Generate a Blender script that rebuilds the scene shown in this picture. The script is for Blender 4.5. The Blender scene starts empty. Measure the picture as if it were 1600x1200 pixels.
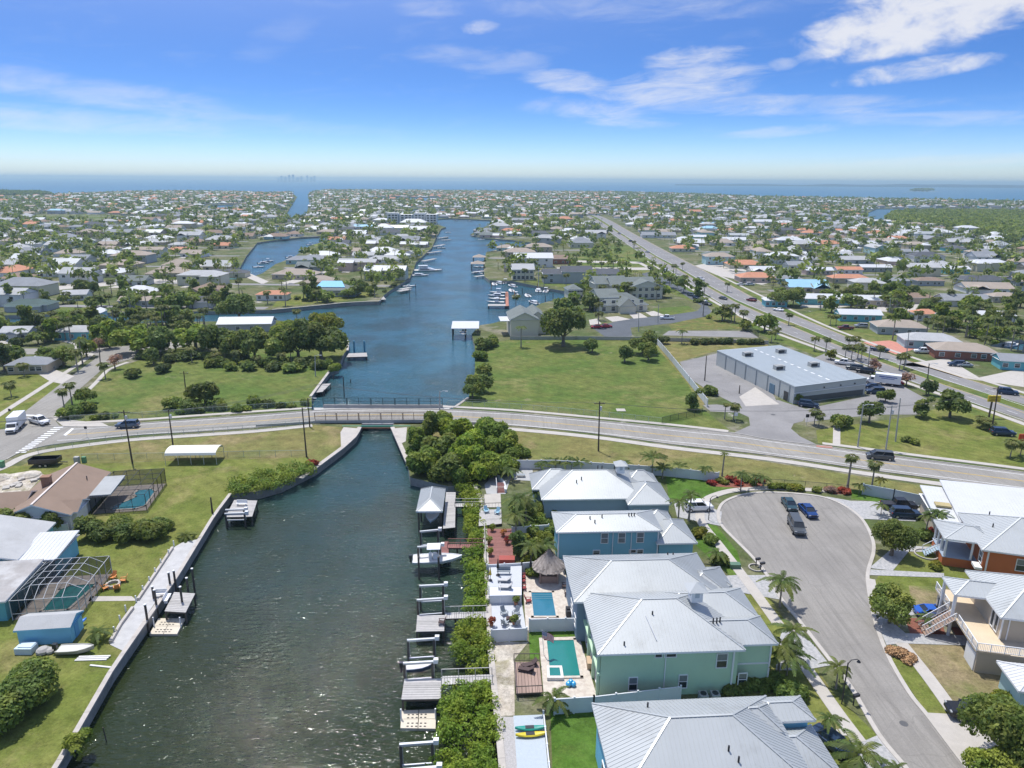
import bpy, bmesh, math, random
import numpy as np
from mathutils import Vector, Matrix, geometry
rad = math.radians
SC = bpy.context.scene
COL = SC.collection
# ------------------------------------------------------------------ camera
CAM_H = 54.0
FPX = 1109.0                       # focal length in photo pixels (1600 wide)
PITCH = math.atan(317.5 / FPX)
ROLL = rad(0.36)
cam = bpy.data.cameras.new('camera'); camo = bpy.data.objects.new('camera', cam); COL.objects.link(camo)
cam.sensor_fit = 'HORIZONTAL'; cam.sensor_width = 36.0; cam.lens = 36.0 * FPX / 1600.0
cam.clip_start = 0.5; cam.clip_end = 90000
_f = Vector((0, math.cos(PITCH), -math.sin(PITCH))); _u = Vector((0, math.sin(PITCH), math.cos(PITCH))); _r = Vector((1, 0, 0))
CR = math.cos(ROLL) * _r + math.sin(ROLL) * _u
CU = math.cos(ROLL) * _u - math.sin(ROLL) * _r
m3 = Matrix((CR, CU, -_f)).transposed()
camo.matrix_world = Matrix.Translation((0, 0, CAM_H)) @ m3.to_4x4()
SC.camera = camo
# ------------------------------------------------------------------ sun, sky
SUN_EL, SUN_AZ = rad(70), rad(-33)          # azimuth from +Y, negative = to the left
sdir = Vector((math.sin(SUN_AZ) * math.cos(SUN_EL), math.cos(SUN_AZ) * math.cos(SUN_EL), math.sin(SUN_EL)))
sun = bpy.data.lights.new('sun', 'SUN'); suno = bpy.data.objects.new('sun', sun); COL.objects.link(suno)
sun.energy = 3.7; sun.angle = rad(0.53); sun.color = (1.0, 0.975, 0.935)
suno.rotation_euler = (-sdir).to_track_quat('-Z', 'Y').to_euler(); suno.location = (0, 0, 200)
SKY_STRENGTH = 0.15
EXPOSURE = 0.28
SC.view_settings.view_transform = 'Standard'; SC.view_settings.look = 'None'
SC.view_settings.exposure = EXPOSURE; SC.view_settings.gamma = 1.0; SC.view_settings.use_curve_mapping = False
SC.render.engine = 'CYCLES'
SC.cycles.use_denoising = True
SC.cycles.max_bounces = 6; SC.cycles.diffuse_bounces = 2; SC.cycles.glossy_bounces = 3; SC.cycles.transparent_max_bounces = 10
SC.cycles.volume_bounces = 0
SC.cycles.sample_clamp_indirect = 6.0
class NT:
 """tiny node-tree writer"""
 def __init__(s, nt): s.nt = nt; s.nt.nodes.clear()
 def n(s, typ, _in=None, **kw):
  nd = s.nt.nodes.new(typ)
  for k, v in kw.items(): setattr(nd, k, v)
  for k, v in (_in or {}).items():
   sock = nd.inputs[k]
   if isinstance(v, bpy.types.NodeSocket): s.nt.links.new(v, sock)
   elif isinstance(v, bpy.types.Node): s.nt.links.new(v.outputs[0], sock)
   else:
    sock.default_value = v
  return nd
 def m(s, op, a, b=0.0, c=0.0, clamp=False):
  nd = s.n('ShaderNodeMath', {0: a, 1: b, 2: c}, operation=op, use_clamp=clamp); return nd.outputs[0]
 def ss(s, v, lo, hi, to0=0.0, to1=1.0):
  nd = s.n('ShaderNodeMapRange', {'Value': v, 'From Min': lo, 'From Max': hi, 'To Min': to0, 'To Max': to1}, interpolation_type='SMOOTHSTEP'); return nd.outputs[0]
 def mix(s, fac, a, b, blend='MIX'):
  nd = s.nt.nodes.new('ShaderNodeMix'); nd.data_type = 'RGBA'; nd.blend_type = blend
  for i, v in ((0, fac), (6, a), (7, b)):
   sock = nd.inputs[i]
   if isinstance(v, bpy.types.NodeSocket): s.nt.links.new(v, sock)
   else: sock.default_value = v if i == 0 else (tuple(v) + (1,) if len(v) == 3 else v)
  return nd.outputs[2]
 def noise(s, vec, scale, detail=3.0, rough=0.55, dist=0.0, out='Fac'):
  nd = s.n('ShaderNodeTexNoise', {'Scale': scale, 'Detail': detail, 'Roughness': rough, 'Distortion': dist})
  if vec is not None: s.nt.links.new(vec, nd.inputs['Vector'])
  return nd.outputs[out]
world = bpy.data.worlds.new('World'); SC.world = world; world.use_nodes = True
w = NT(world.node_tree)
tc = w.n('ShaderNodeTexCoord').outputs['Generated']
sep = w.n('ShaderNodeSeparateXYZ', {0: tc})
X, Y, Z = sep.outputs
zz = w.m('MAXIMUM', Z, 0.0)
comb = w.n('ShaderNodeCombineXYZ', {0: X, 1: Y, 2: w.m('ADD', w.m('MULTIPLY', w.m('MINIMUM', w.m('POWER', zz, 1.55), .11), 10.5), 0.02)})
nrm = w.n('ShaderNodeVectorMath', {0: comb.outputs[0]}, operation='NORMALIZE').outputs[0]
sky = w.n('ShaderNodeTexSky', {'Vector': nrm}, sky_type='NISHITA', sun_disc=False, sun_elevation=SUN_EL, sun_rotation=SUN_AZ, altitude=0.0, air_density=1.0, dust_density=0.6, ozone_density=3.0)
skyc = w.n('ShaderNodeHueSaturation', {'Saturation': 1.2, 'Value': 1.0, 'Color': w.mix(1.0, sky.outputs[0], (.80, .84, .97), 'MULTIPLY')}).outputs[0]
az = w.m('MULTIPLY', w.m('ARCTAN2', X, Y), 57.2958)
el = w.m('MULTIPLY', w.m('ARCSINE', Z), 57.2958)
def sky_pos(px, py):
 d = _f + CR * ((px - 800) / FPX) + CU * ((600 - py) / FPX); d.normalize()
 return math.degrees(math.atan2(d.x, d.y)), math.degrees(math.asin(d.z))
cv = w.n('ShaderNodeCombineXYZ', {0: w.m('MULTIPLY', az, 0.16), 1: w.m('MULTIPLY', w.m('ADD', el, w.m('MULTIPLY', az, -0.06)), 0.75), 2: 0.0}).outputs[0]
nz1 = w.noise(cv, 1.2, 11, 0.66, .55)
cv2 = w.n('ShaderNodeCombineXYZ', {0: w.m('MULTIPLY', az, 0.3), 1: w.m('MULTIPLY', el, 0.55), 2: 3.0}).outputs[0]
nz2 = w.noise(cv2, 1.4, 11, 0.6, 0.3)
total = None
CL = [(1480, 10, 185, 52, -0.17, .95, .28, .46, 2), (1330, 60, 90, 15, -0.28, .7, .40, .68, 2), (1425, 110, 110, 16, -0.10, .85, .36, .6, 2),
  (1080, 92, 95, 20, -0.05, .75, .40, .66, 1), (1055, 135, 150, 36, -0.12, .85, .36, .68, 1), (890, 128, 90, 20, 0.10, .7, .38, .66, 1), (940, 175, 150, 22, .10, .6, .40, .7, 1),
  (1180, 165, 300, 18, .02, .6, .38, .72, 1), (1225, 205, 110, 10, -.08, .45, .36, .7, 1), (1450, 185, 200, 12, .03, .4, .36, .7, 1),
  (750, 92, 130, 22, .06, .45, .36, .75, 1), (670, 12, 70, 18, -.03, .55, .44, .74, 1), (750, 42, 34, 12, -.12, .6, .44, .72, 2),
  (190, 152, 260, 24, .10, .45, .34, .72, 1), (110, 186, 260, 20, .03, .5, .34, .7, 1), (350, 192, 280, 15, .03, .22, .34, .75, 1), (430, 60, 70, 30, -.4, .2, .36, .75, 1), (1000, 10, 300, 24, .02, .4, .38, .75, 1), (1220, 100, 26, 11, -.1, .5, .35, .65, 2),
  (1500, 250, 260, 9, -.05, .35, .35, .7, 1)]
for (px, py, hw, hh, tilt, dens, lo, hi, which) in CL:
 a0, e0 = sky_pos(px, py); sa = hw / FPX * 57.3; se = hh / FPX * 57.3
 da = w.m('SUBTRACT', az, a0)
 de = w.m('SUBTRACT', w.m('SUBTRACT', el, e0), w.m('MULTIPLY', da, -tilt))
 r2 = w.m('ADD', w.m('POWER', w.m('ABSOLUTE', w.m('DIVIDE', da, sa)), 2.0), w.m('POWER', w.m('ABSOLUTE', w.m('DIVIDE', de, se)), 2.0))
 msk = w.ss(r2, 1.25, 0.0)
 nn = nz1 if which == 1 else nz2
 v = w.m('ADD', nn, w.m('MULTIPLY', w.m('SUBTRACT', msk, 0.45), 0.38))
 d = w.m('MULTIPLY', w.m('MULTIPLY', w.ss(v, lo + .04, hi + .30), w.ss(msk, 0.0, 0.45)), dens)
 total = d if total is None else w.m('MAXIMUM', total, d)
veil = w.m('MULTIPLY', w.ss(nz1, .5, .85), .12)
total = w.m('MAXIMUM', total, veil)
ov = w.n('ShaderNodeVectorMath', {0: tc, 1: (2.2, 2.2, 4.0)}, operation='MULTIPLY').outputs[0]
total = w.m('MAXIMUM', total, w.m('MULTIPLY', w.m('MULTIPLY', w.ss(w.noise(ov, 1.6, 8, .6, .3), .42, .66), w.ss(el, 14.0, 24.0)), .85))  # overhead clouds above the view, added to whiten and lift the ambient light
skyfin = w.mix(w.m('MULTIPLY', total, .85), skyc, (5.2, 5.15, 5.15))
bg = w.n('ShaderNodeBackground', {'Color': skyfin, 'Strength': SKY_STRENGTH})
w.n('ShaderNodeOutputWorld', {'Surface': bg.outputs[0]})
# ------------------------------------------------------------------ helpers
def P(px, py, z=0.0):
 """world point at height z that the photo shows at pixel (px, py)"""
 d = _f + CR * ((px - 800) / FPX) + CU * ((600 - py) / FPX)
 t = (z - CAM_H) / d.z
 return Vector((d.x * t, d.y * t, z))
def Q(p):
 d = Vector(p) - Vector((0, 0, CAM_H)); k = d.dot(_f)
 return 800 + FPX * d.dot(CR) / k, 600 - FPX * d.dot(CU) / k
def depth(p): return (Vector(p) - Vector((0, 0, CAM_H))).dot(_f)
def lin(c):
 c = c / 255.0
 return c / 12.92 if c <= .04045 else ((c + .055) / 1.055) ** 2.4
_mats = {}
def mat(name, col=(.5, .5, .5), rough=.7, metal=0.0, var=.12, vscale=.6, bump=0.0, bscale=8.0, spec=.4, col2=None, c2scale=.3, c2lo=.45, c2hi=.6, island=0.0, objvar=0.0, emit=None, trans=0.0, dirt=0.0):
 if name in _mats: return _mats[name]
 M = bpy.data.materials.new(name); M.use_nodes = True
 n = NT(M.node_tree)
 tco = n.n('ShaderNodeTexCoord'); geo = n.n('ShaderNodeNewGeometry')
 pos = geo.outputs['Position']
 base = (col[0], col[1], col[2], 1)
 c = n.mix(0.0, base, base)
 if col2 is not None:
  f = n.ss(n.noise(pos, c2scale, 5, .6), c2lo, c2hi)
  c = n.mix(f, c, col2)
 if var > 0:
  v = n.noise(pos, vscale, 5, .65)
  k = n.m('ADD', n.m('MULTIPLY', n.m('SUBTRACT', v, .5), 2 * var * 1.6), 1.0)
  hs = n.n('ShaderNodeHueSaturation', {'Color': c, 'Value': k}); c = hs.outputs[0]
 if island > 0:
  k = n.m('ADD', n.m('MULTIPLY', n.m('SUBTRACT', geo.outputs['Random Per Island'], .5), 2 * island), 1.0)
  hs = n.n('ShaderNodeHueSaturation', {'Color': c, 'Value': k}); c = hs.outputs[0]
 if objvar > 0:
  oi = n.n('ShaderNodeObjectInfo').outputs['Random']
  k = n.m('ADD', n.m('MULTIPLY', n.m('SUBTRACT', oi, .5), 2 * objvar), 1.0)
  h = n.m('ADD', n.m('MULTIPLY', n.m('SUBTRACT', n.m('FRACT', n.m('MULTIPLY', oi, 7.31)), .5), objvar * .12), .5)
  hs = n.n('ShaderNodeHueSaturation', {'Color': c, 'Value': k, 'Hue': h}); c = hs.outputs[0]
 if dirt > 0:
  f = n.m('MULTIPLY', n.ss(n.noise(pos, .23, 6, .7), .5, .75), dirt)
  c = n.mix(f, c, (col[0] * .5, col[1] * .47, col[2] * .42))
 b = n.n('ShaderNodeBsdfPrincipled', {'Base Color': c, 'Roughness': rough, 'Metallic': metal, 'Specular IOR Level': spec})
 if bump > 0:
  bn = n.n('ShaderNodeBump', {'Height': n.noise(pos, bscale, 4, .6), 'Strength': bump, 'Distance': .1})
  n.nt.links.new(bn.outputs[0], b.inputs['Normal'])
 out = b.outputs[0]
 if trans > 0:
  t = n.n('ShaderNodeBsdfTranslucent', {'Color': n.mix(.5, c, (col[0] * 1.6, col[1] * 1.5, col[2] * .6))})
  out = n.n('ShaderNodeMixShader', {0: trans, 1: out, 2: t.outputs[0]}).outputs[0]
 n.n('ShaderNodeOutputMaterial', {'Surface': out})
 _mats[name] = M
 return M
class MB:
 """collects boxes, bars, tubes and polygons; build() links them as one mesh object"""
 def __init__(s): s.v = []; s.f = []; s.m = []
 def add(s, vs, fs, m=0):
  o = len(s.v); s.v += [tuple(p) for p in vs]; s.f += [tuple(i + o for i in f) for f in fs]; s.m += [m] * len(fs); return s
 def poly(s, pts, m=0): return s.add(pts, [range(len(pts))], m)
 def box(s, c, size, rz=0.0, m=0, ry=0.0):
  x, y, z = size[0] / 2, size[1] / 2, size[2] / 2
  vs = [Vector((a, b, d)) for d in (-z, z) for a, b in ((-x, -y), (x, -y), (x, y), (-x, y))]
  if ry: R_ = Matrix.Rotation(ry, 3, 'Y'); vs = [R_ @ p for p in vs]
  if rz: R_ = Matrix.Rotation(rz, 3, 'Z'); vs = [R_ @ p for p in vs]
  c = Vector(c)
  return s.add([p + c for p in vs], [(3, 2, 1, 0), (4, 5, 6, 7), (0, 1, 5, 4), (1, 2, 6, 5), (2, 3, 7, 6), (3, 0, 4, 7)], m)
 def bar(s, p, q, w, h, m=0):
  p, q = Vector(p), Vector(q); d = (q - p)
  if d.length < 1e-6: return s
  d.normalize(); up = Vector((0, 0, 1)) if abs(d.z) < .95 else Vector((0, 1, 0))
  a = d.cross(up).normalized() * (w / 2); b = a.cross(d).normalized() * (h / 2)
  vs = [p - a - b, p + a - b, p + a + b, p - a + b, q - a - b, q + a - b, q + a + b, q - a + b]
  return s.add(vs, [(0, 1, 2, 3), (7, 6, 5, 4), (1, 0, 4, 5), (2, 1, 5, 6), (3, 2, 6, 7), (0, 3, 7, 4)], m)
 def tube(s, pts, rs, n=6, m=0, cap=True):
  pts = [Vector(p) for p in pts]
  if not hasattr(rs, '__len__'): rs = [rs] * len(pts)
  o = len(s.v); k = len(pts)
  for i, p in enumerate(pts):
   d = (pts[min(i + 1, k - 1)] - pts[max(i - 1, 0)]).normalized()
   up = Vector((0, 0, 1)) if abs(d.z) < .9 else Vector((0, 1, 0))
   a = d.cross(up).normalized(); b = a.cross(d).normalized()
   for j in range(n):
    t = 2 * math.pi * j / n; s.v.append(tuple(p + a * math.cos(t) * rs[i] + b * math.sin(t) * rs[i]))
  for i in range(k - 1):
   for j in range(n):
    s.f.append((o + i * n + j, o + i * n + (j + 1) % n, o + (i + 1) * n + (j + 1) % n, o + (i + 1) * n + j)); s.m.append(m)
  if cap:
   s.f.append(tuple(o + j for j in range(n))[::-1]); s.m.append(m)
   s.f.append(tuple(o + (k - 1) * n + j for j in range(n))); s.m.append(m)
  return s
 def cyl(s, c, r, h, n=10, m=0, r2=None):
  c = Vector(c); return s.tube([c, c + Vector((0, 0, h))], [r, r if r2 is None else r2], n, m)
 def prism(s, pts, z0, z1, m=0, bottom=True):
  n = len(pts); a = [(p[0], p[1], z0) for p in pts]; b = [(p[0], p[1], z1) for p in pts]
  fs = [tuple(range(n, 2 * n))] + [(i, (i + 1) % n, n + (i + 1) % n, n + i) for i in range(n)]
  if bottom: fs.append(tuple(range(n))[::-1])
  return s.add(a + b, fs, m)
 def ball(s, c, r, m=0, n=8, k=5, sz=1.0):
  c = Vector(c); vs = [c + Vector((0, 0, -r * sz))]
  for i in range(1, k):
   t = math.pi * i / k
   vs += [c + Vector((r * math.sin(t) * math.cos(2 * math.pi * j / n), r * math.sin(t) * math.sin(2 * math.pi * j / n), -r * sz * math.cos(t))) for j in range(n)]
  vs.append(c + Vector((0, 0, r * sz))); L = len(vs) - 1
  fs = [(0, 1 + (j + 1) % n, 1 + j) for j in range(n)]
  for i in range(k - 2):
   fs += [(1 + i * n + j, 1 + i * n + (j + 1) % n, 1 + (i + 1) * n + (j + 1) % n, 1 + (i + 1) * n + j) for j in range(n)]
  fs += [(L, 1 + (k - 2) * n + j, 1 + (k - 2) * n + (j + 1) % n) for j in range(n)]
  return s.add(vs, fs, m)
 def loft(s, secs, m=0, cap=True, closed=True):
  o = len(s.v); n = len(secs[0])
  for sec in secs: s.v += [tuple(p) for p in sec]
  for i in range(len(secs) - 1):
   for j in range(n if closed else n - 1):
    s.f.append((o + i * n + j, o + i * n + (j + 1) % n, o + (i + 1) * n + (j + 1) % n, o + (i + 1) * n + j)); s.m.append(m)
  if cap:
   s.f.append(tuple(o + j for j in range(n))[::-1]); s.m.append(m)
   s.f.append(tuple(o + (len(secs) - 1) * n + j for j in range(n))); s.m.append(m)
  return s
 def mesh(s, name, mats):
  me = bpy.data.meshes.new(name); me.from_pydata(s.v, [], s.f)
  for mm in (mats if isinstance(mats, (list, tuple)) else [mats]): me.materials.append(mm)
  if any(s.m): me.polygons.foreach_set('material_index', s.m)
  bm = bmesh.new(); bm.from_mesh(me); bmesh.ops.recalc_face_normals(bm, faces=bm.faces); bm.to_mesh(me); bm.free()
  me.update(); return me
 def build(s, name, mats, parent=None, **kw):
  return link(name, s.mesh(name, mats), parent, **kw)
def link(name, data, parent=None, loc=None, rz=None, label=None, cat=None, group=None, kind=None, smooth=False):
 o = bpy.data.objects.new(name, data); COL.objects.link(o)
 if parent is not None: o.parent = parent
 if loc is not None: o.location = loc
 if rz is not None: o.rotation_euler = (0, 0, rz)
 tag(o, label, cat, group, kind)
 if smooth and data is not None: data.polygons.foreach_set('use_smooth', [True] * len(data.polygons))
 return o
def tag(o, label=None, cat=None, group=None, kind=None):
 if label: o['label'] = label
 if cat: o['category'] = cat
 if group: o['group'] = group
 if kind: o['kind'] = kind
 return o
def thing(name, label, cat, loc=(0, 0, 0), rz=0.0, group=None):
 return link(name, None, None, loc, rz, label, cat, group)
def copy_tree(o, parent=None, loc=None, rz=None, label=None, group=None, scale=None):
 c = o.copy(); COL.objects.link(c)
 if parent is not None: c.parent = parent
 if loc is not None: c.location = loc
 if rz is not None: c.rotation_euler = (0, 0, rz)
 if scale is not None: c.scale = scale
 if label: c['label'] = label
 if group: c['group'] = group
 for ch in list(o.children): copy_tree(ch, c)
 return c
def pts(lst, z=0.0): return [P(x, y, z) for x, y in lst]
def inside(p, poly):
 x, y = p[0], p[1]; r = False; n = len(poly); j = n - 1
 for i in range(n):
  xi, yi = poly[i][0], poly[i][1]; xj, yj = poly[j][0], poly[j][1]
  if (yi > y) != (yj > y) and x < (xj - xi) * (y - yi) / (yj - yi) + xi: r = not r
  j = i
 return r
ORD = 'first second third fourth fifth sixth seventh eighth ninth tenth eleventh twelfth thirteenth fourteenth fifteenth sixteenth seventeenth eighteenth nineteenth twentieth'.split()
def nth(i):
 if i < 20: return ORD[i]
 tens = {2: 'twenty', 3: 'thirty', 4: 'forty', 5: 'fifty', 6: 'sixty', 7: 'seventy', 8: 'eighty', 9: 'ninety'}
 i += 1
 if i % 10 == 0: return {2: 'twentieth', 3: 'thirtieth', 4: 'fortieth', 5: 'fiftieth', 6: 'sixtieth', 7: 'seventieth', 8: 'eightieth', 9: 'ninetieth'}[i // 10]
 return tens[i // 10] + '-' + ORD[i % 10 - 1]
# ================================================================== setting
WZ = -1.6
# ---- materials of the setting
def ground_mat(name, cols, scales, sun_dry=None):
 """grass-like ground: cols = [base, second, dry, bare]; noise at several sizes"""
 M = bpy.data.materials.new(name); M.use_nodes = True; n = NT(M.node_tree)
 pos = n.n('ShaderNodeNewGeometry').outputs['Position']
 f1 = n.ss(n.noise(pos, scales[0], 6, .62), .38, .62)
 c = n.mix(f1, cols[0], cols[1])
 f2 = n.ss(n.noise(pos, scales[1], 7, .66, .4), .5, .66)
 c = n.mix(f2, c, cols[2])
 if len(cols) > 3:
  f3 = n.ss(n.noise(pos, scales[2], 7, .7, .3), .62, .7)
  c = n.mix(f3, c, cols[3])
 wv = n.n('ShaderNodeTexWave', {'Vector': pos, 'Scale': .22, 'Distortion': 3.0, 'Detail': 2.0, 'Detail Scale': .4}, bands_direction='DIAGONAL').outputs[1]
 c = n.mix(n.m('MULTIPLY', wv, .22), c, tuple(v * .72 for v in cols[0]))
 f4 = n.ss(n.noise(pos, .55, 8, .72, .5), .6, .74)
 c = n.mix(n.m('MULTIPLY', f4, .75), c, tuple(v * 1.15 for v in cols[2]))
 c = n.mix(n.m('MULTIPLY', n.ss(n.noise(pos, 1.1, 7, .8), .52, .68), .55), c, tuple(v * .58 for v in cols[0]))
 fine = n.noise(pos, 2.6, 7, .85)
 fine2 = n.noise(pos, .35, 4, .7)
 k = n.m('ADD', n.m('ADD', n.m('MULTIPLY', n.m('SUBTRACT', fine, .5), 1.9), n.m('MULTIPLY', n.m('SUBTRACT', fine2, .5), 1.5)), 1.0)
 c = n.n('ShaderNodeHueSaturation', {'Color': c, 'Value': k}).outputs[0]
 b = n.n('ShaderNodeBsdfPrincipled', {'Base Color': c, 'Roughness': .95, 'Specular IOR Level': .1})
 bn = n.n('ShaderNodeBump', {'Height': n.noise(pos, 5.0, 5, .7), 'Strength': .5, 'Distance': .15}); n.nt.links.new(bn.outputs[0], b.inputs['Normal'])
 n.n('ShaderNodeOutputMaterial', {'Surface': b.outputs[0]})
 _mats[name] = M
 return M
G_LAND = ground_mat('suburb ground', [(.085, .115, .038), (.16, .155, .075), (.26, .235, .175), (.42, .39, .34)], (.05, .06, .09))
G_LAWN = ground_mat('lawn', [(.135, .165, .035), (.18, .19, .05), (.225, .205, .075), (.25, .215, .11)], (.12, .09, .05))
G_GREEN = ground_mat('green lawn', [(.07, .14, .02), (.09, .165, .03), (.12, .17, .035)], (.3, .12, .1))
G_FIELD = ground_mat('field grass', [(.095, .145, .032), (.145, .165, .045), (.20, .19, .07), (.26, .23, .13)], (.06, .05, .09))
G_DRY = ground_mat('dry verge', [(.20, .18, .065), (.165, .175, .055), (.25, .205, .095), (.28, .23, .13)], (.1, .09, .13))
G_BROWN = ground_mat('dead lawn', [(.27, .215, .12), (.22, .19, .09), (.14, .165, .045)], (.25, .11, .1))
G_SAND = ground_mat('sandy soil', [(.46, .40, .32), (.56, .51, .43), (.30, .27, .17)], (.4, .3, .1))
G_FOREST = None
M_CONC = mat('concrete', (.42, .395, .35), .85, var=.16, vscale=.5, dirt=.35)
M_CONC_D = mat('weathered concrete', (.34, .32, .28), .9, var=.25, vscale=.7, dirt=.6)
M_WALK = mat('pavement concrete', (.46, .425, .375), .85, var=.12, vscale=.8, dirt=.25)
def road_mat(name, col, streak=0.0, ang=0.0):
 M = bpy.data.materials.new(name); M.use_nodes = True; n = NT(M.node_tree)
 pos = n.n('ShaderNodeNewGeometry').outputs['Position']
 c = n.mix(n.ss(n.noise(pos, .09, 6, .7), .3, .7), tuple(v * .86 for v in col), tuple(v * 1.1 for v in col))
 c = n.mix(n.m('MULTIPLY', n.ss(n.noise(pos, .5, 8, .75, .5), .56, .72), .35), c, tuple(v * .68 for v in col))
 if streak:
  mp = n.n('ShaderNodeMapping', {'Vector': pos, 'Rotation': (0, 0, ang), 'Scale': (1.6, .07, 1)}).outputs[0]
  c = n.mix(n.m('MULTIPLY', n.ss(n.noise(mp, 1.0, 5, .65, .3), .42, .7), streak), c, tuple(v * .7 for v in col))
 c = n.n('ShaderNodeHueSaturation', {'Color': c, 'Value': n.m('ADD', n.m('MULTIPLY', n.noise(pos, 5, 5, .85), .7), .65)}).outputs[0]
 vo = n.n('ShaderNodeTexVoronoi', {'Vector': n.n('ShaderNodeVectorMath', {0: pos, 1: n.noise(pos, .3, 3, .6, out='Color')}, operation='ADD').outputs[0], 'Scale': .16}, feature='DISTANCE_TO_EDGE')
 cr = n.m('MULTIPLY', n.ss(vo.outputs['Distance'], .008, .002), .24)
 c = n.mix(cr, c, tuple(v * .45 for v in col))
 b = n.n('ShaderNodeBsdfPrincipled', {'Base Color': c, 'Roughness': .9, 'Specular IOR Level': .2})
 n.n('ShaderNodeOutputMaterial', {'Surface': b.outputs[0]}); _mats[name] = M
 return M
M_ROAD = road_mat('road asphalt', (.30, .282, .25), .55, rad(72))
M_HWY = road_mat('highway asphalt', (.25, .24, .23), .5, rad(10))
M_CUL = road_mat('street asphalt', (.278, .26, .232), .7, rad(-12))
M_NEWASPH = road_mat('fresh asphalt', (.115, .125, .135))
M_LOT = road_mat('car park asphalt', (.26, .25, .24))
M_PAVER = mat('driveway pavers', (.41, .40, .385), .85, var=.2, vscale=3.0, col2=(.33, .33, .32), c2scale=2.5)
M_WHITE = mat('road paint white', (.78, .78, .76), .7, var=.15, vscale=1.5)
M_YEL = mat('road paint yellow', (.62, .42, .10), .7, var=.2, vscale=1.0)
# ---- water
def water_mat():
 M = bpy.data.materials.new('canal water'); M.use_nodes = True; n = NT(M.node_tree)
 geo = n.n('ShaderNodeNewGeometry'); pos = geo.outputs['Position']
 sp = n.n('ShaderNodeSeparateXYZ', {0: pos})
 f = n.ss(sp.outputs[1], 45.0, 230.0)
 c = n.mix(f, (.019, .029, .007), (.030, .105, .140))  # bluer with distance: the sky's reflection is put into the base colour
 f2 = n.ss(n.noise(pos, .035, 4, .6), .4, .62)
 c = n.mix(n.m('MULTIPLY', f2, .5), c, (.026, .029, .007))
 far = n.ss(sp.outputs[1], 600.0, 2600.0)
 c = n.mix(far, c, (.02, .12, .19))  # open bay: more reflected sky blue put into the colour
 rough = n.ss(sp.outputs[1], 40.0, 900.0, .05, .32)
 b = n.n('ShaderNodeBsdfPrincipled', {'Base Color': c, 'Roughness': rough, 'IOR': 1.33, 'Specular IOR Level': .5})
 mp = n.n('ShaderNodeMapping', {'Vector': pos, 'Rotation': (0, 0, rad(14)), 'Scale': (.5, 1.35, 1)}).outputs[0]
 n1 = n.noise(mp, 1.3, 2, .5, .35)
 n2 = n.noise(mp, 3.1, 2, .5, .3)
 n3 = n.noise(mp, .16, 3, .5)
 gust = n.ss(n.noise(pos, .05, 4, .6), .3, .7, .45, 1.1)
 h = n.m('MULTIPLY', n.m('ADD', n.m('ADD', n.m('MULTIPLY', n1, 1.0), n.m('MULTIPLY', n2, .42)), n.m('MULTIPLY', n3, .9)), gust)
 bn = n.n('ShaderNodeBump', {'Height': h, 'Strength': 1.0, 'Distance': .275}); n.nt.links.new(bn.outputs[0], b.inputs['Normal'])
 n.n('ShaderNodeOutputMaterial', {'Surface': b.outputs[0]})
 return M
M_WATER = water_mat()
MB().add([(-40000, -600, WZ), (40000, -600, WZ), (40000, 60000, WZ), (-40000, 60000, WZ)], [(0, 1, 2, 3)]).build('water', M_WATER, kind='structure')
# ---- land: coast polygon minus canals
LEFTBANK = [(-70, 1450), (87, 1200), (175, 1047), (277, 900), (335, 805), (360, 772), (400, 768), (440, 757), (493, 731), (535, 700), (556, 681), (562, 668)]
NWBANK = [(574, 648), (530, 646), (487, 641), (485, 620), (515, 580), (528, 575), (540, 547), (543, 535), (536, 524), (520, 513), (470, 504), (430, 500), (380, 503), (340, 502), (270, 503), (200, 505), (100, 510), (50, 511), (0, 513), (-400, 525)]
SIDEN = [(-400, 503), (0, 493), (100, 490), (200, 488), (270, 487), (340, 486), (425, 484), (490, 478), (540, 473), (592, 471), (600, 461), (612, 452), (640, 435), (646, 422), (650, 410), (675, 387), (682, 370), (690, 357), (697, 355), (684, 351), (680, 343), (700, 341), (768, 344), (766, 350), (735, 366), (756, 372), (800, 375), (830, 379), (832, 386), (800, 385), (760, 394), (755, 410), (757, 432), (765, 438), (800, 439), (850, 449), (893, 457), (885, 464), (845, 474), (815, 492), (770, 505), (750, 508), (737, 522), (742, 540), (742, 580), (732, 622), (710, 637), (690, 648)]
RBANK = [(620, 648), (613, 668), (622, 688), (637, 722), (641, 746), (700, 760), (742, 758), (752, 785), (757, 817), (762, 920), (767, 1025), (775, 1100), (785, 1200), (805, 1450)]
CANAL = pts(LEFTBANK + NWBANK + SIDEN + RBANK)
CANAL2 = pts([(372, 431), (390, 434), (410, 427), (430, 413), (460, 401), (482, 385), (517, 373), (530, 367), (470, 371), (430, 375), (402, 379), (385, 400), (374, 420)])
FARCH = pts([(445, 342), (462, 344), (478, 336), (484, 317), (481, 307), (486, 301), (455, 300), (464, 308), (459, 316), (450, 330)])
POND1 = pts([(316, 328), (362, 328), (365, 320), (330, 320)])
POND2 = pts([(575, 312), (690, 314), (690, 309), (580, 308)])
POND3 = pts([(1000, 349), (1012, 349), (1014, 341), (1001, 341)])
BAYR = pts([(1358, 345), (1380, 347), (1382, 338), (1395, 331), (1430, 330), (1600, 331), (1900, 334), (1900, 329), (1600, 326.5), (1430, 325.5), (1370, 326), (1352, 334)])
RCAN = pts([(1545, 541), (1700, 560), (1700, 541), (1600, 530), (1570, 534)])
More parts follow.
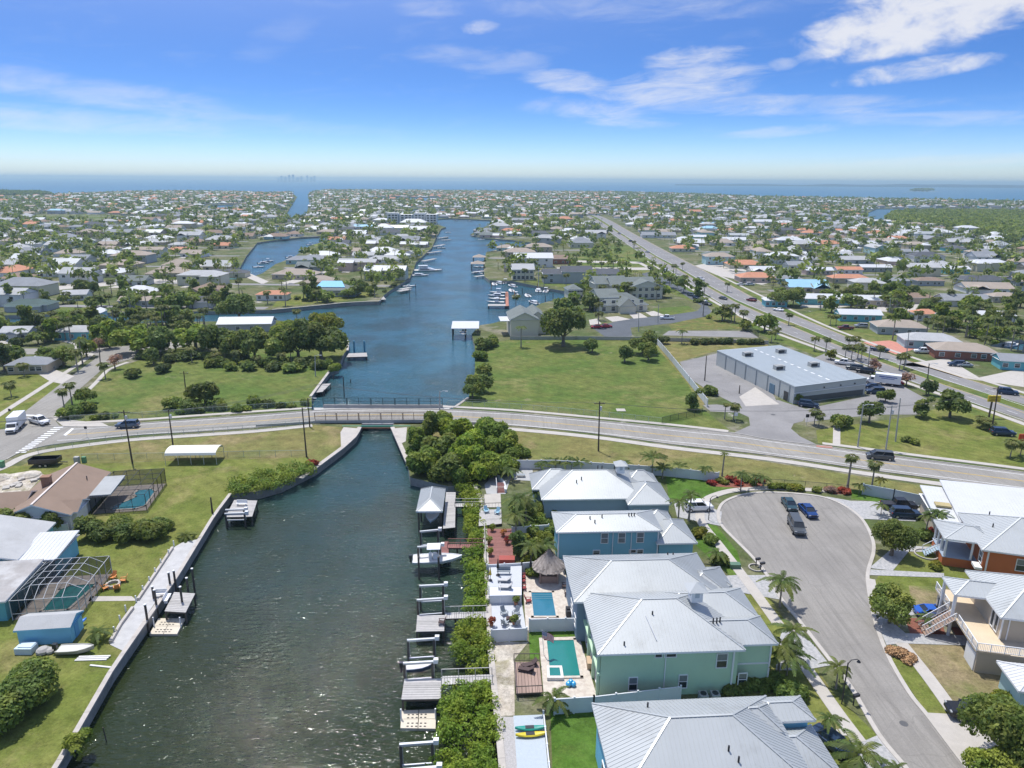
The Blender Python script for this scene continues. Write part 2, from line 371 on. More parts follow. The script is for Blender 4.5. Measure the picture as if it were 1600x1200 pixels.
MOREW = [pts(q) for q in ([(770, 329), (800, 330), (800, 326), (772, 326)], [(880, 325), (930, 326), (930, 322), (884, 322)], [(1090, 332), (1150, 334), (1152, 330), (1094, 329)], [(990, 322), (1060, 322), (1060, 319), (992, 319)],
 [(180, 341), (250, 342), (250, 338), (184, 338)], [(1190, 338), (1250, 340), (1250, 335), (1192, 334)], [(640, 330), (730, 331), (730, 327), (642, 326)], [(840, 312), (980, 314), (980, 311), (842, 310)], [(1240, 318), (1330, 321), (1330, 318), (1244, 316)])]
WATERS = [CANAL, CANAL2, FARCH, POND1, POND2, POND3, BAYR, RCAN] + MOREW
coast = [(-900, 306), (-300, 304), (0, 302), (85, 305), (200, 300.5), (300, 299.5), (380, 301), (430, 302.5), (455, 300), (464, 307.5), (481, 307), (486, 301), (505, 298), (560, 296), (700, 296.5), (800, 298), (900, 299), (1000, 301.5), (1100, 304.5), (1180, 308), (1260, 309.5), (1400, 312), (1500, 313.5), (1600, 316), (1900, 322)]
COAST = pts(coast) + [Vector((1500, -300, 0)), Vector((-1500, -300, 0))]
def is_land(p):
 return inside(p, COAST) and not any(inside(p, wp) for wp in WATERS)
def cdt_land():
 vs, es = [], []
 for poly in [COAST] + WATERS:
  o = len(vs); vs += [Vector((p.x, p.y)) for p in poly]; n = len(poly)
  es += [(o + i, o + (i + 1) % n) for i in range(n)]
 r = geometry.delaunay_2d_cdt(vs, es, [], 0, 1e-4)
 V, T = r[0], r[2]
 b = MB(); faces = []
 for t in T:
  c = sum((V[i] for i in t), Vector((0, 0))) / len(t)
  if is_land(c): faces.append(tuple(t))
 b.v = [(p.x, p.y, 0.0) for p in V]; b.f = faces; b.m = [0] * len(faces)
 cnt = {}
 for t in faces:
  for i in range(len(t)):
   e = (t[i], t[(i + 1) % len(t)]); k = tuple(sorted(e)); cnt.setdefault(k, []).append(e)
 for k, e in cnt.items():
  if len(e) == 1:
   a, c = e[0]; A, B_ = b.v[a], b.v[c]
   b.add([A, B_, (B_[0], B_[1], -4), (A[0], A[1], -4)], [(0, 1, 2, 3)], 1)
 return b
M_SEAWALL = mat('seawall face', (.30, .29, .26), .9, var=.3, vscale=1.2, dirt=.7)
cdt_land().build('ground', [G_LAND, M_SEAWALL], kind='structure')
def sheet(name, poly, z, m, world_pts=False):
 vs = poly if world_pts else pts(poly, 0.0)
 vs = [Vector((p[0], p[1], 0)) for p in vs]
 r = geometry.delaunay_2d_cdt([Vector((p.x, p.y)) for p in vs], [(i, (i + 1) % len(vs)) for i in range(len(vs))], [], 1, 1e-4)
 b = MB(); b.v = [(p.x, p.y, z) for p in r[0]]; b.f = [tuple(t) for t in r[2]]; b.m = [0] * len(b.f)
 return b.build(name, m, kind='structure')
def smooth(poly, n=4):
 """Catmull-Rom through world points"""
 out = []; k = len(poly)
 for i in range(k - 1):
  a, b, c, d = poly[max(i - 1, 0)], poly[i], poly[i + 1], poly[min(i + 2, k - 1)]
  for j in range(n):
   t = j / n; out.append(.5 * ((2 * b) + (c - a) * t + (2 * a - 5 * b + 4 * c - d) * t * t + (3 * b - a - 3 * c + d) * t ** 3))
 out.append(poly[-1]); return out
def offset(line, d):
 out = []; k = len(line)
 for i, p in enumerate(line):
  t = (line[min(i + 1, k - 1)] - line[max(i - 1, 0)]).normalized(); nrm_ = Vector((-t.y, t.x, 0)); out.append(p + nrm_ * d)
 return out
def ribbon(name, line, w, z, m, kind='structure', h=None, parent=None):
 a, b = offset(line, w / 2), offset(line, -w / 2)
 mb = MB()
 for i in range(len(line) - 1):
  q = [a[i], a[i + 1], b[i + 1], b[i]]
  if h is None: mb.poly([(p.x, p.y, z) for p in q])
  else: mb.prism([(p.x, p.y) for p in q], z, z + h)
 return mb.build(name, m, parent, kind=kind)
# ---- ground covers (thin sheets over the base ground)
sheet('lawn', [(-70, 1450), (87, 1200), (175, 1047), (277, 900), (335, 805), (360, 772), (420, 762), (493, 731), (480, 714), (-200, 735), (-900, 800), (-900, 1450)], .012, G_LAWN)
sheet('verge', [(493, 731), (535, 700), (556, 681), (560, 670), (492, 664), (400, 674), (200, 688), (80, 702), (30, 730), (-200, 760), (-200, 738), (200, 722), (480, 715)], .016, G_DRY)
sheet('field', [(80, 655), (130, 610), (175, 577), (235, 557), (330, 550), (430, 530), (520, 514), (541, 526), (542, 547), (515, 580), (487, 619), (487, 636), (400, 644), (216, 657), (110, 660)], .012, G_FIELD)
sheet('field', [(742, 541), (800, 530), (1015, 531), (1075, 600), (1100, 640), (1140, 672), (1050, 664), (925, 652), (800, 642), (712, 637), (733, 622), (743, 580)], .012, G_FIELD)
sheet('verge', [(1015, 531), (1035, 533), (1200, 530), (1200, 545), (1125, 547), (1062, 565), (1070, 590), (1110, 612), (1095, 640), (1075, 600)], .016, G_DRY)
sheet('field', [(1275, 672), (1300, 668), (1430, 650), (1500, 625), (1700, 705), (1700, 760), (1600, 733), (1450, 714), (1350, 702), (1278, 692)], .012, G_LAWN)
sheet('verge', [(800, 670), (925, 681), (1050, 700), (1200, 722), (1350, 745), (1450, 760), (1700, 805), (1700, 830), (1445, 775), (1345, 768), (1200, 760), (1100, 752), (1000, 735), (800, 722), (800, 700), (640, 680), (630, 668)], .012, G_DRY)
sheet('lawn', [(1040, 740), (1130, 750), (1145, 762), (1100, 779), (1090, 787), (1045, 778)], .018, G_GREEN)
sheet('lawn', [(860, 1110), (930, 1100), (960, 1260), (865, 1260)], .018, G_GREEN)
sheet('lawn', [(826, 982), (911, 980), (911, 996), (845, 1000), (842, 1030), (828, 1030)], .02, G_GREEN)
sheet('lawn', [(1150, 900), (1197, 925), (1300, 1080), (1372, 1150), (1440, 1260), (1150, 1260)], .012, G_LAWN)
sheet('lawn', [(1092, 815), (1120, 822), (1152, 862), (1165, 905), (1140, 900), (1085, 850)], .02, G_GREEN)
sheet('dead_lawn', [(1415, 1004), (1600, 1000), (1700, 1010), (1700, 1130), (1540, 1110), (1486, 1108)], .014, G_BROWN)
sheet('lawn', [(1365, 912), (1400, 860), (1480, 860), (1700, 890), (1700, 990), (1500, 960), (1380, 950)], .012, G_LAWN)
sheet('dead_lawn', [(1420, 915), (1500, 918), (1500, 948), (1425, 947)], .018, G_BROWN)
sheet('lawn', [(1390, 1030), (1415, 1003), (1488, 1108), (1484, 1118), (1447, 1113)], .017, G_LAWN)
sheet('lawn', [(1330, 765), (1445, 778), (1440, 790), (1330, 780)], .02, G_GREEN)
sheet('lawn', [(-100, 600), (0, 590), (75, 570), (110, 600), (60, 640), (-100, 720)], .014, G_LAWN)
sheet('sandy_strip', [(768, 1003), (826, 1003), (804, 1030), (804, 1118), (777, 1120)], .016, G_SAND)
M_GRAVEL = mat('gravel', (.42, .40, .38), .95, var=.3, vscale=5, bump=.5, bscale=14)
sheet('gravel_strip', [(779, 1120), (803, 1120), (812, 1260), (787, 1260)], .018, M_GRAVEL)
G_MARSH = ground_mat('marsh grass', [(.16, .15, .05), (.12, .16, .04), (.24, .19, .07)], (.3, .2, .1))
sheet('marsh', [(1045, 508), (1100, 492), (1130, 484), (1150, 490), (1172, 513), (1050, 517)], .02, G_MARSH)
sheet('park_lawn', [(880, 425), (905, 400), (940, 378), (985, 385), (1030, 415), (1038, 428), (960, 426)], .012, G_FIELD)
sheet('lawn', [(1250, 492), (1300, 480), (1340, 505), (1300, 512)], .012, G_FIELD)
sheet('lawn', [(800, 437), (850, 445), (900, 452), (960, 452), (960, 446), (870, 440), (805, 432)], .012, G_FIELD)
sheet('lawn', [(425, 480), (540, 470), (590, 462), (560, 452), (440, 462)], .012, G_LAWN)
sheet('lawn', [(70, 478), (130, 470), (190, 478), (250, 478), (300, 476), (300, 484), (100, 488)], .012, G_FIELD)
sheet('playing_field', [(40, 345), (190, 344), (192, 337), (45, 336)], .012, G_FIELD)
sheet('lawn', [(1010, 442), (1060, 445), (1100, 468), (1120, 500), (1100, 478), (1040, 455)], .012, G_FIELD)
sheet('lawn', [(1020, 482), (1075, 478), (1088, 486), (1070, 494), (1025, 492)], .014, G_FIELD)
sheet('lawn', [(1310, 512), (1395, 518), (1420, 540), (1350, 540)], .013, G_FIELD)
# ---- roads
def pxroad(name, up, low, z, m):
 sheet(name, up + low[::-1], z, m)
UP = [(-300, 712), (-60, 680), (30, 668), (97, 667), (175, 667), (217, 662), (300, 656), (400, 649), (505, 641), (600, 639), (692, 640), (800, 646), (925, 657), (1050, 669), (1145, 677), (1200, 687), (1275, 696), (1350, 707), (1450, 720), (1600, 739), (1800, 768), (2600, 884)]
LOW = [(-300, 790), (-60, 738), (0, 722), (32, 707), (82, 695), (200, 681), (300, 675), (400, 668), (492, 659), (600, 657), (650, 658), (800, 665), (925, 677), (1050, 694), (1200, 711), (1350, 733), (1450, 746), (1600, 766), (1800, 798), (2600, 926)]
upw = smooth(pts(UP)); loww = smooth(pts(LOW))
def roadmesh(a, b, z, m, name, n=60):
 def samp(l, t):
  t *= len(l) - 1; i = min(int(t), len(l) - 2); return l[i].lerp(l[i + 1], t - i)
 mb = MB()
 for i in range(len(a) - 1): pass
 return sheet(name, [p for p in a] + [p for p in b][::-1], z, m, True)
roadmesh(upw, loww, .03, M_ROAD, 'road')
center = [a.lerp(b, .5) for a, b in zip(smooth(pts([(x, np.interp(x, [p[0] for p in UP], [p[1] for p in UP])) for x in range(100, 1801, 50)])), smooth(pts([(x, np.interp(x, [p[0] for p in LOW], [p[1] for p in LOW])) for x in range(100, 1801, 50)])))]
ribbon('road_line', offset(center, .12), .12, .042, M_YEL); ribbon('road_line', offset(center, -.12), .12, .042, M_YEL)
wid = [(a - b).length for a, b in zip(smooth(pts([(x, np.interp(x, [p[0] for p in UP], [p[1] for p in UP])) for x in range(100, 1801, 50)])), smooth(pts([(x, np.interp(x, [p[0] for p in LOW], [p[1] for p in LOW])) for x in range(100, 1801, 50)])))]
e1 = [c + (q - c).normalized() * 3.6 for c, q in zip(center, offset(center, 1))]; e2 = offset(center, -3.6)
ribbon('road_line', e1, .16, .042, M_WHITE); ribbon('road_line', e2, .16, .042, M_WHITE)
M_VERGE = G_DRY
ribbon('kerb', offset(upw[9:], .1), .25, 0, M_CONC, h=.14); ribbon('kerb', offset(loww[9:], -.1), .25, 0, M_CONC, h=.14)
def walk(line, w_=1.4, z=.0, h=.08, name='sidewalk'): return ribbon(name, smooth(pts(line), 4), w_, z, M_WALK, h=h)
walk([(110, 661.5), (217, 656), (300, 650), (400, 643), (480, 638)])
walk([(690, 635), (800, 641), (925, 652), (1050, 664), (1138, 674)])
walk([(1285, 693), (1350, 701), (1450, 714), (1600, 733), (1800, 762)])
walk([(-60, 752), (0, 733), (40, 713), (90, 702), (200, 688), (300, 681), (400, 674), (488, 665)], 1.9)
walk([(668, 662), (800, 671), (925, 683), (1050, 700), (1200, 717.5), (1350, 740), (1450, 754), (1600, 774), (1800, 806)], 1.9)
pxroad('street', [(34, 647), (20, 662), (-40, 685), (0, 700), (97, 668), (80, 649), (120, 612), (160, 577), (180, 568), (240, 553), (290, 540)], [(34, 647), (100, 596), (152, 556), (158, 553), (140, 551), (0, 553), (-200, 560), (-200, 549), (0, 544), (150, 542), (290, 533)], .034, M_ROAD) if False else None
sheet('street', [(97, 670), (82, 652), (120, 612), (160, 577), (182, 567), (240, 552), (300, 538), (290, 533), (180, 542), (150, 544), (0, 545), (-200, 550), (-200, 561), (0, 554), (140, 553), (154, 557), (100, 596), (34, 647), (10, 668), (60, 690)], .036, M_ROAD)
walk([(-60, 690), (0, 648), (70, 603), (140, 557), (132, 553), (110, 552)], 1.5, .0, .07)
walk([(125, 622), (150, 598), (170, 578), (200, 566)], 1.2, .0, .07)
sheet('driveway', [(52, 580), (75, 574), (116, 588), (96, 600), (78, 596)], .05, M_WALK)
sheet('driveway', [(90, 532), (125, 531), (135, 537), (130, 545), (118, 545), (115, 538)], .05, M_WALK)
sheet('driveway', [(0, 530), (25, 528), (20, 545), (-10, 545)], .05, M_WALK)
sheet('apron', [(80, 652), (97, 648), (105, 656), (160, 661), (170, 666), (140, 668), (100, 667)], .05, M_WALK)
MBp = MB()
for i in range(13):
 t = i / 12; a = P(91 + (33 - 91) * t, 668 + (707 - 668) * t); MBp.box((a.x, a.y, .048), (2.0, .55, .008), rz=rad(8))
MBp.build('crosswalk', M_WHITE, kind='structure')
sheet('stop_line', [(99, 680), (103, 681), (116, 670), (112, 669.5)], .048, M_WHITE)
sheet('stop_line', [(36, 648), (54, 648.5), (53, 650), (35, 649.5)], .048, M_WHITE)
H_NN = [(2600, 1075), (1700, 697), (1600, 655), (1510, 626), (1370, 577), (1290, 545), (1200, 511), (1150, 489), (1105, 461), (1060, 432), (1007, 400), (960, 368), (940, 354), (925, 343), (917, 338)]
H_NF = [(2600, 1042), (1700, 682), (1600, 642), (1475, 601), (1350, 556), (1260, 519), (1200, 494), (1150, 472), (1100, 445), (1060, 421), (1025, 402), (990, 379), (962, 361), (945, 350), (930, 341), (921, 337)]
H_FN = [(2600, 1012), (1700, 670), (1600, 632), (1475, 594), (1350, 550), (1260, 513), (1200, 490), (1150, 469), (1100, 442), (1060, 418), (1025, 400), (990, 377), (964, 360), (947, 348.5), (934, 340.5), (925, 336.5)]
H_FF = [(2600, 979), (1700, 655), (1600, 619), (1475, 581), (1425, 566), (1350, 537), (1250, 496), (1200, 477), (1150, 450), (1100, 422), (1060, 402), (1020, 381), (985, 362), (957, 346), (942, 339), (932, 335.5)]
sheet('highway', H_NN + H_NF[::-1], .03, M_HWY)
sheet('highway', H_FN + H_FF[::-1], .03, M_HWY)
sheet('median', H_NF + H_FN[::-1], .022, G_FIELD)
sheet('highway_verge', [(1700, 712), (1600, 668), (1507, 634), (1370, 583), (1200, 517), (1060, 437), (1040, 440), (1120, 482), (1200, 528), (1340, 580), (1430, 606), (1500, 640), (1700, 725)], .014, G_FIELD)
sheet('highway_verge', [(1700, 645), (1600, 612), (1475, 573), (1350, 529), (1250, 490), (1100, 417), (1100, 422), (1200, 477), (1350, 537), (1475, 581), (1600, 619), (1700, 655)], .014, G_FIELD)
walk([(1700, 703), (1600, 663), (1507, 629.5), (1430, 603)], 1.8); walk([(1430, 603), (1370, 581), (1290, 549), (1200, 515), (1120, 474), (1060, 439), (1012, 408)], 1.8)
walk([(1700, 648), (1600, 614), (1475, 575), (1350, 532), (1250, 491), (1100, 419)], 1.6)
hc = lambda a, b, k: [p.lerp(q, k) for p, q in zip(a, b)]
def dashes(name, line, L=3.0, gap=9.0, w_=.16):
 line = smooth(line, 3); mb = MB(); acc = 0.0
 for a, b in zip(line[:-1], line[1:]):
  d = (b - a).length; t = 0
  while t < d:
   ph = (acc + t) % (L + gap)
   if ph < L:
    e = min(d, t + (L - ph)); mid = a.lerp(b, (t + e) / 2 / d); mb.box((mid.x, mid.y, .044), (e - t, w_, .006), rz=math.atan2(b.y - a.y, b.x - a.x)); t = e + .01
   else: t += (L + gap) - ph
  acc += d
 return mb.build(name, M_WHITE, kind='structure')
NNw, NFw = smooth(pts(H_NN), 4), smooth(pts(H_NF), 4)
def pair(a, b, k, n=40):
 def samp(l):
  L = [0]
  for p, q in zip(l[:-1], l[1:]): L.append(L[-1] + (q - p).length)
  return [Vector((np.interp(s, L, [p.x for p in l]), np.interp(s, L, [p.y for p in l]), 0)) for s in np.linspace(0, L[-1], n)]
 return [p.lerp(q, k) for p, q in zip(samp(a), samp(b))]
for a, b in ((H_NN, H_NF), (H_FN, H_FF)): dashes('lane_line', pair(smooth(pts(a), 4), smooth(pts(b), 4), .5), 3.0, 9.0, .12)
for a, b, k in ((H_NN, H_NF, .05), (H_NN, H_NF, .95), (H_FN, H_FF, .05), (H_FN, H_FF, .95)):
 ribbon('edge_line', pair(smooth(pts(a), 4), smooth(pts(b), 4), k), .18, .042, M_WHITE if k in (.05,) else M_YEL)
CUL = [(1415, 1200), (1372, 1147), (1330, 1075), (1295, 1030), (1250, 972), (1221, 937), (1197, 897), (1175, 870), (1150, 845), (1128, 822), (1122, 805), (1127, 789), (1142, 779), (1167, 772), (1200, 769.5), (1250, 772), (1290, 778), (1322, 792), (1347, 812), (1362, 840), (1365, 862), (1357, 890), (1356, 912), (1365, 962), (1385, 1020), (1420, 1082), (1450, 1120), (1507, 1195)]
CULW = smooth(pts([(1442, 1240)] + CUL + [(1545, 1240)]), 4)
sheet('street', CULW, .03, M_CUL, True)
ribbon('kerb', CULW, .5, 0, M_WALK, h=.12)
sheet('driveway', [(1052, 783), (1092, 787), (1128, 800), (1125, 822), (1090, 815), (1058, 808)], .06, M_PAVER)
sheet('driveway', [(1090, 903), (1150, 899), (1197, 899), (1222, 938), (1150, 925), (1110, 912)], .06, M_PAVER)
sheet('driveway', [(1222, 985), (1253, 985), (1297, 1040), (1255, 1048), (1212, 1048), (1215, 1010)], .06, M_PAVER)
sheet('driveway', [(1335, 1165), (1374, 1148), (1440, 1245), (1330, 1260)], .06, M_PAVER)
sheet('driveway', [(1290, 776), (1330, 783), (1420, 785), (1445, 800), (1430, 815), (1345, 811), (1320, 792)], .06, M_PAVER)
sheet('driveway', [(1362, 946), (1510, 950), (1500, 968), (1480, 962), (1362, 962)], .06, M_PAVER)
sheet('driveway', [(1368, 970), (1380, 960), (1415, 990), (1520, 994), (1535, 1010), (1415, 1006), (1385, 1008)], .06, M_PAVER)
sheet('driveway', [(1447, 1114), (1482, 1116), (1600, 1118), (1600, 1200), (1510, 1200)], .06, M_WALK)
sheet('path', [(1358, 888), (1400, 852), (1475, 856), (1475, 864), (1420, 862), (1395, 892)], .06, M_PAVER)
sheet('path', [(1358, 890), (1475, 896), (1475, 903), (1358, 899)], .058, M_PAVER)
walk([(1290, 767), (1240, 764), (1200, 763), (1150, 766), (1120, 773), (1101, 783), (1094, 800), (1097, 818), (1122, 850), (1162, 902), (1190, 940), (1216, 976)], 1.5)
walk([(1262, 1047), (1307, 1112), (1343, 1160)], 1.5)
walk([(1408, 1005), (1450, 1058), (1489, 1112)], 1.5)
walk([(1360, 905), (1368, 950)], 1.2)
sheet('car_park', [(1062, 566), (1125, 551), (1150, 552), (1130, 575), (1200, 600), (1215, 630), (1180, 640), (1165, 640), (1110, 612), (1075, 590)], .03, M_LOT)
sheet('car_park', [(1165, 638), (1215, 625), (1262, 640), (1255, 658), (1240, 662), (1236, 670), (1250, 682), (1275, 694), (1240, 692), (1145, 677), (1172, 665), (1170, 652), (1155, 645), (1110, 643), (1098, 633), (1120, 632)], .031, M_LOT)
sheet('car_park', [(1255, 640), (1360, 618), (1350, 610), (1270, 560), (1290, 552), (1345, 582), (1405, 600), (1450, 625), (1440, 648), (1370, 648), (1300, 655), (1258, 660)], .032, M_LOT)
sheet('apron', [(1155, 620), (1180, 605), (1218, 632), (1165, 635)], .045, M_WALK)
sheet('path', [(1302, 664), (1313, 665), (1313, 697), (1301, 696)], .05, M_WALK)
sheet('car_park', [(925, 512), (980, 498), (1050, 492), (1090, 486), (1096, 478), (1060, 455), (1030, 440), (1000, 428), (1020, 424), (1060, 445), (1100, 470), (1112, 487), (1105, 494), (1050, 505), (985, 512), (988, 524), (975, 530), (945, 526)], .03, M_NEWASPH)
sheet('tennis_court', [(1035, 524), (1045, 517), (1172, 517), (1185, 528)], .035, M_LOT)
for i, q in enumerate(([(945, 496), (965, 494), (985, 499), (957, 503)], [(982, 490), (1000, 489), (1012, 496), (990, 498)], [(1008, 488), (1022, 486), (1040, 493), (1018, 494)], [(920, 500), (932, 498), (940, 506), (922, 508)])):
 sheet('driveway', q, .05, M_WALK)
for q in ([(900, 407), (1000, 409), (1040, 430), (1036, 431), (998, 412), (900, 410)], [(870, 418), (1010, 418), (1020, 422), (870, 421)], [(1085, 415), (1140, 405), (1160, 420), (1210, 440), (1190, 445), (1120, 430)], [(1260, 465), (1330, 478), (1300, 482), (1250, 480)], [(1400, 570), (1480, 560), (1530, 590), (1600, 575), (1600, 605), (1500, 590), (1450, 575)], [(1350, 480), (1430, 470), (1470, 485), (1440, 492), (1370, 486)],
   [(0, 462), (60, 452), (100, 446), (240, 436), (350, 440), (350, 444), (240, 441), (100, 452), (60, 458), (0, 468)], [(440, 442), (500, 425), (520, 418), (524, 420), (505, 428), (450, 446)], [(280, 412), (360, 414), (420, 440), (410, 444), (350, 419), (280, 416)]):
 sheet('side_road', q, .03, M_WALK)
sheet('drive_apron', [(1348, 535), (1390, 532), (1435, 544), (1400, 554)], .05, mat('red pavers', (.50, .22, .16), .9, var=.2))
# ================================================================== buildings
def roofmat(name, col, metal=0.0, rough=.6, **k): return mat(name, col, rough, metal, **k)
R_METAL = mat('standing seam metal', (.47, .485, .47), .5, .36, var=.07, vscale=.25, dirt=.3)
R_METAL_G = mat('greyed seam metal', (.42, .435, .425), .5, .36, var=.07, vscale=.25, dirt=.3)
R_WHITE = mat('white roof', (.58, .585, .58), .55, 0, var=.05, vscale=.4, dirt=.12)
R_GREY = mat('grey shingles', (.26, .27, .28), .9, var=.16, vscale=.35, bump=.3, bscale=6, dirt=.25)
R_LGREY = mat('light grey shingles', (.42, .42, .41), .9, var=.14, vscale=.35, bump=.3, bscale=6, dirt=.25)
R_DARK = mat('charcoal shingles', (.085, .09, .10), .85, var=.18, vscale=.35, bump=.3, bscale=6)
R_BROWN = mat('brown shingles', (.265, .19, .14), .92, var=.13, vscale=.35, bump=.4, bscale=7, dirt=.2)
R_TAN = mat('tan shingles', (.36, .30, .24), .92, var=.14, vscale=.35, bump=.3, bscale=6, dirt=.2)
R_TERRA = mat('terracotta tiles', (.52, .24, .14), .85, var=.16, vscale=.5, bump=.5, bscale=5, dirt=.2)
R_GREEN = mat('grey green shingles', (.17, .19, .175), .9, var=.14, vscale=.3, bump=.3, bscale=6, dirt=.25)
R_DGREEN = mat('dark green roof', (.06, .10, .09), .8, var=.2, vscale=.3)
R_BLUE = mat('pale blue roof', (.30, .52, .66), .6, var=.1, vscale=.3)
R_BUILT = mat('weathered flat roof', (.46, .45, .43), .9, var=.2, vscale=.35, col2=(.36, .34, .32), c2scale=.25, dirt=.4)
W_WHITE = mat('white stucco', (.74, .73, .70), .85, var=.05, vscale=.4, dirt=.08)
W_CREAM = mat('cream stucco', (.66, .62, .48), .85, var=.05, vscale=.4, dirt=.08)
W_BEIGE = mat('beige stucco', (.52, .44, .33), .85, var=.05, vscale=.4, dirt=.08)
W_GREY = mat('grey stucco', (.42, .44, .45), .85, var=.06, vscale=.4)
W_TURQ = mat('turquoise stucco', (.16, .46, .50), .8, var=.06, vscale=.4)
W_PTURQ = mat('pale turquoise stucco', (.42, .60, .60), .8, var=.06, vscale=.4)
W_TEAL = mat('teal blue siding', (.22, .47, .55), .75, var=.05, vscale=.4)
W_SLATE = mat('slate blue siding', (.20, .27, .34), .75, var=.05, vscale=.4)
W_SEA = mat('seafoam stucco', (.50, .67, .47), .85, var=.06, vscale=.5, bump=.25, bscale=9)
W_BLUE = mat('sky blue siding', (.22, .54, .72), .75, var=.06, vscale=.4)
W_BLGR = mat('blue grey siding', (.32, .41, .47), .75, var=.05, vscale=.4)
W_ORANGE = mat('orange siding', (.52, .155, .055), .8, var=.07, vscale=.5)
W_PINK = mat('pale pink stucco', (.62, .47, .40), .85, var=.05, vscale=.4)
W_BRICKR = mat('red brown wall', (.30, .12, .08), .85, var=.1, vscale=.5)
TRIM = mat('white trim', (.80, .80, .78), .6, var=.04, vscale=.6)
GLASS = mat('window glass', (.035, .045, .055), .08, 0, var=.25, vscale=.9, spec=.7)
GLASS_L = mat('window blinds behind glass', (.20, .22, .23), .2, var=.2, vscale=2.2, spec=.6)
DARK = mat('dark metal', (.03, .03, .035), .5, var=.1)
ALU = mat('aluminium frame', (.62, .63, .64), .45, .4, var=.05)
def newell(f):
 n = Vector((0, 0, 0))
 for i in range(len(f)):
  a, b = f[i], f[(i + 1) % len(f)]
  n += Vector(((a.y - b.y) * (a.z + b.z), (a.z - b.z) * (a.x + b.x), (a.x - b.x) * (a.y + b.y)))
 return n.normalized()
def ribs_on(mb, face, spacing, h=.03, w=.06):
 """raised seams on one planar roof face, running down the slope"""
 n = newell(face)
 if n.z < 0: n = -n
 if n.z > .999: return
 hd = Vector((-n.y, n.x, 0)).normalized()            # along the eave
 sd = hd.cross(n).normalized()                       # along the slope
 o = face[0]
 us = [(p - o).dot(hd) for p in face]; ss_ = [(p - o).dot(sd) for p in face]
 u = min(us) + spacing * .5
 while u < max(us):
  cuts = []
  for i in range(len(face)):
   j = (i + 1) % len(face); u0, u1 = us[i], us[j]
   if (u0 - u) * (u1 - u) < 0:
    t = (u - u0) / (u1 - u0); cuts.append(ss_[i] + t * (ss_[j] - ss_[i]))
  cuts.sort()
  for a, b in zip(cuts[::2], cuts[1::2]):
   if b - a > .25:
    p = o + hd * u + sd * (a + .03); q = o + hd * u + sd * (b - .03)
    e = hd * (w / 2); t_ = n * h
    mb.add([p - e, p + e, p + e + t_, p - e + t_, q - e, q + e, q + e + t_, q - e + t_], [(3, 2, 6, 7), (1, 5, 6, 2), (0, 3, 7, 4)])
  u += spacing
def roof_faces(x0, y0, x1, y1, z, rise, typ='hip', axis=None):
 L, W = x1 - x0, y1 - y0
 if axis is None: axis = 'x' if L >= W else 'y'
 V = Vector
 a, b, c, d = V((x0, y0, z)), V((x1, y0, z)), V((x1, y1, z)), V((x0, y1, z))
 if typ == 'flat':
  return [[V((x0, y0, z)), V((x1, y0, z)), V((x1, y1, z + rise)), V((x0, y1, z + rise))]], []
 if typ == 'shed_x':
  return [[a, V((x1, y0, z + rise)), V((x1, y1, z + rise)), d]], []
 if axis == 'x':
  i = min(W / 2, L / 2 - .05) if typ == 'hip' else 0.0
  e, f = V((x0 + i, (y0 + y1) / 2, z + rise)), V((x1 - i, (y0 + y1) / 2, z + rise))
  fs = [[a, b, f, e], [c, d, e, f]]
  caps = [(e, f)]
  if typ == 'hip': fs += [[d, a, e], [b, c, f]]; caps += [(a, e), (d, e), (b, f), (c, f)]
 else:
  i = min(L / 2, W / 2 - .05) if typ == 'hip' else 0.0
  e, f = V(((x0 + x1) / 2, y0 + i, z + rise)), V(((x0 + x1) / 2, y1 - i, z + rise))
  fs = [[d, a, e, f], [b, c, f, e]]
  caps = [(e, f)]
  if typ == 'hip': fs += [[a, b, e], [c, d, f]]; caps += [(a, e), (b, e), (c, f), (d, f)]
 return fs, caps
def roof_volume(parent, v, rm, fascia=TRIM, ribs=0.0, thick=.22, label=None):
 x0, y0, x1, y1, z, rise = v[:6]; typ = v[6] if len(v) > 6 else 'hip'; axis = v[7] if len(v) > 7 else None
 fs, caps = roof_faces(x0, y0, x1, y1, z, rise, typ, axis)
 mb = MB()
 for f in fs: mb.poly(f, 0)
 edge = {}
 for f in fs:
  for i in range(len(f)):
   k = (tuple(f[i]), tuple(f[(i + 1) % len(f)])); edge[k] = 1
 for (p, q) in list(edge):
  if (q, p) not in edge:
   p_, q_ = Vector(p), Vector(q); dn = Vector((0, 0, -thick)); mb.add([p_, q_, q_ + dn, p_ + dn], [(3, 2, 1, 0)], 1)
 mb.poly([(x0 + .02, y0 + .02, z - thick), (x0 + .02, y1 - .02, z - thick), (x1 - .02, y1 - .02, z - thick), (x1 - .02, y0 + .02, z - thick)], 1)
 me = bpy.data.meshes.new('roof'); me.from_pydata(mb.v, [], mb.f)
 me.materials.append(rm); me.materials.append(fascia); me.polygons.foreach_set('material_index', mb.m); me.update()
 o = link('roof', me, parent, label=label)
 if ribs:
  sb = MB()
  for f in fs: ribs_on(sb, f, ribs)
  if sb.f: sb.build('seams', rm, o, kind='stuff')
  cb = MB()
  for p, q in caps: cb.bar(p + Vector((0, 0, .02)), q + Vector((0, 0, .02)),   .2, .05)
  if caps: cb.build('ridge_cap', rm, o)
 return o
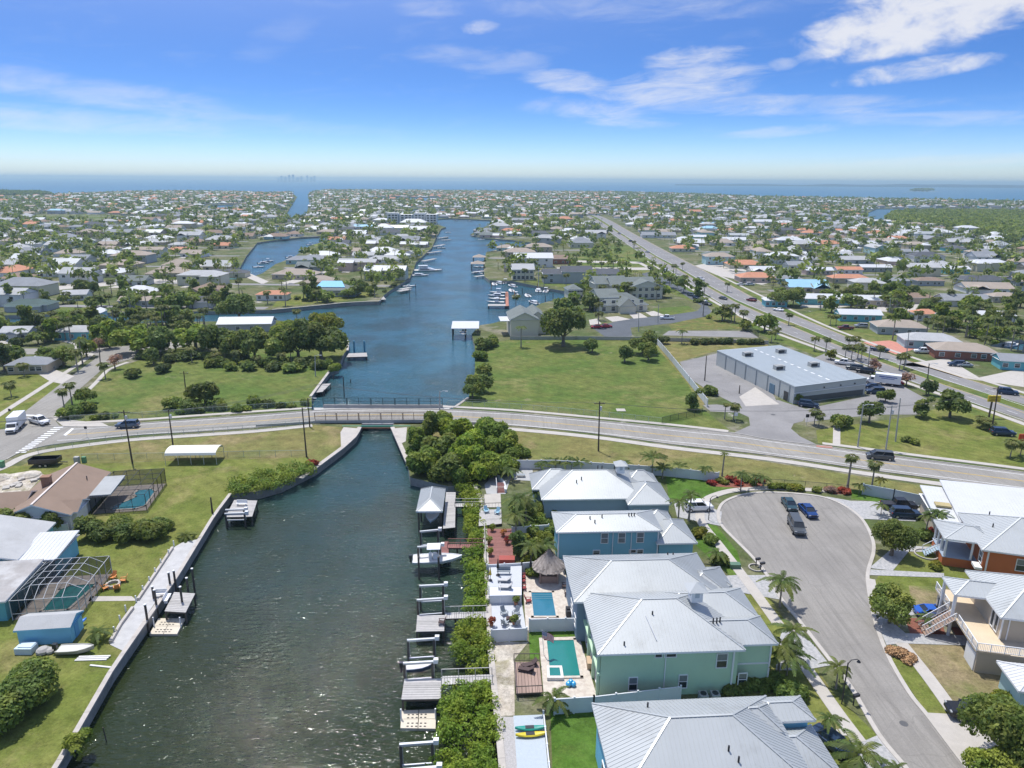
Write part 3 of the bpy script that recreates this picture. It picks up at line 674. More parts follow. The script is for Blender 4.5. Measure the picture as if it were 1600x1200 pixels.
def wall_volume(parent, v, wm, ov=.5, z0=0.0, name='wall', label=None):
 x0, y0, x1, y1, z, rise = v[:6]; typ = v[6] if len(v) > 6 else 'hip'; axis = v[7] if len(v) > 7 else None
 mb = MB(); mb.prism([(x0 + ov, y0 + ov), (x1 - ov, y0 + ov), (x1 - ov, y1 - ov), (x0 + ov, y1 - ov)], z0, z - .2)
 if typ == 'gable':
  ax = axis or ('x' if x1 - x0 >= y1 - y0 else 'y')
  if ax == 'x':
   ym = (y0 + y1) / 2; k = rise * (1 - ov / ((y1 - y0) / 2))
   for x in (x0 + ov, x1 - ov): mb.poly([(x, y0 + ov, z - .2), (x, y1 - ov, z - .2), (x, ym, z - .05 + rise)])
  else:
   xm = (x0 + x1) / 2
   for y in (y0 + ov, y1 - ov): mb.poly([(x0 + ov, y, z - .2), (x1 - ov, y, z - .2), (xm, y, z - .05 + rise)])
 return mb.build(name, wm, parent, label=label)
_win = {}
def window(parent, loc, w_=.9, h=1.5, rz=0.0, blind=.45, bars=1):
 k = (w_, h, blind, bars)
 if k not in _win:
  f = MB(); t = .09
  for sx in (-1, 1): f.box((sx * (w_ / 2 + t / 2), 0, 0), (t, .1, h + 2 * t))
  for sz in (-1, 1): f.box((0, 0, sz * (h / 2 + t / 2)), (w_, .1, t))
  for i in range(bars): f.box((0, -.005, (i + 1) * h / (bars + 1) - h / 2), (w_, .07, .06))
  p = MB(); p.box((0, .03, 0), (w_, .02, h), m=0)
  s = MB(); s.box((0, .012, h * (.5 - blind / 2)), (w_ - .02, .02, h * blind))
  _win[k] = (f.mesh('window', TRIM), p.mesh('pane', GLASS), s.mesh('blind', GLASS_L) if blind else None)
 f, p, s = _win[k]
 o = link('window', f, parent, loc, rz); link('pane', p, o)
 if s: link('blind', s, o)
 return o
def door(parent, loc, w_=1.0, h=2.1, rz=0, m=TRIM, name='door'):
 mb = MB(); mb.box((0, 0, h / 2), (w_, .12, h)); o = mb.build(name, m, parent); o.location = loc; o.rotation_euler = (0, 0, rz); return o
def house(name, label, A, ang, vols, rm, wm, ribs=0.0, cat='house', group=None, ov=.5, fascia=TRIM):
 t = thing(name, label, cat, (A[0], A[1], 0), rad(ang), group)
 for i, v in enumerate(vols):
  v = list(v); v[4] += .013 * i
  roof_volume(t, v, v[8] if len(v) > 8 and v[8] else rm, fascia, ribs if not (len(v) > 8 and v[8]) else 0.0)
  wall_volume(t, v, v[9] if len(v) > 9 else wm, ov)
 return t
def cupola(parent, x, y, z, s=1.5):
 c = MB(); c.box((x, y, z), (s * .72, s * .72, 1.5)); o = c.build('cupola', TRIM, parent)
 for dx, dy in ((0, -1), (0, 1), (1, 0), (-1, 0)):
  l = MB(); l.box((x + dx * s * .365, y + dy * s * .365, z + .15), (.5 if dx == 0 else .02, .5 if dy == 0 else .02, .6)); l.build('louvre', mat('louvre grey', (.45, .5, .52), .6), o)
 r = MB(); h = z + .75; e = s * .62; p = (x, y, h + .75)
 q = [(x - e, y - e, h), (x + e, y - e, h), (x + e, y + e, h), (x - e, y + e, h)]
 r.add(q + [p], [(0, 1, 4), (1, 2, 4), (2, 3, 4), (3, 0, 4), (3, 2, 1, 0)]); r.build('cupola_roof', R_METAL, o)
def vent(parent, spots):
 for (x, y, z) in spots:
  v = MB(); v.cyl((x, y, z - .2), .09, .65, 8); v.build('vent_pipe', DARK, parent)
# ---- row of metal roofed houses between canal and cul-de-sac
def nearA(px, py, z): p = P(px, py, z); return (p.x, p.y)
RB = .40
h1 = house('canal_house', 'one storey blue grey house with white metal roof and cupola beside the mangrove thicket', nearA(846, 781, 3.5), 2.8,
 [(0, 0, 17.6, 11.7, 3.5, 2.75), (-1.2, 4.5, 7.5, 11.5, 3.3, 2.3), (14.0, -2.0, 21.4, 6.4, 3.3, 2.1), (15.5, 6.5, 21.2, 11.0, 3.2, 1.6)], R_METAL, W_BLGR, RB)
cupola(h1, 14.2, 6.3, 6.3, 1.8); vent(h1, [(6.2, 3.2, 5.1), (7.1, 3.8, 5.4), (10.5, 7.5, 5.9), (11.2, 7.4, 5.9)])
for x in (15.6, 18.6): window(h1, (x, -1.55, 1.6), .9, 1.3)
door(h1, (20.95, 2.0, 0), 4.6, 2.2, rad(90), TRIM, 'garage_door')
h2 = house('canal_house', 'narrow two storey teal blue house with three upper windows, next to the thatched hut', nearA(869, 832, 5.8), 3.0,
 [(0, 0, 15.4, 6.6, 5.8, 1.15), (14.6, -.2, 20.6, 7.2, 3.8, 1.7), (14.0, 4.2, 18.4, 8.4, 4.6, 1.3)], R_METAL, W_TEAL, RB)
for x in (7.1, 9.6, 12.3): window(h2, (x, .45, 4.5), .95, 1.5, blind=.95)
for x, z, w_, h in ((6.0, 1.9, .9, 1.3), (12.4, 1.9, .8, 1.3), (11.3, 2.3, .9, .45)): window(h2, (x, .45, z), w_, h, bars=1 if h > 1 else 0, blind=.3 if h > 1 else 0)
vent(h2, [(5.2, 2.4, 6.6), (7.0, 2.6, 6.7), (5.8, 1.6, 6.4), (11.0, 2.8, 6.8), (11.4, 2.8, 6.8), (11.8, 2.8, 6.8)])
for x, y in ((.42, .42), (14.9, .42)): b = MB(); b.box((x, y, 2.8), (.16, .16, 5.5)); b.build('corner_trim', TRIM, h2)
h3 = house('canal_house', 'slate blue two storey house with grey ribbed roof by the tiki hut', nearA(897, 941, 5.8), 3.2,
 [(0, 0, 18.2, 10.9, 5.8, 2.3), (13.5, 1.0, 20.2, 8.2, 5.0, 1.7), (16.5, 5.6, 21.4, 10.4, 3.9, 1.2)], R_METAL_G, W_SLATE, RB)
window(h3, (.45, 1.6, 2.2), 1.1, 1.3, rad(-90)); window(h3, (.45, 4.5, 2.2), 1.6, 1.4, rad(-90)); window(h3, (.45, 7.5, 4.4), 1.1, 1.3, rad(-90))
vent(h3, [(13.8, 9.5, 6.3), (14.5, 9.4, 6.3)])
b = MB(); b.box((20.9, 8.0, 2.2), (.06, 3.6, 2.4)); b.build('garage_door', mat('dark garage door', (.10, .14, .18), .6), h3)
h4 = house('canal_house', 'large two storey seafoam green house with pale metal roof and cupola', nearA(934, 1023, 5.8), 3.4,
 [(0, 0, 16.0, 12.0, 5.8, 2.65), (8.5, .9, 20.0, 6.1, 5.76, 1.35), (8, 5.6, 19.9, 12.0, 5.72, 1.55)], R_METAL, W_SEA, RB)
cupola(h4, 12.3, 6.4, 8.7, 1.8)
vent(h4, [(3.0, .9, 6.2), (13.4, 3.2, 7.2), (13.8, 3.2, 7.2), (14.2, 3.3, 7.2), (6.8, 4.2, 7.6)])
for x, z, w_, h, bl in ((4.1, 1.6, .85, 1.6, .45), (9.6, 1.7, .85, 1.6, .45), (13.7, 4.2, 1.1, 1.7, .5), (16.2, 1.7, .85, 1.5, .4)): window(h4, (x, .45, z), w_, h, blind=bl)
for x, w_ in ((6.7, .7), (8.0, 1.2)): window(h4, (x, .45, 5.1), w_, .38, bars=0, blind=0)
b = MB(); b.box((14.95, .44, 2.7), (.18, .2, 5.4)); b.box((19.42, 1.34, 2.7), (.16, .16, 5.4)); b.box((17.2, 1.36, 3.0), (4.4, .1, .16)); b.build('corner_trim', TRIM, h4)
for y in (2.0, 5.0, 8.5): window(h4, (.45, y, 1.5), 1.8, 2.2, rad(-90), 0, 0)
for y in (2.2, 6.2, 9.6): window(h4, (.45, y, 4.3), 1.2, 1.4, rad(-90), .3)
for y in (.9, 3.7, 6.9, 10.6):
 b = MB(); b.box((.3, y, 2.7), (.3, .3, 5.4)); b.build('porch_post', W_SEA, h4)
b = MB(); b.box((.32, 5.9, 2.95), (.3, 11.0, .3)); b.build('porch_beam', W_SEA, h4)
b = MB(); b.tube([(6.6, 1.2, 6.45), (6.0, 4.0, 7.62)], .045, 6); b.build('lightning_wire', ALU, h4)
_a = P(925, 1101, 5.8)
h5 = house('canal_house', 'blue house with broad ribbed metal roof, nearest of the row by the canal', (_a.x + 11.4 * math.sin(rad(4)), _a.y - 11.4 * math.cos(rad(4))), 4.0,
 [(0, 0, 17.2, 11.6, 5.8, 3.1), (15.0, 8.2, 20.6, 11.5, 5.7, .8), (13.0, 3.0, 20.9, 9.4, 4.1, 1.75), (12.0, 6.2, 16.6, 9.9, 6.35, 1.2)], R_METAL, W_BLUE, RB)
vent(h5, [(10.2, 3.2, 7.6), (10.8, 2.4, 7.2), (4.8, 9.3, 7.1)])
for y in (2.5, 6.0, 9.5): window(h5, (.45, y, 4.3), 1.0, 1.4, rad(-90))
for y in (3.0, 7.0): window(h5, (.45, y, 1.6), 1.6, 2.0, rad(-90), 0)
for h_, x, y in ((h4, 11.6, -.6), (h4, 12.9, -.6), (h2, 2.5, -.7), (h2, 3.8, -.7), (h1, 4.0, -.6)):
 b = MB(); b.box((x, y, .5), (.9, .9, .9)); o = b.build('air_conditioner', mat('unit grey', (.38, .38, .36), .6), h_); b = MB(); b.cyl((x, y, .96), .34, .05, 10); b.build('fan_grille', DARK, o)
for h_, x, z in ((h4, 7.5, 5.5), (h2, 8.3, 5.5), (h2, 11.0, 5.5)):
 b = MB(); b.box((x, .42, z / 2), (.1, .1, z)); b.build('downpipe', TRIM, h_)
# ---- houses across the cul-de-sac
r0 = house('side_house', 'low house under a broad flat looking white metal roof beside the road wall', nearA(1467, 813, 4), -16,
 [(0, 0, 9.5, 12.0, 3.5, 1.3, 'flat'), (3.2, .6, 26, 13.4, 3.9, 1.7, 'flat')], R_WHITE, W_BEIGE, .5)
b = MB(); b.box((1.9, 5.6, 4.3), (2.2, 1.5, .3)); b.build('skylight', mat('amber skylight', (.45, .36, .16), .4), r0)
r1 = house('side_house', 'orange sided house with pale metal roof and columned front porch', nearA(1535, 859, 4.5), -17,
 [(0, 0, 17, 12.2, 4.5, 3.0)], R_METAL, W_ORANGE, .45)
roof_volume(r1, (-4.2, 2.2, 3.4, 8.6, 4.44, 1.05), R_METAL, ribs=.45)
b = MB(); b.prism([(-3.9, 2.5), (.5, 2.5), (.5, 8.3), (-3.9, 8.3)], 0, 1.35); b.build('porch_base', W_ORANGE, r1)
b = MB(); b.prism([(-3.95, 2.45), (.5, 2.45), (.5, 8.35), (-3.95, 8.35)], 1.36, 1.46); b.build('porch_floor', mat('porch floor grey blue', (.30, .36, .44), .7), r1)
for x, y in ((-3.7, 2.7), (-3.7, 4.6), (-3.7, 6.4), (-3.7, 8.1), (-.3, 2.7)):
 b = MB(); b.cyl((x, y, 1.46), .17, 2.8, 10); b.build('column', TRIM, r1)
st = MB()
for i in range(6): st.box((-4.1 - .28 * i, 5.4, 1.3 - .22 * i), (.3, 1.7, .12))
st.build('stair', W_BLGR, r1)
b = MB()
for y in (4.5, 6.3): b.bar((-3.95, y, 2.35), (-5.6, y, 1.0), .08, .08); b.bar((-5.6, y, 0), (-5.6, y, 1.05), .08, .08)
b.build('stair_rail', TRIM, r1)
window(r1, (5.2, .45, 2.7), 1.2, 1.7); window(r1, (10, .45, 2.7), 1.2, 1.7); window(r1, (.45, 1.4, 2.8), 1.2, 1.6, rad(-90))
b = MB(); b.box((-.05, .7, 1.6), (.9, 1.7, .35)); b.build('bay_sill', TRIM, r1)
b = MB(); b.box((1.0, .42, 2.1), (.2, .12, 4.1)); b.build('corner_trim', TRIM, r1)
cupola(r1, 8.5, 7.2, 7.6, 2.4)
vent(r1, [(2.6, 5.4, 5.9), (3.3, 9.5, 6.0)])
r2 = house('side_house', 'beige raised house with pale metal roof, white balcony and outside stair', nearA(1564, 965, 6), -12,
 [(0, 0, 15, 10.6, 6.0, 2.9)], R_METAL, W_BEIGE, .45)
roof_volume(r2, (-3.4, 4.1, 4.0, 8.4, 5.95, 1.0), R_METAL, ribs=.45)
def rail(parent, p, q, h=1.0, m=TRIM, name='railing', step=.18, base=0.0):
 p, q = Vector(p), Vector(q); d = q - p; L = d.length; b = MB()
 b.bar(p + Vector((0, 0, h)), q + Vector((0, 0, h)), .08, .07); b.bar(p + Vector((0, 0, .1)), q + Vector((0, 0, .1)), .05, .05)
 n = max(2, int(L / step))
 for i in range(n + 1):
  a = p + d * (i / n); w_ = .09 if i % 8 == 0 else .03; b.bar(a, a + Vector((0, 0, h)), w_, w_)
 return b.build(name, m, parent)
b = MB(); b.prism([(-3.0, -2.6), (.5, -2.6), (.5, 10.6), (-3.0, 10.6)], 2.75, 2.95); b.build('balcony_floor', mat('pale timber', (.62, .50, .34), .8), r2)
b = MB(); b.prism([(-2.7, -2.4), (15, -2.4), (15, .5), (-2.7, .5)], 0, 2.74); b.prism([(-2.7, 6.6), (.4, 6.6), (.4, 10.4), (-2.7, 10.4)], 0, 2.74); b.build('lower_wall', W_BEIGE, r2)
b = MB(); b.box((-2.75, -.9, 1.15), (.1, 2.5, 2.2)); b.build('garage_door', TRIM, r2)
b = MB(); b.box((-2.76, 8.4, 1.1), (.1, 2.6, 2.1)); b.build('garage_door', mat('shadowed garage opening', (.05, .06, .07), .8), r2)  # dark panel, not a door: shade of an open garage put into colour
rail(r2, (-3.0, -2.6, 2.95), (-3.0, 3.0, 2.95)); rail(r2, (-3.0, 6.0, 2.95), (-3.0, 10.6, 2.95)); rail(r2, (-3.0, -2.55, 2.95), (15, -2.55, 2.95))
for y in (4.5, 8.0):
 b = MB(); b.cyl((-3.1, y, 0), .2, 5.8, 12); b.build('column', TRIM, r2)
st = MB()
for i in range(11): st.box((-3.2 - .27 * i, 4.6, 2.75 - .25 * i), (.32, 2.2, .07))
st.build('stair', mat('stair timber', (.34, .22, .15), .8), r2)
rail(r2, (-3.1, 5.8, 2.9), (-6.1, 5.8, .1)); rail(r2, (-3.1, 3.4, 2.9), (-6.1, 3.4, .1)); rail(r2, (-3.1, 4.6, 2.8), (-6.1, 4.6, .0), .9)
for y in (1.6, 2.6): window(r2, (.44, y, 4.3), .7, 2.0, rad(-90), 0, 0)
b = MB(); b.box((1.2, .43, 4.3), (.12, .1, 2.8)); b.box((.5, .43, 4.3), (.14, .14, 2.8)); b.build('corner_trim', TRIM, r2)
r3 = house('side_house', 'small white roofed corner of a house at the edge of the brown lawn', nearA(1592, 1080, 3), -10, [(0, 0, 12, 5, 3, 1.2)], R_WHITE, W_PTURQ, .45)
# ---- west bank houses (left of the near canal)
l1 = house('bank_house', 'brown shingled house with crossing gables, chimney and white walls by the carport lawn', nearA(114, 801, 3.05), 10,
 [(-10.7, -.8, 0, 16.6, 3.05, 2.1, 'gable', 'y'), (-4, .2, .6, 5.2, 3.0, 1.1, 'gable', 'x'), (-20, 1.0, -8, 10.0, 3.02, 1.9, 'gable', 'x')], R_BROWN, W_WHITE, 0, ov=.45)
b = MB(); b.bar((-5.35, -.82, 5.2), (-5.35, 16.62, 5.2), .32, .12); b.build('ridge_cap', mat('pale ridge tiles', (.66, .58, .52), .8), l1)
b = MB(); b.box((-6.9, 8.4, 5.2), (1.3, 1.0, 1.8)); b.box((-6.9, 8.4, 6.15), (1.5, 1.2, .14)); b.build('chimney', mat('chimney brick', (.30, .17, .11), .9, var=.2, vscale=4), l1)
vent(l1, [(-2.0, 11.5, 4.1)]); window(l1, (-3.0, -.42, 1.6), 1.2, 1.1); window(l1, (-7.6, -.42, 1.6), 1.2, 1.1)
roof_volume(l1, (.1, 6.2, 3.4, 13.6, 3.14, .3, 'flat'), mat('patio roof panels', (.36, .37, .36), .7, .1, var=.15, vscale=.5, dirt=.3), ALU, .9)
def cage(parent_label, name, c, ang, L, W, h, nx, ny, dome, fm, group=None, tint=.30):
 """screened pool enclosure: frame bars and thin dark mesh panels"""
 t = thing(name, parent_label, 'pool enclosure', (c[0], c[1], 0), rad(ang), group)
 def top(x, y):
  e = min(x, L - x, y, W - y); return h + min(e, 1.8) / 1.8 * dome
 fb = MB(); xs = [L * i / nx for i in range(nx + 1)]; ys = [W * i / ny for i in range(ny + 1)]
 inx = [0] + [1.8 + (L - 3.6) * i / (nx - 2) for i in range(nx - 1)] + [L] if dome else xs
 iny = [0] + [1.8 + (W - 3.6) * i / (ny - 2) for i in range(ny - 1)] + [W] if dome else ys
 for i, x in enumerate(inx):
  for a, b in zip(iny[:-1], iny[1:]): fb.bar((x, a, top(x, a)), (x, b, top(x, b)), .06, .06)
 for y in iny:
  for a, b in zip(inx[:-1], inx[1:]): fb.bar((a, y, top(a, y)), (b, y, top(b, y)), .06, .06)
 for x in inx:
  for y in (0, W): fb.bar((x, y, 0), (x, y, h), .06, .06)
 for y in iny:
  for x in (0, L): fb.bar((x, y, 0), (x, y, h), .09, .09)
 for z in (.9,):
  fb.bar((0, 0, z), (L, 0, z), .06, .06); fb.bar((L, 0, z), (L, W, z), .06, .06)
 fb.build('frame', fm, t)
 me = screen_mat(tint)
 def panel(q): MB().poly(q).build('screen', me, t)
 for a, b in zip(inx[:-1], inx[1:]):
  for c_, d in zip(iny[:-1], iny[1:]): panel([(a, c_, top(a, c_)), (b, c_, top(b, c_)), (b, d, top(b, d)), (a, d, top(a, d))])
 for y in (0, W):
  for a, b in zip(inx[:-1], inx[1:]): panel([(a, y, 0), (b, y, 0), (b, y, h), (a, y, h)])
 for x in (0, L):
  for a, b in zip(iny[:-1], iny[1:]): panel([(x, a, 0), (x, b, 0), (x, b, h), (x, a, h)])
 return t
_scr = {}
def screen_mat(t):
 if t in _scr: return _scr[t]
 M = bpy.data.materials.new('insect screen'); M.use_nodes = True; n = NT(M.node_tree)
 d = n.n('ShaderNodeBsdfDiffuse', {'Color': (.02, .022, .025, 1)}); tr = n.n('ShaderNodeBsdfTransparent')
 mx = n.n('ShaderNodeMixShader', {0: t, 1: tr.outputs[0], 2: d.outputs[0]}); n.n('ShaderNodeOutputMaterial', {'Surface': mx.outputs[0]}); _scr[t] = M; return M
M_POOL = mat('pool water', (.04, .27, .33), .06, var=.08, vscale=.6, bump=.12, bscale=2.5, spec=.6)
M_POOLG = mat('green pool water', (.025, .20, .18), .06, var=.1, vscale=.5, bump=.15, bscale=2.5, spec=.6)
M_DECKST = mat('travertine paving', (.58, .52, .44), .8, var=.14, vscale=1.6, col2=(.50, .43, .36), c2scale=1.5)
def pool(name, label, loc, ang, poly, wm, deck=None, coping=M_DECKST, wz=.03, depth=.2):
 t = thing(name, label, 'pool', (loc[0], loc[1], 0), rad(ang))
 MB().poly([(x, y, .10) for x, y in poly]).build('pool_water', wm, t)
 c = MB(); n = len(poly); cx = sum(p[0] for p in poly) / n; cy = sum(p[1] for p in poly) / n
 for i in range(n):
  a, b = Vector((*poly[i], .09)), Vector((*poly[(i + 1) % n], .09)); d = (b - a).normalized() * .17; c.bar(a - d, b + d, .34, .16)
 c.build('coping', coping, t); return t
c1 = l1.location + Matrix.Rotation(rad(10), 3, 'Z') @ Vector((.3, 5.6, 0)); cag1 = cage('dark screened pool enclosure on the east side of the brown roofed house', 'pool_enclosure', (c1.x, c1.y), 10, 8.6, 11.3, 3.0, 4, 5, 0, mat('bronze frame', (.04, .04, .045), .5), tint=.36)
pool('swimming_pool', 'freeform turquoise pool inside the dark screen enclosure', (c1.x, c1.y), 10, [(2.6, 1.0), (6.4, .8), (7.8, 1.8), (7.8, 7.6), (6.9, 9.0), (4.6, 8.8), (4.2, 7.4), (5.0, 6.0), (4.5, 4.9), (3.6, 3.8), (2.4, 2.4)], M_POOL)
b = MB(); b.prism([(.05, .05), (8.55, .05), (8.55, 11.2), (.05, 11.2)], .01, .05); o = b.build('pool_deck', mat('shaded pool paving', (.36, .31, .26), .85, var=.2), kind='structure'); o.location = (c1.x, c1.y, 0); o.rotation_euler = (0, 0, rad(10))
l2 = house('bank_house', 'low grey roofed house with bright white metal patio roof beside the framed pool cage', nearA(62, 880, 3.2), 8,
 [(-19, 1.2, -3.4, 12.5, 3.3, 1.8, 'gable', 'y'), (-17, -9.0, .1, 1.0, 3.0, .3, 'flat', None, R_BUILT)], R_LGREY, W_TURQ, 0, ov=.4)
roof_volume(l2, (-3.9, 1.1, 1.5, 8.8, 3.05, .5, 'flat'), R_WHITE, TRIM, .55)
b = MB(); b.prism([(-3, 1.6), (1.1, 1.6), (1.1, 8.4), (-3, 8.4)], 0, 2.75); b.build('patio_wall', W_BLUE, l2)
c2 = l2.location + Matrix.Rotation(rad(8), 3, 'Z') @ Vector((.3, -8.6, 0)); cag2 = cage('white framed pool enclosure with raised roof bays beside the blue shed', 'pool_enclosure', (c2.x, c2.y), 8, 8.0, 10.2, 2.8, 6, 6, 1.0, mat('pale cage frame', (.50, .51, .51), .5), tint=.45)
pool('swimming_pool', 'rectangular green pool under the white framed enclosure', (c2.x, c2.y), 8, [(2.6, 1.4), (5.9, 1.4), (6.9, 6.6), (6.9, 7.6), (3.6, 7.6), (2.6, 6.6)], M_POOLG)
b = MB(); b.prism([(.05, .05), (7.9, .05), (7.9, 10.1), (.05, 10.1)], .01, .05); o = b.build('pool_deck', mat('pool brick paving', (.44, .38, .32), .85, var=.2), kind='structure'); o.location = (c2.x, c2.y, 0); o.rotation_euler = (0, 0, rad(8))
_s = P(20, 986, 2.3)
shed = house('garden_shed', 'bright blue garden shed with low grey shingle roof by the seawall walk', (_s.x, _s.y), 7, [(0, 0, 6.4, 3.6, 2.3, .75, 'gable', 'x')], R_LGREY, W_BLUE, 0, cat='shed', ov=.25, fascia=W_BLUE)
door(shed, (6.16, 1.7, 0), .9, 1.9, rad(90), mat('shed door', (.12, .36, .62), .7))
cp = P(259, 727, 0); cpt = thing('carport', 'white barrel roofed metal carport standing alone on the lawn', 'carport', (cp.x, cp.y, 0), rad(3))
Lc, Wc = 9.8, 4.4; rb = MB(); N = 9; secs = []
for x in (0, Lc):
 secs.append([Vector((x, Wc / 2 - math.cos(math.pi * i / (N - 1)) * Wc / 2, 2.0 + math.sin(math.pi * i / (N - 1)) ** .8 * .95)) for i in range(N)])
for i in range(N - 1): rb.poly([secs[0][i], secs[1][i], secs[1][i + 1], secs[0][i + 1]])
rb.build('carport_roof', mat('cream sheet metal', (.80, .77, .68), .6, .0, var=.06, vscale=.7, dirt=.15), cpt)
for i in range(5):
 for y in (.03, Wc - .03):
  b = MB(); b.box((Lc * i / 4, y, 1.0), (.08, .08, 2.0)); b.build('post', ALU, cpt)
# ---- commercial building
cpx = [(1242, 605), (1355, 591), (1219, 540), (1120, 548)]
CB = [P(x, y, 4.5) for x, y in cpx]; cc = sum(CB, Vector()) / 4
com = thing('commercial_building', 'long low grey commercial building with flat pale metal roof and rooftop units', 'building', (cc.x, cc.y, 0), 0)
loc = [p - cc for p in CB]
W_COM = mat('grey metal cladding', (.48, .50, .47), .6, .1, var=.05, vscale=.3)
b = MB(); b.prism([(p.x * .995, p.y * .995) for p in loc], 0, 4.4); b.build('wall', W_COM, com)
b = MB(); b.prism([(p.x, p.y) for p in loc], 4.41, 4.65); rf = b.build('roof', mat('pale blue grey roof sheet', (.44, .48, .48), .45, .3, var=.05, vscale=.2, dirt=.1), com)
sb = MB(); A_, B_, C_, D_ = loc
for i in range(1, 40):
 t = i / 40; p, q = A_.lerp(D_, t), B_.lerp(C_, t); sb.bar((p.x, p.y, 4.67), (q.x, q.y, 4.67), .1, .05)
sb.build('seams', mat('pale blue grey roof sheet'), rf, kind='stuff')
for j in range(12):
 t = .06 + j * .078; p, q = A_.lerp(D_, t), B_.lerp(C_, t); m_ = p.lerp(q, .52); b = MB(); b.box((m_.x, m_.y, 4.7), (.45, 1.5, .06), rz=rad(14)); b.build('skylight', TRIM, rf)
for (px, py) in ((1271, 572), (1220, 551), (1217, 577), (1168, 556)):
 p = P(px, py, 4.7) - cc; b = MB(); b.box((p.x, p.y, 5.25), (2.6, 1.9, 1.2), rz=rad(14)); b.box((p.x, p.y, 5.9), (1.5, 1.2, .12), rz=rad(14)); u = b.build('air_conditioner', mat('unit grey', (.38, .38, .36), .6), com)
 b = MB(); b.box((p.x - .2, p.y - 1.0, 5.25), (2.0, .06, .8), rz=rad(14)); b.build('grille', DARK, u)
b = MB(); n_ = (B_ - A_).normalized(); nn_ = Vector((n_.y, -n_.x, 0))
p, q = A_.lerp(B_, .12) * .995 + nn_ * .06, A_.lerp(B_, .97) * .995 + nn_ * .06; b.bar((p.x, p.y, 1.0), (q.x, q.y, 0.8), .12, 1.4); b.build('plinth_band', mat('dark plinth', (.10, .105, .10), .7), com)
b = MB(); b.bar(Vector((A_.x, A_.y, 2.9)) + nn_ * .06, Vector((B_.x, B_.y, 2.9)) + nn_ * .06, .1, .12); b.build('band', TRIM, com)
e = (D_ - A_).normalized(); ne = Vector((-e.y, e.x, 0))
for t in (.05, .16, .3, .44, .58, .72, .86):
 p = A_.lerp(D_, t) * .995 + ne * .06; b = MB(); b.box((p.x, p.y, 2.2), (.12, .3, 4.4), rz=math.atan2(e.y, e.x) - rad(90)); b.build('downpipe', mat('downpipe grey', (.25, .28, .28), .6), com)
p = A_.lerp(D_, .08) * .995 + ne * .07; door(com, (p.x, p.y, 0), 1.8, 2.4, math.atan2(e.y, e.x), mat('dark door', (.05, .05, .05), .5))
p = A_.lerp(D_, .24) * .995 + ne * .07; door(com, (p.x, p.y, 0), 2.4, 2.6, math.atan2(e.y, e.x), mat('blue grey door', (.10, .18, .24), .5))
for t in (.4, .63, .83):
 p = A_.lerp(B_, t) * .995 + nn_ * .1; b = MB(); b.box((p.x, p.y, 3.5), (.3, .3, .3)); b.build('wall_lamp', DARK, com)
# ---- condominiums and the mid distance houses
USED = []; LAND = []
def short(s):
 out = []
 for k in s.split():
  if k in ('in', 'on', 'at', 'by', 'behind', 'beside', 'with', 'next', 'facing', 'among', 'between', 'off', 'near', 'above', 'beyond', 'left', 'right'): break
  out.append(k)
 return ' '.join(out[:6])
def mid(px, py, wpx, roof, wall, typ, label, ang=3, dr=.62, h=2.8, pitch=.38, name='bungalow', wings=(), cat='house', group=None, nwin=4, ribs=0, axis=None, dm=None):
 g = P(px, py, 0); s = depth(g) / FPX; L = wpx * s; W = dm if dm else min(max(L * dr, 8), 16)
 ca, sa = math.cos(rad(ang)), math.sin(rad(ang)); A = (g.x - ca * L / 2, g.y - sa * L / 2)
 ax = axis or ('x' if L >= W else 'y'); span = W if ax == 'x' else L
 vols = [(0, 0, L, W, h, span / 2 * pitch, typ, axis)] + [(a * L, b_ * W, c * L, d * W, h * e, min(c * L - a * L, d * W - b_ * W) / 2 * pitch, ty) for a, b_, c, d, e, ty in wings]
 t = house(name, label, A, ang, vols, roof, wall, ribs, cat, group, ov=.45)
 for i in range(nwin):
  x = L * (i + .6 + .15 * ((i * 7) % 3)) / (nwin + .6)
  if L > 6: window(t, (x, .4, 1.5), 1.4, 1.2, 0, .3)
 if h > 4:
  for i in range(nwin): window(t, (L * (i + .7) / (nwin + .5), .4, h - 1.3), 1.3, 1.3, 0, .3)
 USED.append((g.x - sa * W / 2, g.y + W / 2, max(L, W) * .62)); LAND.append((g.x, g.y + W / 2, short(label)))
 return t
mid(22, 532, 46, R_LGREY, W_GREY, 'gable', 'grey white gabled house by the driveway at the left street corner', 5, .7, wings=[(.3, -.25, .75, .4, .96, 'gable')])
mid(121, 532, 74, R_LGREY, W_TURQ, 'hip', 'turquoise walled house with grey roof facing the street bend', 6, .5, 3.0)
mid(146, 503, 24, R_WHITE, W_PTURQ, 'gable', 'small white roofed boat shelter behind the turquoise house', 8, .8, 3.4, name='boat_shelter', nwin=0)
mid(42, 585, 62, R_GREY, W_BEIGE, 'hip', 'dark grey roofed house with white carport beside the left side street', 8, .6)
mid(64, 577, 42, R_WHITE, W_BEIGE, 'flat', 'white flat carport in front of the dark grey roofed house', 8, .4, 2.6, name='carport', cat='carport', nwin=0, pitch=.05)
mid(382, 519, 84, R_WHITE, W_GREY, 'gable', 'long white roofed house behind the oak clump on the point', 6, .5, 3.0)
mid(40, 487, 68, R_DGREEN, W_GREY, 'hip', 'dark green roofed house with black screened porch on the north canal bank', 4, .55, wings=[(.1, -.2, .9, .4, .9, 'flat')])
mid(116, 470, 38, R_LGREY, W_WHITE, 'gable', 'white gabled house beside the dark green roofed one', 12, .8)
mid(216, 480, 62, R_TAN, W_GREY, 'gable', 'long tan roofed bungalow on the north bank of the side canal', 5, .42)
mid(326, 480, 58, R_DARK, W_WHITE, 'gable', 'house with black solar roof and canal side porch', 5, .5, wings=[(-.05, -.3, .7, .3, .92, 'flat')])
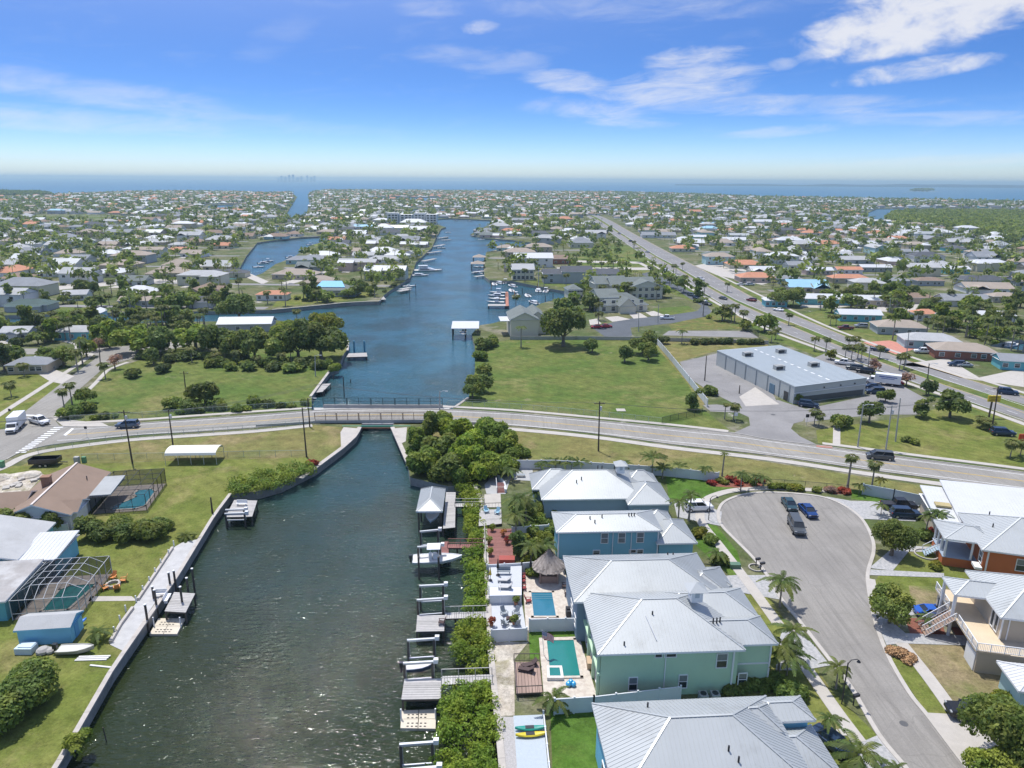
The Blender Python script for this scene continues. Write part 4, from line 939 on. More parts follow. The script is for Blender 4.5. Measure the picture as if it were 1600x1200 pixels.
mid(424, 470, 50, R_TERRA, W_WHITE, 'hip', 'faded terracotta roofed house on the peninsula lawn', 2, .4)
tp = mid(516, 464, 80, R_GREEN, W_GREY, 'hip', 'grey roofed house with bright blue tarpaulin on its roof at the peninsula point', 0, .55, 3.2)
mid(457, 437, 70, R_TAN, W_BEIGE, 'hip', 'broad tan hip roofed house on the peninsula drive', -6, .55)
mid(475, 413, 58, R_GREY, W_PTURQ, 'hip', 'grey hip roofed house by the inner cove', 4, .5, wings=[(.35, .3, 1.05, 1.2, 1.2, 'hip')])
mid(600, 412, 52, R_LGREY, W_WHITE, 'hip', 'pale grey house in the middle of the peninsula', 3, .5)
mid(620, 405, 40, R_WHITE, W_WHITE, 'hip', 'white roofed house near the channel side of the peninsula', 3, .5)
mid(655, 400, 40, R_LGREY, W_WHITE, 'gable', 'light grey gabled house above the channel docks', 80, .5)
mid(612, 428, 40, R_TERRA, W_WHITE, 'gable', 'orange tiled house among trees on the peninsula', 5, .5)
mid(615, 402, 36, R_WHITE, W_GREY, 'hip', 'low white roofed house between peninsula trees', 3, .5)
mid(598, 362, 30, R_WHITE, W_WHITE, 'hip', 'white pyramid roofed house in the middle of the peninsula neck', 0, .8, 4.2, .5)
mid(645, 353, 42, R_WHITE, W_CREAM, 'hip', 'big white hip roofed waterfront house beside the condominium block', 0, .6, 4.2, .5)
mid(595, 349, 26, R_WHITE, W_GREY, 'hip', 'white roofed house left of the waterfront condominium', 0, .6, 4.2)
mid(567, 358, 30, R_BLUE, W_WHITE, 'gable', 'pale blue roofed long house on the peninsula neck', 2, .5)
cb = thing('apartment_block', 'white and dark four storey apartment block at the head of the channel', 'apartment building', (P(645, 352).x, P(645, 352).y + 18, 0), rad(-2))
b = MB()
for x, w_, h in ((-28, 14, 14), (-11, 16, 12), (6, 14, 14), (21, 14, 12.5)): b.box((x, 6, h / 2), (w_, 12, h))
b.build('wall', W_WHITE, cb)
for x, w_, h in ((-28, 14, 14), (-11, 16, 12), (6, 14, 14), (21, 14, 12.5)):
 for k in range(4):
  for dx in (-.28, .04, .32):
   b = MB(); b.box((x + dx * w_, -.05, 2 + k * 3), (w_ * .2, .15, 1.8)); b.build('window', GLASS, cb)
b = MB(); b.box((-20, -.4, 6), (1.6, .5, 12)); b.box((-2, -.4, 6), (1.6, .5, 12)); b.build('dark_bay', W_SLATE, cb)
USED.append((P(645, 352).x, P(645, 352).y + 22, 36))
cr = house('condo_building', 'cream gabled two storey building with grey green roof at the corner of the field', nearA(797, 528, 0), 6,
 [(0, 0, 10.5, 16, 6.6, 2.6, 'gable', 'y'), (7.5, 6, 14, 22, 6.2, 2.2, 'gable', 'y')], R_GREEN, W_CREAM, 0, cat='building', ov=.3)
b = MB(); b.prism([(-3.2, 3), (.2, 3), (.2, 12), (-3.2, 12)], 5.4, 5.6); b.build('side_roof', R_WHITE, cr)
USED.append((P(815, 515).x, P(815, 515).y, 22))
def condo(px, py, wpx, label, ang, vols, roof=R_GREEN, wall=W_CREAM):
 g = P(px, py, 0); s = depth(g) / FPX; L = wpx * s
 t = house('condo_building', label, (g.x, g.y), ang, [(a * L, b_, c * L, d, h, r, ty, ax) for a, b_, c, d, h, r, ty, ax in vols], roof, wall, 0, cat='building', ov=.4)
 for i in range(5):
  window(t, (L * (i + .6) / 5.4, .36, 1.6), 1.6, 1.8, 0, .2)
  window(t, (L * (i + .6) / 5.4, .36, 4.6), 1.6, 1.3, 0, .2)
 USED.append((g.x + L / 2, g.y + 10, L * .6)); LAND.append((g.x + L / 2, g.y + 10, short(label))); return t
condo(935, 489, 82, 'front grey green condominium with stepped hip roofs facing the parking drive', 10, [(0, 0, 1, 15, 3.2, 4.2, 'hip', 'x'), (.36, -4, .7, 10, 3.4, 3.4, 'gable', 'y'), (.05, 4, .5, 20, 5.8, 2.8, 'gable', 'x')])
condo(985, 468, 54, 'taller gabled condominium with pale end wall above the drive', 10, [(0, 0, 1, 13, 6.0, 2.8, 'gable', 'y'), (-.5, 5, .9, 18, 6.2, 3.0, 'gable', 'x'), (-.9, 9, .1, 22, 6.4, 3.0, 'gable', 'x')])
condo(888, 470, 24, 'small grey roofed condominium wing behind the big oak', 10, [(0, 0, 1, 10, 5.0, 2.2, 'hip', 'x')])
condo(848, 443, 122, 'long dark roofed condominium behind the marina hedge', 2, [(0, 0, .26, 13, 5.2, 2.2, 'gable', 'x'), (.24, -.6, .64, 13, 6.4, 2.6, 'gable', 'x'), (.62, 0, 1.0, 13, 5.2, 2.2, 'gable', 'x')], R_DARK, W_GREY)
condo(800, 438, 36, 'cream condominium with pale gable at the head of the marina', 4, [(0, 0, 1, 14, 6.0, 2.6, 'gable', 'x')], R_LGREY, W_CREAM)
mid(834, 418, 62, R_WHITE, W_WHITE, 'gable', 'large bright white gabled house above the marina condominiums', 4, .5, 6.0, .45)
mid(813, 404, 50, R_TAN, W_BEIGE, 'hip', 'tan hip roofed house at the left end of the marina lane', 4, .6, 4.5)
mid(842, 395, 44, R_TAN, W_BEIGE, 'hip', 'tan roofed house behind the marina lane', 4, .6, 4.5)
mid(874, 413, 46, R_BROWN, W_BRICKR, 'hip', 'brown roofed house with double garage on the marina lane', 4, .6, 3.6)
mid(909, 387, 38, R_GREY, W_CREAM, 'hip', 'grey pyramid roofed house on the park lawn', 2, .8, 4.0, .55)
mid(832, 366, 26, R_WHITE, W_WHITE, 'hip', 'white roofed house in the trees above the side inlet', 2, .7, 4.4)
mid(871, 342, 22, R_WHITE, W_WHITE, 'flat', 'white box building in the far trees left of the highway bend', 2, .6, 7, cat='building', pitch=.05)
RIGHT = [
 (1213, 480, 36, R_WHITE, W_TURQ, 'hip', 'white roofed annex at the left end of the turquoise house', -6, .7), (1290, 477, 80, R_WHITE, W_TURQ, 'gable', 'turquoise house with long white roof and garage beside the big oak', -6, .4),
 (1364, 479, 62, R_WHITE, W_BEIGE, 'gable', 'white gabled house next to the long turquoise house', -4, .5), (1432, 475, 62, R_BROWN, W_BEIGE, 'hip', 'brown hip roofed house behind the sandy yard', 0, .5),
 (1512, 480, 70, R_GREY, W_WHITE, 'gable', 'grey gabled house with pale walls in the second row off the highway', -6, .6), (1574, 473, 46, R_TAN, W_BEIGE, 'hip', 'tan hip roofed house at the right edge of the second row', 0, .5),
 (1345, 503, 66, R_WHITE, W_TURQ, 'gable', 'low turquoise house with pale roof on the highway corner lawn', -6, .5), (1452, 502, 40, R_TERRA, W_WHITE, 'hip', 'orange brown roofed house behind the palm garden', 0, .6),
 (1486, 506, 34, R_GREY, W_GREY, 'hip', 'dark grey roofed wing beside the orange brown roof', 0, .6), (1410, 524, 76, R_TAN, W_GREY, 'hip', 'tan grey hip roofed house facing the highway lawn', -10, .6, ),
 (1457, 546, 84, R_LGREY, W_PTURQ, 'hip', 'pale turquoise house with broad grey blue roof beside the red paver drive', -12, .55), (1508, 563, 90, R_TAN, W_BRICKR, 'hip', 'brown roofed house with reddish walls facing the highway', -14, .55),
 (1556, 505, 62, R_WHITE, W_WHITE, 'gable', 'white roofed house with pool cage by the right canal', -4, .5), (1598, 580, 66, R_GREY, W_TURQ, 'gable', 'turquoise gabled house with solar panels at the right edge', -14, .6),
 (1225, 413, 48, R_WHITE, W_WHITE, 'hip', 'large two storey white roofed house in the third row off the highway', 0, .6), (1281, 430, 44, R_WHITE, W_PINK, 'gable', 'pink walled house with white roof in the third row', 0, .5),
 (1328, 429, 42, R_TERRA, W_WHITE, 'gable', 'short orange tiled house in the third row', 0, .5), (1330, 443, 60, R_TERRA, W_BEIGE, 'hip', 'long orange red roofed house in front of the short one', 0, .45),
 (1452, 413, 50, R_DARK, W_WHITE, 'hip', 'two storey white house with charcoal hip roof and big windows', 0, .6), (1497, 428, 40, R_WHITE, W_TURQ, 'gable', 'turquoise gabled house with white roof in the third row', 0, .5),
 (1068, 394, 38, R_TERRA, W_CREAM, 'hip', 'orange tiled hip roofed house beyond the highway palms', 0, .6), (1125, 414, 46, R_TAN, W_PTURQ, 'hip', 'tan hip roofed two storey house with green walls beside the highway', 0, .6),
 (1185, 442, 58, R_TERRA, W_PINK, 'hip', 'peach walled house with faded terracotta roof beside the white gravel yard', 0, .6), (1030, 372, 54, R_GREY, W_WHITE, 'gable', 'long grey roofed low building beyond the highway', 0, .4),
 (1150, 380, 40, R_WHITE, W_WHITE, 'gable', 'white roofed block of low houses beyond the highway', 0, .5), (1262, 364, 28, R_TERRA, W_WHITE, 'hip', 'bright terracotta roof in the far right trees', 0, .6),
 (1235, 444, 40, R_GREY, W_GREY, 'hip', 'low dark grey house behind the oak', 0, .6), (1400, 447, 50, R_GREY, W_GREY, 'hip', 'low grey house among palms in the third row', 0, .5), (1455, 447, 44, R_BROWN, W_GREY, 'hip', 'brown roofed house with dark screen porch', 0, .5),
 (1540, 446, 70, R_DARK, W_GREY, 'hip', 'long charcoal roofed house in the third row', 0, .45), (1370, 425, 50, R_WHITE, W_GREY, 'gable', 'pale gabled house in the middle of the third row', 0, .4)]
for q in RIGHT: mid(*q[:9], h=5.6 if 'two storey' in q[6] else 2.9)
# ================================================================== vegetation
def leafmat(name, col, isl=.45, trans=.46, objvar=.18, rough=.6):
 return mat(name, col, rough, var=.16, vscale=.45, col2=(col[0] * 1.55, col[1] * 1.25, col[2] * 1.1), c2scale=.35, island=isl, objvar=objvar, trans=trans, spec=.25)
LF_OAK = leafmat('oak leaves', (.148, .205, .058))
LF_MID = leafmat('green leaves', (.18, .245, .06))
LF_BRIGHT = leafmat('bright leaves', (.19, .27, .05))
LF_YEL = leafmat('yellow green leaves', (.20, .24, .04))
LF_MANG = leafmat('mangrove leaves', (.21, .31, .042), .4)
LF_MANG2 = leafmat('glossy mangrove leaves', (.17, .245, .048), .5)
LF_PALM = leafmat('palm fronds', (.115, .165, .045), .35)
LF_PALMY = leafmat('yellow palm fronds', (.27, .27, .05), .35)
LF_SABAL = leafmat('fan palm fronds', (.145, .18, .06), .5)
LF_RED = leafmat('red foliage', (.30, .07, .045), .5)
LF_ORANGE = leafmat('orange foliage', (.42, .20, .07), .4)
LF_BARE = leafmat('thin pinkish twigs', (.30, .20, .17), .3)
LF_OLE = leafmat('oleander leaves', (.10, .14, .05), .5)
BARK = mat('bark', (.20, .165, .13), .95, var=.25, vscale=2.5)
BARK_P = mat('palm bark', (.30, .26, .22), .95, var=.25, vscale=3)
def leaves(rng, centers, radii, n, size, flat=.85, shell=.55):
 """leaf clumps as small bent quads spread through the crown's volume; returns verts, faces"""
 centers = np.array(centers); radii = np.array(radii); pr = radii ** 2; pr = pr / pr.sum()
 k = rng.choice(len(centers), n, p=pr)
 d = rng.normal(size=(n, 3)); d /= np.linalg.norm(d, axis=1)[:, None]; d[:, 2] = np.where(d[:, 2] < -.6, -d[:, 2], d[:, 2])
 r = radii[k] * (shell + (1 - shell) * rng.random(n) ** .6)
 c = centers[k] + d * r[:, None] * np.array([1, 1, flat])
 nr = d * .9 + rng.normal(size=(n, 3)) * .55 + np.array([0, 0, .35]); nr /= np.linalg.norm(nr, axis=1)[:, None]
 t = np.cross(nr, rng.normal(size=(n, 3))); t /= np.linalg.norm(t, axis=1)[:, None]; b = np.cross(nr, t)
 s = size * (.55 + .9 * rng.random(n))[:, None]
 v = np.stack([c - t * s - b * s * .5, c + b * s * .55 - t * .2 * s - nr * s * .2, c + t * s + b * s * .4, c - b * s * .6 + t * .3 * s - nr * s * .15], 1).reshape(-1, 3)
 return v, np.arange(4 * n).reshape(n, 4)
def np_mesh(name, v, f, mats, mi=None):
 me = bpy.data.meshes.new(name); nv, nf, k = len(v), len(f), f.shape[1]
 me.vertices.add(nv); me.vertices.foreach_set('co', np.asarray(v, dtype=np.float32).ravel())
 me.loops.add(nf * k); me.loops.foreach_set('vertex_index', np.asarray(f, dtype=np.int32).ravel())
 me.polygons.add(nf); me.polygons.foreach_set('loop_start', np.arange(0, nf * k, k, dtype=np.int32))
 for m in (mats if isinstance(mats, (list, tuple)) else [mats]): me.materials.append(m)
 if mi is not None: me.polygons.foreach_set('material_index', np.asarray(mi, dtype=np.int32))
 me.update(); me.validate(); return me
_crown = {}
def crown_mesh(seed, lf, n, size, shape='round', h=1.0):
 """unit crown: radius about 1, base at z=0"""
 k = (seed, lf.name, n, size, shape)
 if k in _crown: return _crown[k]
 rng = np.random.default_rng(seed * 17 + 3); cs, rs = [], []
 nb = {'round': 11, 'wide': 14, 'tall': 9, 'bush': 8, 'oval': 8}[shape]
 for i in range(nb):
  a = rng.random() * 2 * math.pi; q = math.sqrt(rng.random())
  if shape == 'wide': x, y, z, r = .78 * q * math.cos(a), .78 * q * math.sin(a), .42 + .28 * rng.random() - .2 * q, .30 + .12 * rng.random()
  elif shape == 'tall': zz = rng.random(); x, y, z, r = .45 * q * math.cos(a), .45 * q * math.sin(a), .35 + 1.5 * zz, .42 - .16 * zz
  elif shape == 'bush': x, y, z, r = .62 * q * math.cos(a), .62 * q * math.sin(a), .35 + .35 * rng.random() * (1 - q * .6), .36 + .14 * rng.random()
  elif shape == 'oval': x, y, z, r = .4 * q * math.cos(a), .4 * q * math.sin(a), .4 + .6 * rng.random(), .42 + .12 * rng.random()
  else: x, y, z, r = .66 * q * math.cos(a), .66 * q * math.sin(a), .5 + .62 * rng.random() * (1 - .5 * q), .34 + .12 * rng.random()
  cs.append((x, y, z)); rs.append(r)
 v, f = leaves(rng, cs, rs, n, size); _crown[k] = np_mesh('crown', v, f, lf); return _crown[k]
_trunk = {}
def trunk_mesh(seed, slim=.07, spread=.5):
 k = (seed, slim, spread)
 if k in _trunk: return _trunk[k]
 rng = random.Random(seed); b = MB()
 b.tube([(0, 0, -.02), (.02, .01, .35), (.03, 0, .7)], [slim * 1.25, slim, slim * .75], 7)
 for i in range(5):
  a = 2 * math.pi * i / 5 + rng.random(); q = spread * (.6 + .5 * rng.random()); z = .5 + .2 * rng.random()
  b.tube([(.02, 0, z), (.5 * q * math.cos(a), .5 * q * math.sin(a), z + .3), (q * math.cos(a), q * math.sin(a), z + .55)], [slim * .55, slim * .4, slim * .2], 5)
 _trunk[k] = b.mesh('trunk', BARK); return _trunk[k]
_tn = [0]
TREESPOTS = []
def tree(name, label, p, r, lf=LF_MID, shape='round', th=None, n=900, size=.16, cat='tree', group=None, trunk=True, rz=None, zs=1.0):
 """p: base point; r: crown radius (m); th: clear trunk height (m)"""
 _tn[0] += 1; sd = _tn[0] % 5
 t = thing(name, label, cat, p, rz if rz is not None else (_tn[0] * 2.399) % 6.28, group)
 if th is None: th = {'round': .04, 'wide': .18, 'tall': .15, 'bush': 0.0, 'oval': .2}[shape] * r
 c = link('crown', crown_mesh(sd, lf, n, size, shape), t, (0, 0, th)); c.scale = (r, r * (.85 + .3 * ((_tn[0] * 3) % 7) / 7), r * zs * (1 + .35 * ((_tn[0] * 5) % 9) / 9 if shape in ('round', 'wide') else 1))
 if trunk:
  k = link('trunk', trunk_mesh(sd), t); k.scale = (r * .95, r * .95, (th + r * .55))
 TREESPOTS.append((p[0], p[1], r)); return t
def bush(name, label, p, r, lf=LF_MID, n=500, size=.2, cat='shrub', group=None, zs=.9, shape='bush'):
 return tree(name, label, (p[0], p[1], p[2] if len(p) > 2 else 0), r, lf, shape, 0.0, n, size, cat, group, False, zs=zs)
# ---- palms
def frond_mesh(L, droop, nl=16, wid=.5, up=.5, lf=LF_PALM):
 """one feather frond from the origin outward along +x"""
 rng = np.random.default_rng(int(L * 100 + droop * 10)); vs, fs = [], []
 def sp(t): return np.array([L * t * (1 - .12 * t), 0, L * (up * t - droop * t * t)])
 for i in range(nl):
  t = .08 + .92 * i / nl; p = sp(t); q = sp(min(1, t + .95 / nl)); w_ = wid * math.sin(math.pi * (.12 + .8 * t)) * L * .42
  for s in (-1, 1):
   e = np.array([.45 * w_, s * w_, -.75 * w_ - .05 * L * rng.random()]); o = len(vs)
   vs += [p, q, q + e * .95 - (q - p) * .35, p + e]; fs.append((o, o + 1, o + 2, o + 3))
 return np_mesh('frond', np.array(vs), np.array(fs), lf)
_fr = {}
def fronds(lf, kind):
 k = (lf.name, kind)
 if k not in _fr:
  if kind == 'feather': _fr[k] = [frond_mesh(1.0, d, 16, .36, u, lf) for d, u in ((.95, .62), (.72, .85), (1.2, .42))]
  elif kind == 'date': _fr[k] = [frond_mesh(1.0, d, 15, .28, u, lf) for d, u in ((.55, .62), (.4, .95), (.9, .3))]
  else:
   out = []
   for d in (0, 1, 2):
    rng = np.random.default_rng(d); vs, fs = [], []
    for i in range(9):       # fan of blades at the end of a stalk
     a = -1.25 + 2.5 * i / 8; L = .52 * (1 - .15 * abs(a)); o = len(vs); c = np.array([.42, 0, .30 - .1 * d])
     e = c + np.array([L * math.cos(a), L * math.sin(a), -.30 - .2 * rng.random() - .12 * d]); sd_ = np.array([-math.sin(a), math.cos(a), 0]) * .075; m_ = (c + e) / 2 + np.array([0, 0, .06])
     vs += [c, m_ - sd_, e, m_ + sd_]; fs.append((o, o + 1, o + 2, o + 3))
    o = len(vs); vs += [(0, -.012, 0), (.42, -.012, .3 - .1 * d), (.42, .012, .3 - .1 * d), (0, .012, 0)]; fs.append((o, o + 1, o + 2, o + 3))
    out.append(np_mesh('frond', np.array(vs), np.array(fs), lf))
   _fr[k] = out
 return _fr[k]
_pt = {}
def palm_trunk(seed, lean):
 if (seed, lean) not in _pt:
  b = MB(); b.tube([(0, 0, -.02), (.02 * lean, 0, .3), (.07 * lean, 0, .7), (.12 * lean, 0, 1.0)], [.045, .032, .028, .03], 7); _pt[(seed, lean)] = b.mesh('trunk', BARK_P)
 return _pt[(seed, lean)]
def merged_crown(lf, kind, nf):
 k = ('merged', lf.name, kind, nf)
 if k in _fr: return _fr[k]
 ms = fronds(lf, kind); V, Fc = [], []; o = 0
 for i in range(nf):
  me = ms[i % 3]; v = np.array([q.co[:] for q in me.vertices]); f = np.array([list(p.vertices) for p in me.polygons])
  R_ = np.array(Matrix.Rotation(2.399 * i, 3, 'Z') @ Matrix.Rotation(-rad([12, -22, 30][i % 3]) * (1 if i % 2 else .7), 3, 'Y')); V.append(v @ R_.T); Fc.append(f + o); o += len(v)
 _fr[k] = np_mesh('crown', np.vstack(V), np.vstack(Fc), lf); return _fr[k]
_pn = [0]
def palm(label, p, h, L, kind='feather', lf=None, detail=True, nf=14, group=None, lean=0.0, name='palm_tree', trunk=True, cat='palm'):
 """h: trunk height, L: frond length"""
 _pn[0] += 1; lf = lf or {'feather': LF_PALM, 'date': LF_PALM, 'fan': LF_SABAL}[kind]
 t = thing(name, label, cat, p, (_pn[0] * 1.7) % 6.28, group)
 top = (.12 * lean * h, 0, h)
 if trunk and h > .2: k = link('trunk', palm_trunk(0, lean), t); k.scale = (h if h < 6 else 6, h if h < 6 else 6, h)
 if detail:
  ms = fronds(lf, kind)
  for i in range(nf):
   o = link('frond', ms[i % 3], t, top); o.scale = (L * (.85 + .3 * ((i * 37 % 10) / 10)),) * 3
   o.rotation_euler = (0, -rad([8, -26, 34][i % 3] + (i * 13 % 17) - 8), 2.399 * i)
 else:
  o = link('crown', merged_crown(lf, kind, 15), t, top); o.scale = (L, L, L)
 TREESPOTS.append((p[0], p[1], L)); return t
# ---- hedges: one leafy mass along a polygon of ground
def hedge(name, label, poly, z0, h, lf=LF_MANG, dens=9.0, size=.22, cat='hedge', group=None, wpts=False, lumpy=.5):
 W = [Vector((p[0], p[1], 0)) for p in poly] if wpts else [P(x, y, z0 + h * .6) for x, y in poly]
 if not wpts: W = [p + (p - sum(W, Vector()) / len(W)).normalized() * .3 for p in W]
 xs = [p.x for p in W]; ys = [p.y for p in W]; rng = np.random.default_rng(len(xs) * 7 + int(abs(xs[0]) * 10)); cs, rs = [], []
 area = (max(xs) - min(xs)) * (max(ys) - min(ys)); cx, cy = sum(xs) / len(xs), sum(ys) / len(ys)
 n = int(area * .8) + 6
 for i in range(n * 2):
  x, y = rng.uniform(min(xs), max(xs)), rng.uniform(min(ys), max(ys))
  if inside((x, y), W): cs.append((x - cx, y - cy, h * (.35 + .35 * rng.random() * (1 + lumpy * .5)))); rs.append((.55 + .5 * rng.random()) * min(1.0, h * .5))
 A_ = abs(sum(W[i].x * W[(i + 1) % len(W)].y - W[(i + 1) % len(W)].x * W[i].y for i in range(len(W)))) / 2
 v, f = leaves(rng, cs, rs, int(A_ * dens * (1 + h * .25)), size, 1.0, .7)
 t = thing(name, label, cat, (cx, cy, z0), 0, group)
 link('foliage', np_mesh('foliage', v, f, lf), t); TREESPOTS.append((cx, cy, 2)); return t
for i, (poly, lab) in enumerate((([(708, 750), (738, 748), (753, 784), (726, 786), (716, 765)], 'low bright mangrove hedge just below the boathouse roof level, beside the grey patio'),
  ([(728, 792), (757, 792), (757, 846), (729, 848)], 'narrow mangrove hedge strip between the boathouse walkway and the red walkway'),
  ([(726, 857), (758, 857), (761, 954), (728, 955), (731, 905)], 'long mangrove strip between the red walkway and the white stair terrace'),
  ([(714, 970), (763, 965), (767, 1048), (737, 1052), (731, 1030), (713, 1025)], 'mangrove clump between the two white walkways beside the sandy strip'),
  ([(700, 1075), (768, 1066), (776, 1120), (784, 1200), (787, 1260), (695, 1260), (682, 1190), (690, 1120)], 'broad mangrove mass by the gravel strip at the bottom of the canal'))):
 hedge('mangrove_hedge', lab, poly, WZ, 2.4 if i < 4 else 2.8, LF_MANG, 75, .135, group='mangrove hedges along the east seawall')
hedge('mangrove_hedge', 'dark rounded mangrove hedge on the west bank by the bridge lawn', [(360, 768), (400, 766), (442, 755), (489, 737), (487, 724), (440, 730), (400, 741), (373, 748), (359, 758)], -.8, 2.6, LF_MANG2, 45, .16)
TH = [(662, 738, 4.2), (700, 750, 4.4), (742, 748, 4.6), (783, 735, 4.2), (650, 708, 3.6), (692, 716, 4.6), (735, 712, 4.8), (772, 705, 4.8), (803, 712, 3.6), (672, 684, 3.8), (715, 686, 4.6), (757, 684, 4.2), (690, 668, 3.2), (655, 725, 3.2), (722, 735, 4.5), (765, 745, 3.8), (718, 754, 3.0)]
for i, (x, y, r) in enumerate(TH):
 p = P(x, y, 0)
 tree('mangrove_tree', '%s crown of the dense mangrove thicket beside the bridge, %s' % (['deep green', 'middle green', 'bright green', 'glossy green'][i % 4], 'back row by the road' if y < 697 else 'front row over the water' if y > 733 else 'middle row' + (', left part' if x < 715 else ', right part')), (p.x, p.y, -1.0), r, [LF_MANG2, LF_MID, LF_MANG, LF_BRIGHT][i % 4], ['round', 'oval', 'round', 'bush', 'tall'][i % 5], .2, 4200, .075, group='mangrove thicket beside the bridge')
